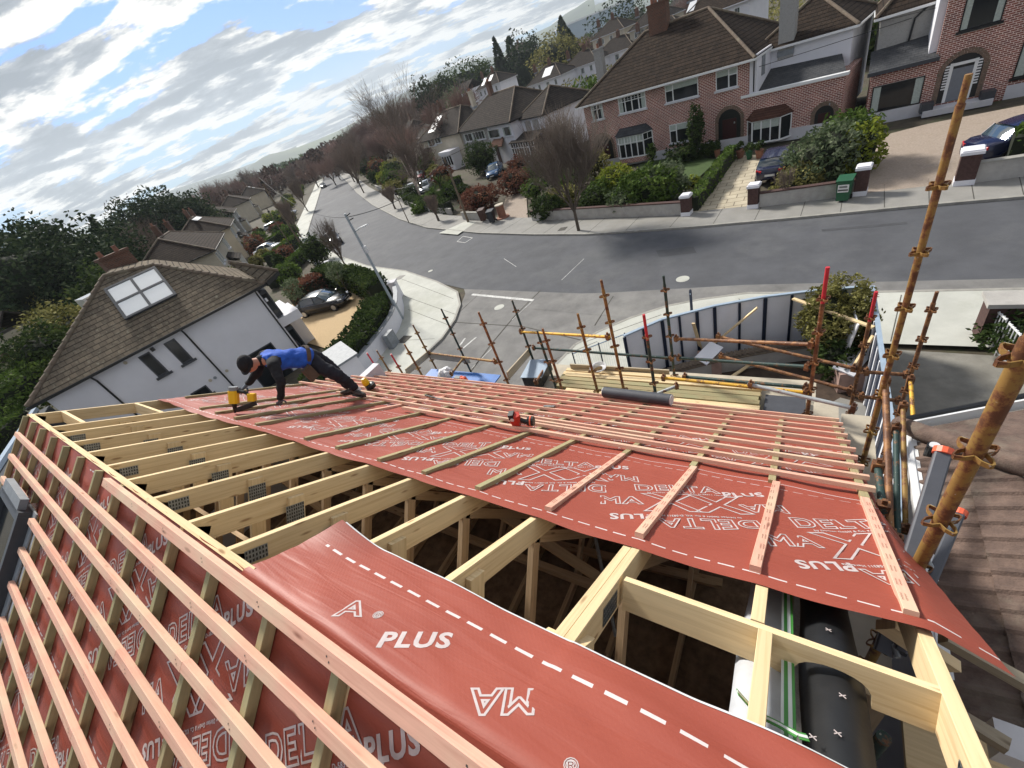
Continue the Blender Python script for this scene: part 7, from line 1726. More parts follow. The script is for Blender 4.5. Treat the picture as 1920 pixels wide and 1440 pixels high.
# -- street trees
P=atz(1085,432,.1); baretree(P.x,P.y,7.0,.60,'bare street tree with dense upright twigs before the white semi pair',3,levels=4,trunk=.12,br=5,bark='bark',twig='twigtan',clear=.20,twigr=.009,name='street_tree')
P=Vector((-36.2,23.6,0)); baretree(P.x,P.y,5.6,.42,'bare upright street tree directly behind the grey lamp post',9,levels=3,trunk=.09,br=5,clear=.22,twigr=.010,name='street_tree')
P=Vector((-70,44,0)); 
for k,(x,y,h,lab) in enumerate(((-67.5,39.5,6.5,'bare street tree on the left footpath beyond the parked dark car'),(-94,60,7.5,'bare street tree farther along the left footpath'),(-77.5,63.5,10.5,'large dark bare tree on the far footpath at the bend'),(-104,84,9,'bare tree farther along the right of the road'),(-130,100,9,'distant bare tree at the end of the road'),(-49,44.0,3.4,'small young bare tree on the far footpath'),(-33,34.6,3.0,'thin sapling on the far footpath before the green hedge'))):
    baretree(x,y,h,.40,lab,21+k%3,levels=3,trunk=.14,br=6,var=('st',k%3,h>5),clear=.2,twigr=.02,name='street_tree',group='bare street trees along the road')
P=atz(790,362,.1); baretree(P.x+1.0,P.y-1.5,12.6,.42,'tall silver-barked birch with thin bare branches beyond the bend',5,'spread','barkpale','twigtan',levels=5,trunk=.17,br=3,clear=.10,name='silver_birch',twigr=.012)
# -- shrubs of the brick pair garden
bushpx(1215,385,2.3,1.25,'leaf_green','big light green leafy shrub under the leaded bay window',n=3200,size=.15,ry=1.4)
bushpx(1155,360,1.5,1.1,'leaf_bright','yellow-green shrub left of the large leafy shrub',n=1500,size=.13)
bushpx(1250,372,1.5,1.2,'leaf_grey','grey-green shrub right of the large leafy shrub',n=2400,size=.13)
bushpx(1115,395,1.2,.9,'leaf_dark','dark shrub on the low wall beside the bare tree',n=1200,size=.13)
bushpx(1175,395,1.3,.9,'leaf_grey','loose grey-green shrub spilling over the low white wall',n=1400,size=.12)
bushpx(1030,408,1.5,.95,'leaf_dark','dark ivy shrub spilling over the left end of the low wall',n=1700,size=.13,ry=1.0)
bushpx(1005,370,1.2,.9,'leaf_green','small mixed shrub behind the ivy',n=900)
P=FB.P+FB.e*FB.px(1322,260)[0]-FB.m*1.6; bush(P.x,P.y,.62,1.9,'leaf_dark','dark columnar cypress before the brick pair',n=1800,size=.10,name='cypress',cat='tree',z=.3)
P=FB.P+FB.e*FB.px(1237,300)[0]-FB.m*1.2; bush(P.x,P.y,.42,.8,'leaf_green','small pointed conifer before the leaded bay',n=500,size=.08,name='small_conifer',cat='shrub',z=.3)
P=FB.P+FB.e*FB.px(1295,300)[0]-FB.m*1.4; bush(P.x,P.y,1.5,.75,'leaf_dark','low dark shrub under the ground-floor window',n=1000)
P=FB.P+FB.e*FB.px(1345,300)[0]-FB.m*1.2; bush(P.x,P.y,.7,.6,'leaf_dark','dark shrub between cypress and arched door',n=600)
hedge([G(1300,396),G(1335,350),G(1372,298)],.95,.7,'leaf_green','clipped green hedge along the left of the paved drive')
bushpx(1300,352,.5,.45,'leaf_bright','small yellow variegated shrub by the gate pier',n=500,size=.08)
P=atz(1560,352,.1); bush(P.x-.3,P.y+1.6,1.9,1.5,'leaf_grey','large grey-green shrub left of the gravel drive',n=3000,size=.12); bush(P.x+.4,P.y+2.9,1.5,1.55,'leaf_green','tall green shrub behind the grey-green one by the gravel drive',n=2400,size=.12,seed=77); bush(P.x+1.1,P.y+1.7,1.0,1.3,'leaf_bright','bright yellow-green shrub nearest the gravel drive',n=1500,size=.12)
bush(P.x-1.5,P.y+.5,1.2,.7,'leaf_olive','brownish low shrub behind the low grey wall',n=1400,size=.09); bush(P.x-2.4,P.y-.2,.7,.35,'leaf_olive','low ochre plant on the low grey wall',n=500,size=.08)
P=atz(1472,385,.1); baretree(P.x,P.y+.3,2.0,.5,'small twiggy rose tree beside the dark parked car',31,levels=3,trunk=.03,br=4,name='rose_tree',clear=.3)
hedge([(6.9,27.2),(10,26.7),(16,26.3)],1.5,1.3,'leaf_green','thick green hedge above the low wall at the right edge',size=.12)
P=atz(1588,600,2.2); bush(.95,13.0,.88,1.25,'leaf_olive','round bush with pale golden leaves at the hoarding corner',n=8000,size=.055,seed=4,trunk=.35)
bush(1.05,12.2,.6,.7,'leaf_dark','dark leafy plant below the round golden bush',n=900,size=.08)
P=atz(1905,600,1.0); bush(P.x+.3,P.y,.9,.6,'leaf_dark','dark hedge plant behind the white railings',n=1500,size=.08)
# -- far footpath gardens
bushpx(905,392,2.1,1.25,'leaf_red','russet-leaved round shrub behind the dark bins',n=3200,size=.13)
P=atz(955,372,.1); bush(P.x,P.y+1.6,1.7,1.3,'leaf_red','taller russet and green shrub behind the gravel path',n=2200,size=.13); 
P=atz(893,330,.1); bush(P.x+1.2,P.y+.5,2.3,2.2,'leaf_dark','large dark green round shrub before the white semi pair',n=3400,size=.15)
bushpx(845,372,1.0,.9,'leaf_green','small round green shrub under the telegraph pole',n=800)
hedge([G(845,398),G(800,392),G(765,380)],1.25,1.2,'leaf_dark','dark clipped hedge along the far footpath before the palms',size=.11)
hedge([G(865,345),G(835,368)],1.2,.8,'leaf_green','long green hedge beside the parked grey car')
bushpx(815,385,1.5,.9,'leaf_green','broad green shrub behind the dark hedge',n=1200,size=.15)
bushpx(770,372,1.6,1.0,'leaf_dark','dark shrub at the foot of the birch',n=1400)
def palm(px,py,s,lab):
    P=atz(px,py,.1); t=thing('cordyline',lab,'palm',P,0,'spiky garden palms'); mb=MB(); mb.tube([(0,0,0),(0,0,1.0*s)],[.09,.07],8); part('trunk',mb,'bark',t); mb=MB(); rg=random.Random(px)
    for k in range(90):
        a=rg.random()*2*PI; e=rg.uniform(-.3,1.2); d=Vector((cos(a)*cos(e),sin(a)*cos(e),sin(e))); q=Vector((0,0,1.0*s)); w=d.cross(Vector((0,0,1))).normalized()*.03; m_=q+d*.6*s; e_=q+d*1.1*s+Vector((0,0,-.25*s)); mb.add([q-w,q+w,m_+w*1.3,m_-w*1.3,e_],[(0,1,2,3),(3,2,4)])
    part('crown',mb,'leaf_green',t)
palm(822,385,1.4,'spiky palm beside the dark hedge, the left one'); palm(833,368,1.6,'spiky palm nearer the parked grey car')
# -- yellow and green shrubs farther left on the far side
for k,(px,py,r,m_,lab) in enumerate(((700,355,1.6,'leaf_bright','yellow-green shrub beside the far footpath'),(715,362,2.0,'leaf_green','green hedge mass beyond the yellow-green shrub'),(690,318,3.0,'leaf_dark','tall dark shrub beside the distant footpath'),(680,345,1.3,'leaf_red','reddish shrub near the distant footpath'))):
    P=atz(px,py,.1); bush(P.x+1,P.y+3,r,r*.8,m_,lab,n=1200,size=.2)
# -- left neighbour garden
hedge([(-19.2,7.6),(-19.9,9.8),(-20.2,11.4),(-21.2,13.6),(-22.6,15.4)],1.7,1.8,'leaf_dark','thick dark hedge inside the curved white wall',dens=150,size=.11)
hedge([(-24.6,17.4),(-27,18.6),(-30.5,20.0),(-34,20.9),(-37.5,21.8)],1.7,1.6,'leaf_dark','dark hedge along the front of the corner garden',dens=120,size=.12)
hedge([(-37,17.5),(-36,20.5)],1.5,2.2,'leaf_red','low russet hedge beyond the parked black car',size=.12)
bush(-29.5,19.2,.5,.4,'leaf_bright','small round clipped box by the gravel edge',n=500,size=.07); bush(-28.0,18.7,.55,.45,'leaf_green','second small clipped box by the gravel edge',n=500,size=.07); bush(-31.8,20.7,1.3,.9,'leaf_bright','yellow-green shrub on the corner garden hedge',n=900)
for k,(x,y,lab) in enumerate(((-34.0,16.7,'grey-green olive tree beyond the parked black car'),(-30.8,19.0,'grey-green standard tree among the clipped boxes'))):
    bush(x,y,.8,.9,'leaf_grey',lab,n=800,size=.10,trunk=1.2,core=False,name='small_tree',cat='tree')
bush(-37.5,14.6,1.6,1.3,'leaf_grey','pale green round shrub at the far corner of the white neighbour house',n=1500,size=.14)
# -- row gardens
for k,(a,b,h,m_,lab) in enumerate((((-47,21.5),(-52,30),1.3,'leaf_green','bright clipped hedge between gardens, nearest of the left row'),((-58,28),(-62,35.5),1.6,'leaf_green','second clipped hedge of the left row gardens'),((-73,37),(-77,45),1.4,'leaf_green','third clipped hedge of the left row gardens'),((-88,47),(-92,55),1.6,'leaf_dark','fourth clipped hedge of the left row gardens'))):
    hedge([a,b],h,1.2,m_,lab,dens=60,size=.15)
rg=random.Random(3)
for k in range(9):
    s=k/8; x=-44-55*s+rg.uniform(-1,1); y=22.5+34*s+rg.uniform(-1.5,1.5); m_=['leaf_green','leaf_dark','leaf_red','leaf_bright'][k%4]
    bush(x,y,rg.uniform(.8,1.7),rg.uniform(.6,1.4),m_,'%s shrub in the front gardens of the left row, %s from the corner garden'%({'leaf_green':'green','leaf_dark':'dark','leaf_red':'russet','leaf_bright':'yellow-green'}[m_],ORD[k]),n=700,size=.18,seed=100+k%4)
bush(-45.2,27.2,1.7,1.7,'leaf_dark','big dark ball-shaped shrub with orange top by the left footpath',n=2200,size=.14); 
# -- big evergreens on the left
def bigtree(px,py,D,base,rx,rz,mt,lab,n=4500,size=.35,shape='ball',name='evergreen_tree',seed=None,group=None,core=True,topk=.62):
    """top of the crown at the pixel, D metres away"""
    r_=ray(px,py); h_=math.hypot(r_.x,r_.y); x,y=r_.x/h_*D,r_.y/h_*D; top=10+r_.z/h_*D
    t=thing(name,lab,'tree',(x,y,0),VR.random()*6,group); seed=seed if seed is not None else VR.randint(0,999)
    zc=top-rz
    me=leafmesh('t',rx,rx,rz,n,size,seed,shape,mt,.35); o=link('crown',me,t,(0,0,zc))
    if core: c=part('inner_growth_shade',coreball(rx,rx,rz,seed,.55),'hedge_core',t); c.location=(0,0,zc)
    mb=MB(); mb.tube([(0,0,-.1),(.1,0,max(.5,zc-rz*.3)),(.2,.1,zc+rz*.3)],[rx*.06+.1,rx*.04+.06,.05],8)
    for q in range(4): a=q*1.7; mb.tube([(.1,0,max(.4,zc-rz*.3)),(cos(a)*rx*.5,sin(a)*rx*.5,zc+rz*.1)],[rx*.03+.04,.03],5)
    part('trunk',mb,'bark',t); return t
bigtree(28,418,70,0,8.5,6.5,'leaf_conifer','huge dark conifer filling the left edge of the photo',n=20000,size=.24,seed=1)
bigtree(-50,430,64,0,8,6,'leaf_conifer','dark conifer cut by the left edge of the photo',n=12000,size=.24,seed=2)
bigtree(112,452,60,0,5.0,6,'leaf_conifer','dark conifer in front of the huge one, near the tiled roof',n=9000,size=.22,seed=4)
bigtree(158,498,52,0,3.6,4.5,'leaf_dark','dark rounded tree just left of the chimney of the white neighbour house',n=6000,size=.2,seed=5)
bigtree(168,408,88,0,3,7,'leaf_conifer','pointed leaning dark conifer between two large trees',n=3000,size=.3,shape='cone',seed=6)
bigtree(238,370,105,0,7.2,6,'leaf_conifer','broad dark cypress on the skyline, the left one',n=9000,size=.32,seed=8)
bigtree(300,360,112,0,7.6,6.5,'leaf_conifer','broad dark cypress on the skyline above the row of chimneys',n=9000,size=.32,seed=9)
bigtree(345,380,120,0,5,5,'leaf_dark','dark tree right of the broad cypresses',n=3500,size=.35,seed=12)
bigtree(128,570,46,0,2.6,2.0,'leaf_dark','dark thicket below the hip of the tiled roof',n=2500,size=.16,name='shrub',seed=31)
bigtree(60,540,62,0,4.0,2.2,'leaf_olive','brownish winter thicket above the glazed canopy',n=5000,size=.16,name='shrub',seed=32)
bigtree(70,705,36,0,1.3,.9,'leaf_olive','brown low shrub below the glazed canopy',n=1500,size=.12,name='shrub',seed=33)
hedge([tuple(atz(-60,775,2)[:2]),tuple(atz(60,705,2)[:2])],2.0,1.6,'leaf_green','long bright hedge running along the left edge lawn',dens=50,size=.15)
hedge([tuple(atz(-60,840,2)[:2]),tuple(atz(45,765,2)[:2])],2.0,1.4,'leaf_green','clipped hedge below the corner of the tiled roof',dens=70,size=.12)
for k,(px,py,D,h) in enumerate(((165,395,90,7),(215,400,85,8))): 
    r_=ray(px,py); h_=math.hypot(r_.x,r_.y); baretree(r_.x/h_*D,r_.y/h_*D,11,.5,['thin bare tree on the skyline left of the cypresses','bare tree behind the leaning conifer'][k],51,'spread',levels=4,var=('sk',),trunk=.2)
# -- conifer group and trees above the white houses
for k,(px,py,D,rx,rz,m_,sh,lab) in enumerate(((925,70,210,7,14,'leaf_conifer','cone','tall pointed conifer, left of the hilltop group'),(950,62,215,8,17,'leaf_conifer','cone','tall pointed conifer in the middle of the hilltop group'),(972,52,205,10,15,'leaf_conifer','ball','massive dark conifer right in the hilltop group'),(990,70,210,7,12,'leaf_conifer','ball','dark conifer at the right end of the hilltop group'),(855,115,200,13,9,'leaf_dark','ball','broad dark round tree left of the conifer group'),(892,112,210,7,8,'leaf_dark','ball','dark tree between the round one and the conifers'),(785,150,190,5,9,'leaf_conifer','ball','slender dark pine on the skyline'),(820,140,200,6,7,'leaf_dark','ball','dark bushy tree right of the slender pine'),(1050,30,260,7,9,'leaf_conifer','cone','dark pine above the back row roofs'),(1065,55,190,4,5,'leaf_conifer','cone','small dark conifer beside the willow'),(1145,-10,200,13,16,'leaf_conifer','ball','dark evergreen left of the brick chimney'),(1190,-20,220,12,16,'leaf_conifer','ball','dark evergreen right of the pale shed'),(1580,-10,70,5,4,'leaf_dark','ball','dark shrub behind the grey pebbledashed house'),(1600,10,60,4,3,'leaf_dark','ball','dark bush in the gap between houses'))):
    bigtree(px,py,D,0,rx,rz,m_,lab,n=2600,size=.55 if D>100 else .3,shape=sh,seed=60+k)
bigtree(845,160,150,0,4,6,'leaf_grey','pale green slender tree above the tan house',n=1500,size=.4)
bigtree(1035,60,185,0,10,7,'leaf_olive','ochre willow-like tree above the white back row',n=2600,size=.5)
bigtree(1615,50,62,0,3,1.6,'leaf_red','orange-brown hedge top behind the houses',n=1500,size=.22)
bigtree(1105,145,75,0,4.5,2.5,'leaf_green','round green bush behind the dark chimney stack',n=1800,size=.3)
# -- red-brown winter trees in the distance: things one can tell apart, in front of woodland
far_t=[(560,300,230,8),(590,285,260,9),(620,262,240,9),(650,240,230,10),(680,215,210,11),(705,205,190,11),(735,190,180,12),(760,180,190,12),(640,290,170,9),(670,262,150,10),(700,245,140,10),(730,235,130,10),(540,310,210,7),(505,325,230,7),(475,330,230,7),(455,320,260,8),(580,320,170,7),(610,310,150,8),(650,300,125,7),(1090,70,240,10),(1115,60,250,11),(1150,40,230,12),(1210,20,220,12),(1240,10,200,11),(1180,50,230,10),(820,180,170,8),(790,170,200,9),(860,150,220,9),(1300,-20,200,12),(420,335,240,7),(390,345,230,7),(370,350,220,7),(1080,95,210,7)]
for k,(px,py,D,h) in enumerate(far_t):
    r_=ray(px,py); h_=math.hypot(r_.x,r_.y); x,y=r_.x/h_*D,r_.y/h_*D; top=10+r_.z/h_*D; H=max(8,min(top,22)); 
    baretree(x,y,H,.62,'bare red-brown winter tree in the distance, %s'%['near the road end','on the skyline left of the birch','behind the birch','beyond the white back row','above the left row'][k%5],71+k%3,'spread','bark','twigred' if k%3 else 'twig',levels=4,var=('far',k%3),trunk=.30,br=4,group='bare red-brown trees in the distance',rz=k*1.3,clear=.16,twigr=.03,z=max(-.1,top-H) if top>22 else -.1)
# woodland and far suburbs that read as one mass
def wood_mass(name,label,pts,n,h,mt,seed,size=1.1):
    rg=random.Random(seed); mb=MB()
    for k in range(n):
        s=rg.random()*(len(pts)-1); i=int(s); f=s-i; a=pts[i][0]+(pts[i+1][0]-pts[i][0])*f; d0=pts[i][1]+(pts[i+1][1]-pts[i][1])*f; D=d0*(1+.9*rg.random()); A=R(a)
        hh=h*(.35+.65*mn.noise(Vector((a*.35,D*.01,seed)))+.35)*(D/d0)**.3
        p=Vector((sin(A)*D,cos(A)*D,hh*rg.random()**.7)); c=size*(.5+rg.random())*(D/220); u=Vector((rg.gauss(0,1),rg.gauss(0,1),rg.gauss(0,1.2))).normalized(); w=u.orthogonal().normalized(); mb.add([p-u*c,p-w*c*.35,p+u*c,p+w*c*.35],[(0,1,2,3)])
    o=link(name,mesh(name,mb,mt)); tag(o,label,'woodland',kind='stuff'); return o
MT['leaf_winter']=leafmat('winter_woodland',[(0.1,(0.04,0.027,0.02)),(0.5,(0.095,0.06,0.045)),(0.9,(0.17,0.11,0.085))],trans=0)
wood_mass('winter_woodland','red-brown winter woodland filling the distance beyond the road',[(-66,190),(-58,220),(-50,170),(-44,150),(-38,170),(-30,220),(-22,260)],26000,10,'leaf_winter',2)
wood_mass('evergreen_woodland','dark green far woodland along the foot of the hills',[(-80,120),(-70,200),(-60,330),(-45,380),(-30,400),(-15,330),(0,260),(20,240)],16000,11,'leaf_dark',5,1.0)
wood_mass('suburb_gardens','mixed garden greenery between the distant houses',[(-31,130),(-20,130),(-12,115),(-5,100),(5,95),(15,95)],7000,3.2,'leaf_olive',7,.8)
# distant houses as small individual blocks among the trees
rg=random.Random(8)
for k in range(24):
    a=R(-48+k*2.6+rg.uniform(-.6,.6)); D=rg.uniform(170,330); x,y=sin(a)*D,cos(a)*D; t=thing('distant_house','tiny pale house among far trees, %s in from the left of the distant suburb'%(ORD[k] if k<20 else ['twenty-first','twenty-second','twenty-third','twenty-fourth'][k-20]),'house',(x,y,0),rg.uniform(-.6,.3),'tiny pale houses in the distant suburb')
    mb=MB(); mb.box(-6,6,-4,4,0,5.5+rg.random()*4); part('wall',mb,['cream','white'][k%2],t); z=mb.v[4][2]; mb=MB(); mb.slab([(-6.4,-4.4,z),(6.4,-4.4,z),(6.4,0,z+2.6),(-6.4,0,z+2.6)],.2); mb.slab([(-6.4,4.4,z),(6.4,4.4,z),(6.4,0,z+2.6),(-6.4,0,z+2.6)],.2); part('roof',mb,'tile_dark',t)

# front gardens and street trees that fill both sides of the receding road
rg=random.Random(21); A_=far; 
def along(P,s,d):
    tot=[0]
    for a,b in zip(P[:-1],P[1:]): tot.append(tot[-1]+math.hypot(b[0]-a[0],b[1]-a[1]))
    s=min(s,tot[-1]-.01)
    for i in range(len(P)-1):
        if tot[i+1]>=s: break
    f=(s-tot[i])/(tot[i+1]-tot[i]); a,b=P[i],P[i+1]; t=Vector((b[0]-a[0],b[1]-a[1])).normalized(); return a[0]+(b[0]-a[0])*f-t.y*d,a[1]+(b[1]-a[1])*f+t.x*d
cols={'leaf_green':'green','leaf_dark':'dark green','leaf_red':'russet','leaf_bright':'yellow-green','leaf_olive':'olive'}
for k in range(34):
    s=118+k*4.6+rg.uniform(-2,2); d=-rg.uniform(4.2,13); x,y=along(A_,s,d); m_=rg.choice(list(cols)); r=rg.uniform(1.1,2.6)
    bush(x,y,r,r*rg.uniform(.6,1.1),m_,'%s garden shrub across the receding road, %d metres past the bend'%(cols[m_],int(k*4.6)),n=800,size=.22,seed=200+k%6,group='garden shrubs beyond the bend, far side')
for k in range(26):
    s=20+k*5.5; x,y=along(wl[8:],s,rg.uniform(2.0,9.5)); m_=rg.choice(list(cols)); r=rg.uniform(.8,1.9)
    bush(x,y,r,r*rg.uniform(.6,1.0),m_,'%s garden shrub left of the receding road, %d metres along'%(cols[m_],int(k*5.5)),n=700,size=.2,seed=210+k%6,group='garden shrubs of the left row')
for k in range(9):
    s=118+k*16+rg.uniform(-3,3); x,y=along(A_,s,-rg.uniform(5,22)); baretree(x,y,rg.uniform(7,11),.55,'bare reddish garden tree on the far side of the road, %s past the bend'%ORD[k],71+k%3,'spread','bark','twigred',levels=4,var=('far',k%3),trunk=.30,br=4,group='bare garden trees past the bend',rz=k*1.7,clear=.16,twigr=.03)

for k,(px,py,rx,rz,m_,lab) in enumerate(((1045,345,1.6,1.1,'leaf_dark','dark shrub behind the bare street tree'),(1080,352,1.5,1.0,'leaf_green','green shrub between the bare street tree and the brick pair'),(1000,345,1.3,1.0,'leaf_green','green shrub left of the bare street tree'),(1115,330,1.5,1.2,'leaf_olive','olive shrub before the left arched door'),(1060,385,1.4,.9,'leaf_olive','olive-brown shrub at the foot of the bare street tree'),(1130,372,1.2,.8,'leaf_green','low green shrub on the lawn side of the wall'),(975,322,1.4,1.0,'leaf_red','russet shrub close to the white porch'),(1020,318,1.6,1.1,'leaf_dark','dark shrub before the conservatory'),(868,372,1.3,.9,'leaf_dark','dark shrub under the telegraph pole'),(840,352,1.2,.8,'leaf_olive','olive shrub beside the parked grey car'),(790,398,1.2,.7,'leaf_green','low green shrub before the palms'))):
    bushpx(px,py,rx,rz,m_,lab,n=1500,size=.12)

bigtree(75,575,40,0,2.6,2.0,'leaf_olive','brownish thicket left of the long tiled hip',n=4000,size=.13,name='shrub',seed=41)
bigtree(30,620,36,0,2.0,1.6,'leaf_dark','dark shrub under the glazed canopy',n=3000,size=.13,name='shrub',seed=42)
bigtree(95,650,34,0,1.8,1.3,'leaf_dark','dark round shrub hugging the lower hip of the tiled roof',n=2500,size=.12,name='shrub',seed=43)
bigtree(15,690,34,0,1.8,1.2,'leaf_green','mossy green shrub above the long bright hedge',n=2500,size=.12,name='shrub',seed=44)
# ================================================================== CARS
def car(label,x,y,rz,paint,L=4.5,W=1.8,H=1.46,est=False,rear_plate='sticker',z=.06,group='parked cars',suv=False,detail=True):
    """nose points to local +x"""
    t=thing('parked_car',label,'car',(x,y,z),rz,group); hl=L/2
    # body stations: x, floor, belt, half width
    st=[(-hl,.42,.78,.62),(-hl+.06,.34,.92,.74),(-hl+.35,.24,1.0,.86),(-hl*.5,.2,.97,.90),(0,.2,.93,.90),(hl*.45,.2,.90,.90),(hl-.75,.22,.82,.87),(hl-.25,.26,.70,.78),(hl-.04,.34,.60,.66),(hl,.42,.52,.56)]
    s=W/1.8; k=H/1.46
    def loft(st,prof):
        mb=MB(); vs=[];fc=[]; n=len(prof(st[0]))
        for q in st: vs+=prof(q)
        for i in range(len(st)-1):
            for j in range(n): fc.append((i*n+j,i*n+(j+1)%n,(i+1)*n+(j+1)%n,(i+1)*n+j))
        fc.append(tuple(range(n-1,-1,-1))); fc.append(tuple(range((len(st)-1)*n,len(st)*n))); mb.add(vs,fc); return mb
    def bp(q):
        x_,z0,z1,hw=q; z1*=k; hw*=s; m=(z0+z1)/2
        return [(x_,-hw*.9,z0),(x_,-hw,z0+.12),(x_,-hw,m+.06),(x_,-hw*.96,z1-.08),(x_,-hw*.84,z1),(x_,hw*.84,z1),(x_,hw*.96,z1-.08),(x_,hw,m+.06),(x_,hw,z0+.12),(x_,hw*.9,z0)]
    b=loft(st,bp); o=part('body',b,paint,t,sm=40)
    rb=-hl+(.30 if est else .75); g=[(rb,.97,.99,.78),(rb+.28 if not est else rb+.2,.97,1.34,.68),(-hl*.28,.95,1.46,.64),(0,.95,1.46,.64),(hl*.14,.93,1.41,.64),(hl*.46,.88,.93,.76)]
    def gp(q):
        x_,z0,z1,hw=q; z0*=k;z1*=k;hw*=s; lo_=.80*s
        return [(x_,-lo_,z0-.02),(x_,-hw,z1-.05),(x_,-hw*.85,z1),(x_,hw*.85,z1),(x_,hw,z1-.05),(x_,lo_,z0-.02)]
    part('windows',loft(g,gp),'carglass',t,sm=30)
    g2=[(rb+.34 if not est else rb+.16,.9,1.385,.67),(-hl*.28,.95,1.475,.645),(0,.95,1.475,.645),(hl*.13,.93,1.43,.64)]
    mb=MB(); vs=[];fc=[]
    for q in g2: x_,_,z1,hw=q; vs+=[(x_,-hw*s,z1*k-.045),(x_,-hw*s*.8,z1*k+.005),(x_,hw*s*.8,z1*k+.005),(x_,hw*s,z1*k-.045)]
    for i in range(3):
        for j in range(3): fc.append((i*4+j,i*4+j+1,(i+1)*4+j+1,(i+1)*4+j))
    mb.add(vs,[tuple(reversed(f)) for f in fc]); part('roof_panel',mb,paint,t,sm=60)
    for sx in (-1,1):   # pillars
        mb=MB()
        for xa,za,xb,zb in ((hl*.46,.93,hl*.14,1.42),(-.05,.94,-.10,1.45),(rb+.05,.97,rb+.34,1.36)):
            ha=.80*s*sx; hb=.655*s*sx; mb.beam((xa,ha,za*k),(xb,hb,zb*k),.07,.03,(0,sx,0.3))
        part('pillars',mb,paint,t)
    for xx in (-hl*.60,hl*.62):
        for sy in (-1,1):
            y_=sy*.80*s; mb=MB(); mb.tube([(xx,y_-.10*sy,.32),(xx,y_+.11*sy,.32)],.33,20); w=part('wheel',mb,'tyre',t,sm=40); mb=MB(); mb.tube([(xx,y_+.111*sy,.32),(xx,y_+.12*sy,.32)],.20,14); part('rim',mb,'rim',w)
    for sy in (-1,1):
        mb=MB(); mb.beam((hl-.20,sy*.50*s,.66*k),(hl-.42,sy*.72*s,.72*k),.16,.10,(0,0,1),.02); part('headlight',mb,'lampclear',t)
        mb=MB(); mb.beam((-hl+.02,sy*.46*s,.80*k),(-hl+.14,sy*.76*s,.84*k),.10,.13,(0,0,1),.02); part('tail_light',mb,'lampred',t)
        mb=MB(); mb.beam((hl*.42,sy*.88*s,.98*k),(hl*.40,sy*1.02*s,1.0*k),.12,.11,(0,0,1),.02); part('mirror',mb,paint,t)
        mb=MB(); mb.box(-.5,-.3,sy*.905*s-.01,sy*.905*s+.01,.78*k,.80*k); part('door_handle',mb,paint,t)
    mb=MB(); mb.box(hl-.045,hl+.012,-.32*s,.32*s,.44,.60*k); part('grille',mb,'black',t)
    mb=MB(); mb.box(hl+.002,hl+.022,-.25,.25,.36,.46); part('number_plate',mb,'sticker',t); mb=MB(); mb.box(-hl-.022,-hl+.01,-.25,.25,.55,.66); part('number_plate',mb,'sticker',t)
    return t
def carpx(px,py,rz,paint,label,**k): P=atz(px,py,.5); return car(label,P.x,P.y,rz,paint,**k)
car('black saloon car parked on the ochre gravel beside the white house',-31.4,16.9,R(18),'car_black',L=4.9,W=1.88,H=1.46)
carpx(625,450,R(-32),'car_grey','dark grey estate parked half on the left footpath',L=4.3,H=1.5,est=True)
carpx(606,349,R(-35),'car_black','small dark car far up the road, parked on the left',L=4.2,est=True)
carpx(504,468,R(38),'car_white','white saloon parked in the second garden of the left row',L=4.6)
carpx(515,425,R(40),'car_silver','silver car behind the clipped hedge of the left row',L=4.3,est=True); carpx(541,402,R(40),'car_silver','pale car farther along the gardens of the left row',L=4.2)
carpx(820,338,R(-60),'car_grey','dark grey car parked in the drive left of the large round shrub',L=4.6); carpx(800,352,R(-62),'car_silver','silver car partly hidden behind the hedge near the birch',L=4.3)
carpx(772,358,R(-50),'car_white','white car at the foot of the birch',L=4.2); carpx(790,330,R(-60),'car_red','dark red car behind the grey one near the birch',L=4.2)
carpx(928,322,R(-70),'car_blue','blue car behind the russet shrubs before the white semi pair',L=4.4)
carpx(1458,312,R(82),'car_navy','dark blue small car seen from behind on the paved drive',L=3.9,W=1.72,H=1.52,est=True)
carpx(1885,262,R(-168),'car_navy','dark blue saloon at the right edge, on the gravel drive',L=4.8) if False else None
P=atz(1850,285,.5); car('dark blue saloon at the right edge with its red tail light toward us',P.x+1.6,P.y+.75,R(22),'car_navy',L=4.7,W=1.82)
# planter-like pots on the porch of the brick pair
for k,(px,py,s,lab) in enumerate(((1388,290,.28,'round clay pot with a plant beside the white bay window'),(1424,290,.26,'clay pot with a spiky plant under the white bay window'),(1405,292,.22,'green trough between the two clay pots'),(1345,288,.22,'small pot beside the arched red door'))):
    P=atz(px,py,.35); t=thing('plant_pot',lab,'plant pot',P,0,'pots before the brick pair'); mb=MB(); mb.lathe((0,0,-.2),[(s*.7,0),(s,.45),(s*1.05,.5)],14); part('pot',mb,'clay' if k!=2 else 'bin_green',t); o=link('plant',mesh('plant',leafcloud(.3,.3,.35,160,.09,k+3),'leaf_dark'),t,(0,0,.55))
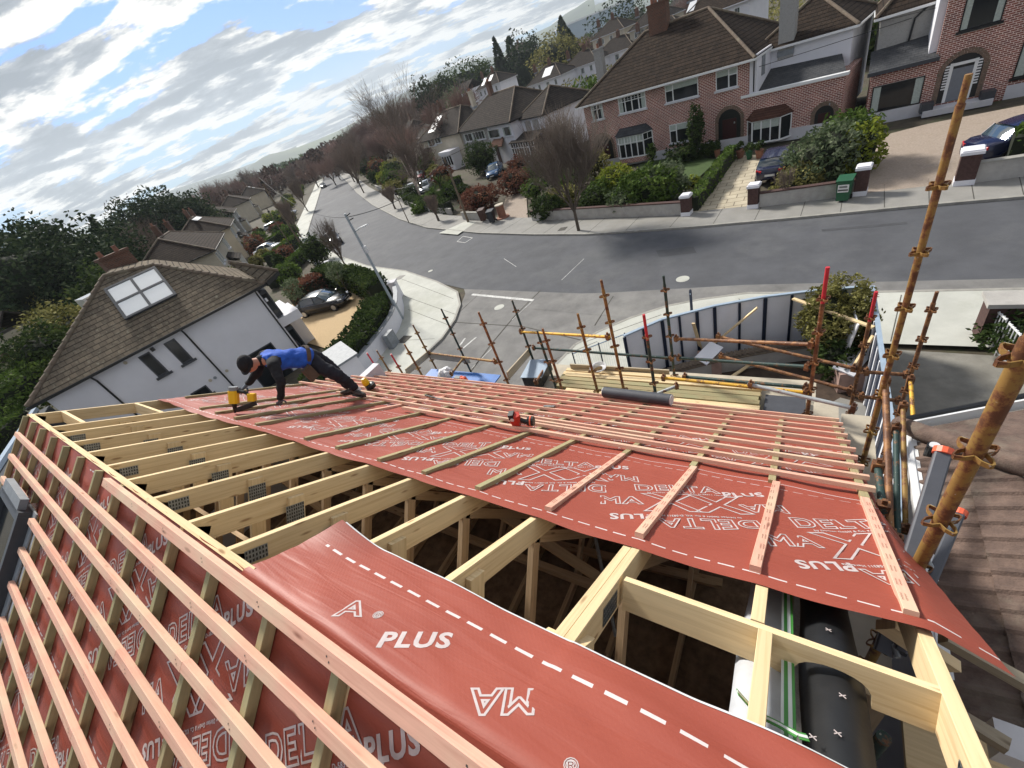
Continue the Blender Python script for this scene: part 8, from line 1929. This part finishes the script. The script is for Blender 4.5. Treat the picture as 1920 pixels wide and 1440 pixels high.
# ================================================================== THE WORKER
def skinned(name,nodes,edges,mt,parent,sub=2,root=0,label=None,fold=0.0):
    """nodes: list of (point, rx, ry); one continuous skin over connected edges"""
    me=bpy.data.meshes.new(name); me.from_pydata([tuple(n[0]) for n in nodes],edges,[]); me.update()
    o=bpy.data.objects.new(name,me); COL.objects.link(o)
    md=o.modifiers.new('skin','SKIN'); md.use_smooth_shade=True; md.branch_smoothing=0.6
    lay=me.skin_vertices[0].data
    for i,n in enumerate(nodes): lay[i].radius=(n[1],n[2] if len(n)>2 else n[1]); lay[i].use_root=(i==root)
    s=o.modifiers.new('sub','SUBSURF'); s.levels=sub; s.render_levels=sub
    dg=bpy.context.evaluated_depsgraph_get(); m2=bpy.data.meshes.new_from_object(o.evaluated_get(dg)); bpy.data.objects.remove(o); bpy.data.meshes.remove(me)
    if fold:
        for v in m2.vertices:
            c=v.co; k=mn.noise(Vector((c.x*9,c.y*9,c.z*16)))+.6*mn.noise(Vector((c.x*22,c.y*22,c.z*30+5))); v.co=c+v.normal*fold*k
    m2.name=name; m2.materials.clear(); m2.materials.append(MT[mt])
    for p in m2.polygons: p.use_smooth=True; p.material_index=0
    r=link(name,m2,parent)
    if label: r['label']=label
    return r
K=atk
hipc=K(583,671,5.95); chest=K(515,672,5.62); neck=K(487,676,5.50); head=K(466,684,5.42)
shL=K(512,684,5.36); shR=K(496,664,5.75)      # near / far shoulder
elL=K(527,716,5.30); wrL=K(526,750,5.42); haL=K(524,762,5.50)
elR=K(482,700,5.62); wrR=K(462,722,5.60); haR=K(453,731,5.58)
hpL=K(590,684,5.86); hpR=K(590,664,6.08)
knL=K(637,706,5.98); anL=K(668,729,6.22); toL=K(684,747,6.14); heL=K(676,735,6.26)
knR=K(630,700,6.30); anR=K(655,727,6.52); toR=K(634,743,6.42)
wk=thing('person','person in a blue vest and black beanie bending over to nail a batten','person',(0,0,0))
mid=hipc.lerp(chest,.5)
nodes=[(hipc,.13,.11),(mid,.125,.10),(chest,.14,.11),(neck,.06),(neck.lerp(head,.6),.062),(head,.085,.10),(shL,.062),(elL,.048),(wrL,.032),(shR,.062),(elR,.046),(wrR,.032),(hpL,.085),(knL,.062),(anL,.042),(hpR,.085),(knR,.062),(anR,.042)]
ed=[(0,1),(1,2),(2,3),(3,4),(4,5),(2,6),(6,7),(7,8),(2,9),(9,10),(10,11),(0,12),(12,13),(13,14),(0,15),(15,16),(16,17)]
body=skinned('body',nodes,ed,'skin',wk)
# face turned down towards the work
fd=(K(449,727,5.5)-head).normalized(); upv=(head-neck).normalized(); side=fd.cross(upv).normalized(); upf=side.cross(fd).normalized()
mb=MB(); 
def blob(c,rx,ry,rz,ax,ay,az,mbx,n=14,m=10,fn=None):
    vs=[];fc=[]
    for j in range(m+1):
        for i in range(n):
            a=2*PI*i/n;b=PI*j/m; d=(cos(a)*sin(b),sin(a)*sin(b),cos(b)); q=fn(d) if fn else 1; vs.append(c+ax*d[0]*rx*q+ay*d[1]*ry*q+az*d[2]*rz*q)
    for j in range(m):
        for i in range(n): fc.append((j*n+i,(j+1)*n+i,(j+1)*n+(i+1)%n,j*n+(i+1)%n))
    mbx.add(vs,fc)
hc=head+fd*.01
blob(hc,.078,.10,.115,side,fd,upf,mb); o=part('head',mb,'skin',wk,sm=80)
mb=MB(); blob(hc+fd*.105-upf*.015,.014,.026,.028,side,fd,upf,mb,8,6); part('nose',mb,'skin',o,sm=80)
mb=MB(); blob(hc+fd*.092-upf*.055,.028,.010,.007,side,fd,upf,mb,8,6); part('mouth',mb,'leather',o)
for s in (-1,1):
    mb=MB(); blob(hc+fd*.088+upf*.015+side*.032*s,.013,.008,.008,side,fd,upf,mb,8,6); part('eye',mb,'black',o)
    mb=MB(); blob(hc+side*.08*s-upf*.005,.012,.02,.03,side,fd,upf,mb,8,6); part('ear',mb,'skin',o)
mb=MB(); blob(hc+upf*.045-fd*.022,.100,.118,.105,side,fd,(upf-fd*.28).normalized(),mb,18,12,lambda d:1+.02*mn.noise(Vector(d)*5)); 
part('beanie',mb,'blackcloth',wk,sm=80)
mb=MB(); c_=hc+upf*.035; ring=[c_+side*cos(a)*.102+(fd*sin(a))*.117-upf*.01 for a in [2*PI*i/20 for i in range(21)]]; mb.tube(ring,.017,8,cap=False); part('beanie_cuff',mb,'blackcloth',wk,sm=80)
# clothing: vest, sleeves, trousers
ves=[(hipc.lerp(mid,-.15),.19,.17),(hipc.lerp(mid,.4),.19,.165),(mid,.185,.16),(chest,.20,.165),(chest.lerp(neck,.7),.10,.10),(shL.lerp(chest,.12),.102,.102),(shR.lerp(chest,.12),.102,.102)]
skinned('vest',ves,[(0,1),(1,2),(2,3),(3,4),(3,5),(3,6)],'vest',wk,3,fold=.022)
skinned('sleeve',[(shL.lerp(chest,.35),.085),(shL,.078),(shL.lerp(elL,.5),.066),(elL,.060),(elL.lerp(wrL,.5),.052),(wrL,.043)],[(i,i+1) for i in range(5)],'blackcloth',wk,3,fold=.012)
skinned('sleeve',[(shR.lerp(chest,.35),.085),(shR,.078),(shR.lerp(elR,.5),.064),(elR,.058),(elR.lerp(wrR,.5),.050),(wrR,.043)],[(i,i+1) for i in range(5)],'blackcloth',wk,3,fold=.012)
skinned('shirt',[(mid,.135),(chest,.15),(shL.lerp(chest,.3),.098),(shL,.086),(shL.lerp(elL,.25),.078),(shR.lerp(chest,.3),.098),(shR,.086),(shR.lerp(elR,.25),.076),(chest.lerp(neck,.6),.09)],[(0,1),(1,2),(2,3),(3,4),(1,5),(5,6),(6,7),(1,8)],'blackcloth',wk,root=1)
skinned('collar',[(chest.lerp(neck,.6),.085),(neck,.078),(neck.lerp(head,.25),.074)],[(0,1),(1,2)],'blackcloth',wk)
tr=[(hipc.lerp(mid,.5),.16,.14),(hipc,.175,.16),(hpL.lerp(hipc,.3),.125),(hpL.lerp(knL,.4),.112),(knL,.092),(knL.lerp(anL,.5),.080),(anL,.068),(hpR.lerp(hipc,.3),.125),(hpR.lerp(knR,.4),.108),(knR,.090),(knR.lerp(anR,.5),.078),(anR,.066)]
skinned('trousers',tr,[(0,1),(1,2),(2,3),(3,4),(4,5),(5,6),(1,7),(7,8),(8,9),(9,10),(10,11)],'navycloth',wk,3,root=1,fold=.018)
# tool belt
bx=(chest-hipc).normalized(); by=bx.orthogonal().normalized(); bz=bx.cross(by); mb=MB()
bc=hipc.lerp(mid,.35); ring=[bc+by*cos(a)*.185+bz*sin(a)*.165 for a in [2*PI*i/24 for i in range(25)]]
for a,b in zip(ring[:-1],ring[1:]): mb.beam(a,b,.012,.055,bx)
part('tool_belt',mb,'leather',wk)
q=K(572,690,5.70); mb=MB(); mb.beam(q,q+Vector((.02,0.02,-.20)),.14,.07,(1,0,0),.01); part('belt_pouch',mb,'leather',wk)
mb=MB(); q=K(566,650,6.0); mb.beam(q,q+Vector((.05,.02,-.08)),.10,.07,(1,0,0),.01); mb.tube([q+Vector((0,0,.02)),q+Vector((-.05,0,.10)),q+Vector((-.1,.02,.06))],.008,6); part('belt_pouch',mb,'black',wk)
# hands in grey gloves
def hand(wr,tip,pal,label,curl=.35,grip=None):
    """wr wrist, tip direction point, pal palm normal (outwards from palm)"""
    d=(tip-wr).normalized(); pn_=(pal-d*pal.dot(d)).normalized(); s=d.cross(pn_)
    nodes=[(wr-d*.03,.034,.030),(wr+d*.02,.036,.024),(wr+d*.065,.040,.020),(wr+d*.095,.036,.017)]; ed=[(0,1),(1,2),(2,3)]
    h=skinned('hand',nodes,ed,'glove',wk,2)
    for k,(off,ln) in enumerate(((-.030,.068),(-.010,.078),(.011,.074),(.030,.058))):
        b=wr+d*.088+s*off; c1=(d+pn_*curl*(.6+.1*k)).normalized(); c2=(d*.7+pn_*curl*2.2).normalized(); c3=(d*.35+pn_*curl*3).normalized()
        p1=b+c1*ln*.42; p2=p1+c2*ln*.34; p3=p2+c3*ln*.26
        skinned('finger',[(b-d*.02,.0105),(b,.0105),(p1,.0098),(p2,.009),(p3,.0078)],[(i,i+1) for i in range(4)],'glove',h,1)
    b=wr+d*.03-s*.036; p1=b+(d*.5-s*.8+pn_*.3).normalized()*.038; p2=p1+(d*.9-s*.2+pn_*.5).normalized()*.032
    skinned('thumb',[(b+s*.012,.013),(b,.0125),(p1,.0115),(p2,.0095)],[(0,1),(1,2),(2,3)],'glove',h,1)
hX,hT=pf(524,764,.05)
hand(wrL,fs(hX,hT,.045)+Vector((-.03,-.03,0)),-NF,'',.18)
hand(wrR,haR+Vector((0,0,-.0)),(K(445,740,5.5)-haR),'',.5)
# boots and socks
def boot(an,toe,heel_dir,lab):
    d=(toe-an); d_=d.normalized(); u=NF
    f=(d-u*d.dot(u)).normalized(); sole=toe-u*.03; s=f.cross(u)
    L=.29; base=toe-f*.03
    heel=base-f*(L-.06)
    nodes=[(an,.052,.055),(an.lerp(heel+u*.07,.6),.055,.055),(heel+u*.05+f*.03,.045,.05),(heel.lerp(base,.5)+u*.045,.046,.045),(base+u*.035,.045,.034),(base+f*.05+u*.03,.03,.024)]
    o=skinned('boot',nodes,[(i,i+1) for i in range(5)],'boot',wk)
    mb=MB(); 
    for i in range(7):
        c=heel.lerp(base,i/7)+f*.025; mb.beam(c-f*.018,c+f*.016,.088-.012*abs(i-4)/4,.022,u)
    part('sole',mb,'black',o)
boot(anL,K(684,744,6.12),0,''); boot(anR,K(640,740,6.45),0,'')
mb=MB(); mb.tube([anL-(anL-knL).normalized()*.0,anL+(anL-knL).normalized()*.05],.047,12); part('sock',mb,'sock',wk,sm=60)
# nail gun in the right hand
tipn=K(441,774,5.5); A0=tipn; Z=(K(437,730,5.45)-tipn).normalized(); Xa=(K(483,741,5.5)-K(440,770,5.5)).normalized(); Xa=(Xa-Z*Xa.dot(Z)).normalized(); Ya=Z.cross(Xa)
ng=thing('nail_gun','yellow cordless nail gun held by the bending worker over a batten end','nail gun',(0,0,0))
def T3_(x,y,z): return tipn+Xa*x+Ya*y+Z*z
def nb_(x0,x1,y0,y1,z0,z1,ch=.01):
    mb=MB(); w=y1-y0; mb.beam(T3_((x0+x1)/2,(y0+y1)/2,z0),T3_((x0+x1)/2,(y0+y1)/2,z1),w,x1-x0,Xa,ch); return mb
part('motor_housing',nb_(-.055,.055,-.05,.05,.13,.30,.02),'yellow',ng); part('top_cap',nb_(-.05,.055,-.048,.048,.302,.35,.025),'lead',ng)
mb=MB(); mb.tube([tipn,T3_(0,0,.05),T3_(0,0,.13)],[.014,.022,.035],10); part('nosepiece',mb,'black',ng)
mb=MB(); mb.beam(T3_(.02,0,.04),T3_(.27,0,.13),.035,.06,Z,.006); mb.beam(T3_(.03,0,.02),T3_(.22,0,.08),.02,.02,Z); part('magazine',mb,'black',ng)
mb=MB(); mb.tube([T3_(.04,0,.29),T3_(.13,0,.28),T3_(.20,0,.24)],.021,10); part('handle',mb,'black',ng)
part('battery',nb_(.18,.27,-.045,.045,.16,.26,.012),'yellow',ng)
mb=MB(); mb.beam(T3_(-.058,0,.17),T3_(-.058,0,.26),.05,.004,Xa); part('badge',mb,'black',ng)
# darker repairs in the road
MT['tar']=mat('tar_repair',(0.06,0.062,0.068),0.9,0.2,2)
for pts in ([(745,520),(850,560)],[(738,548),(856,590)],[(765,580),(848,612)],[(720,640),(815,635)],[(1100,640),(1240,590)],[(1180,655),(1285,600)],[(1000,690),(1120,640)],[(1385,560),(1400,575)],[(1690,553),(1670,640)]): linepx('footpath_joint',pts,0.025,.1035,'joint',.003)
for k,(px) in enumerate(([(1230,470),(1300,462),(1306,474),(1236,482)],[(1540,430),(1700,416),(1702,420),(1542,434)])):
    P=[atz(x,y,.006) for x,y in px]; mb=MB(); mb.poly([(p.x,p.y,.006) for p in P]); o=struct('road_repair',mb,['tar','tar'][k])
    if o.data.polygons[0].normal.z<0: o.data.flip_normals()
# ================================================================== THE AIR
mb=MB(); mb.box(-5200,5200,-1200,5600,-1.2,620); hz_=link('haze',mesh('haze',mb,'white')); hz_['kind']='stuff'; hz_['label']='thin pale haze in the air between the viewer and the hills'; hz_['category']='haze'
m,nt,b=newmat('haze_air'); nt.nodes.remove(b); v=nd(nt,'ShaderNodeVolumePrincipled'); v.inputs['Color'].default_value=(.80,.90,1.0,1); v.inputs['Density'].default_value=0.00017; v.inputs['Anisotropy'].default_value=0.2; nt.links.new(v.outputs[0],nt.nodes['Material Output'].inputs['Volume'])
hz_.data.materials.clear(); hz_.data.materials.append(m)
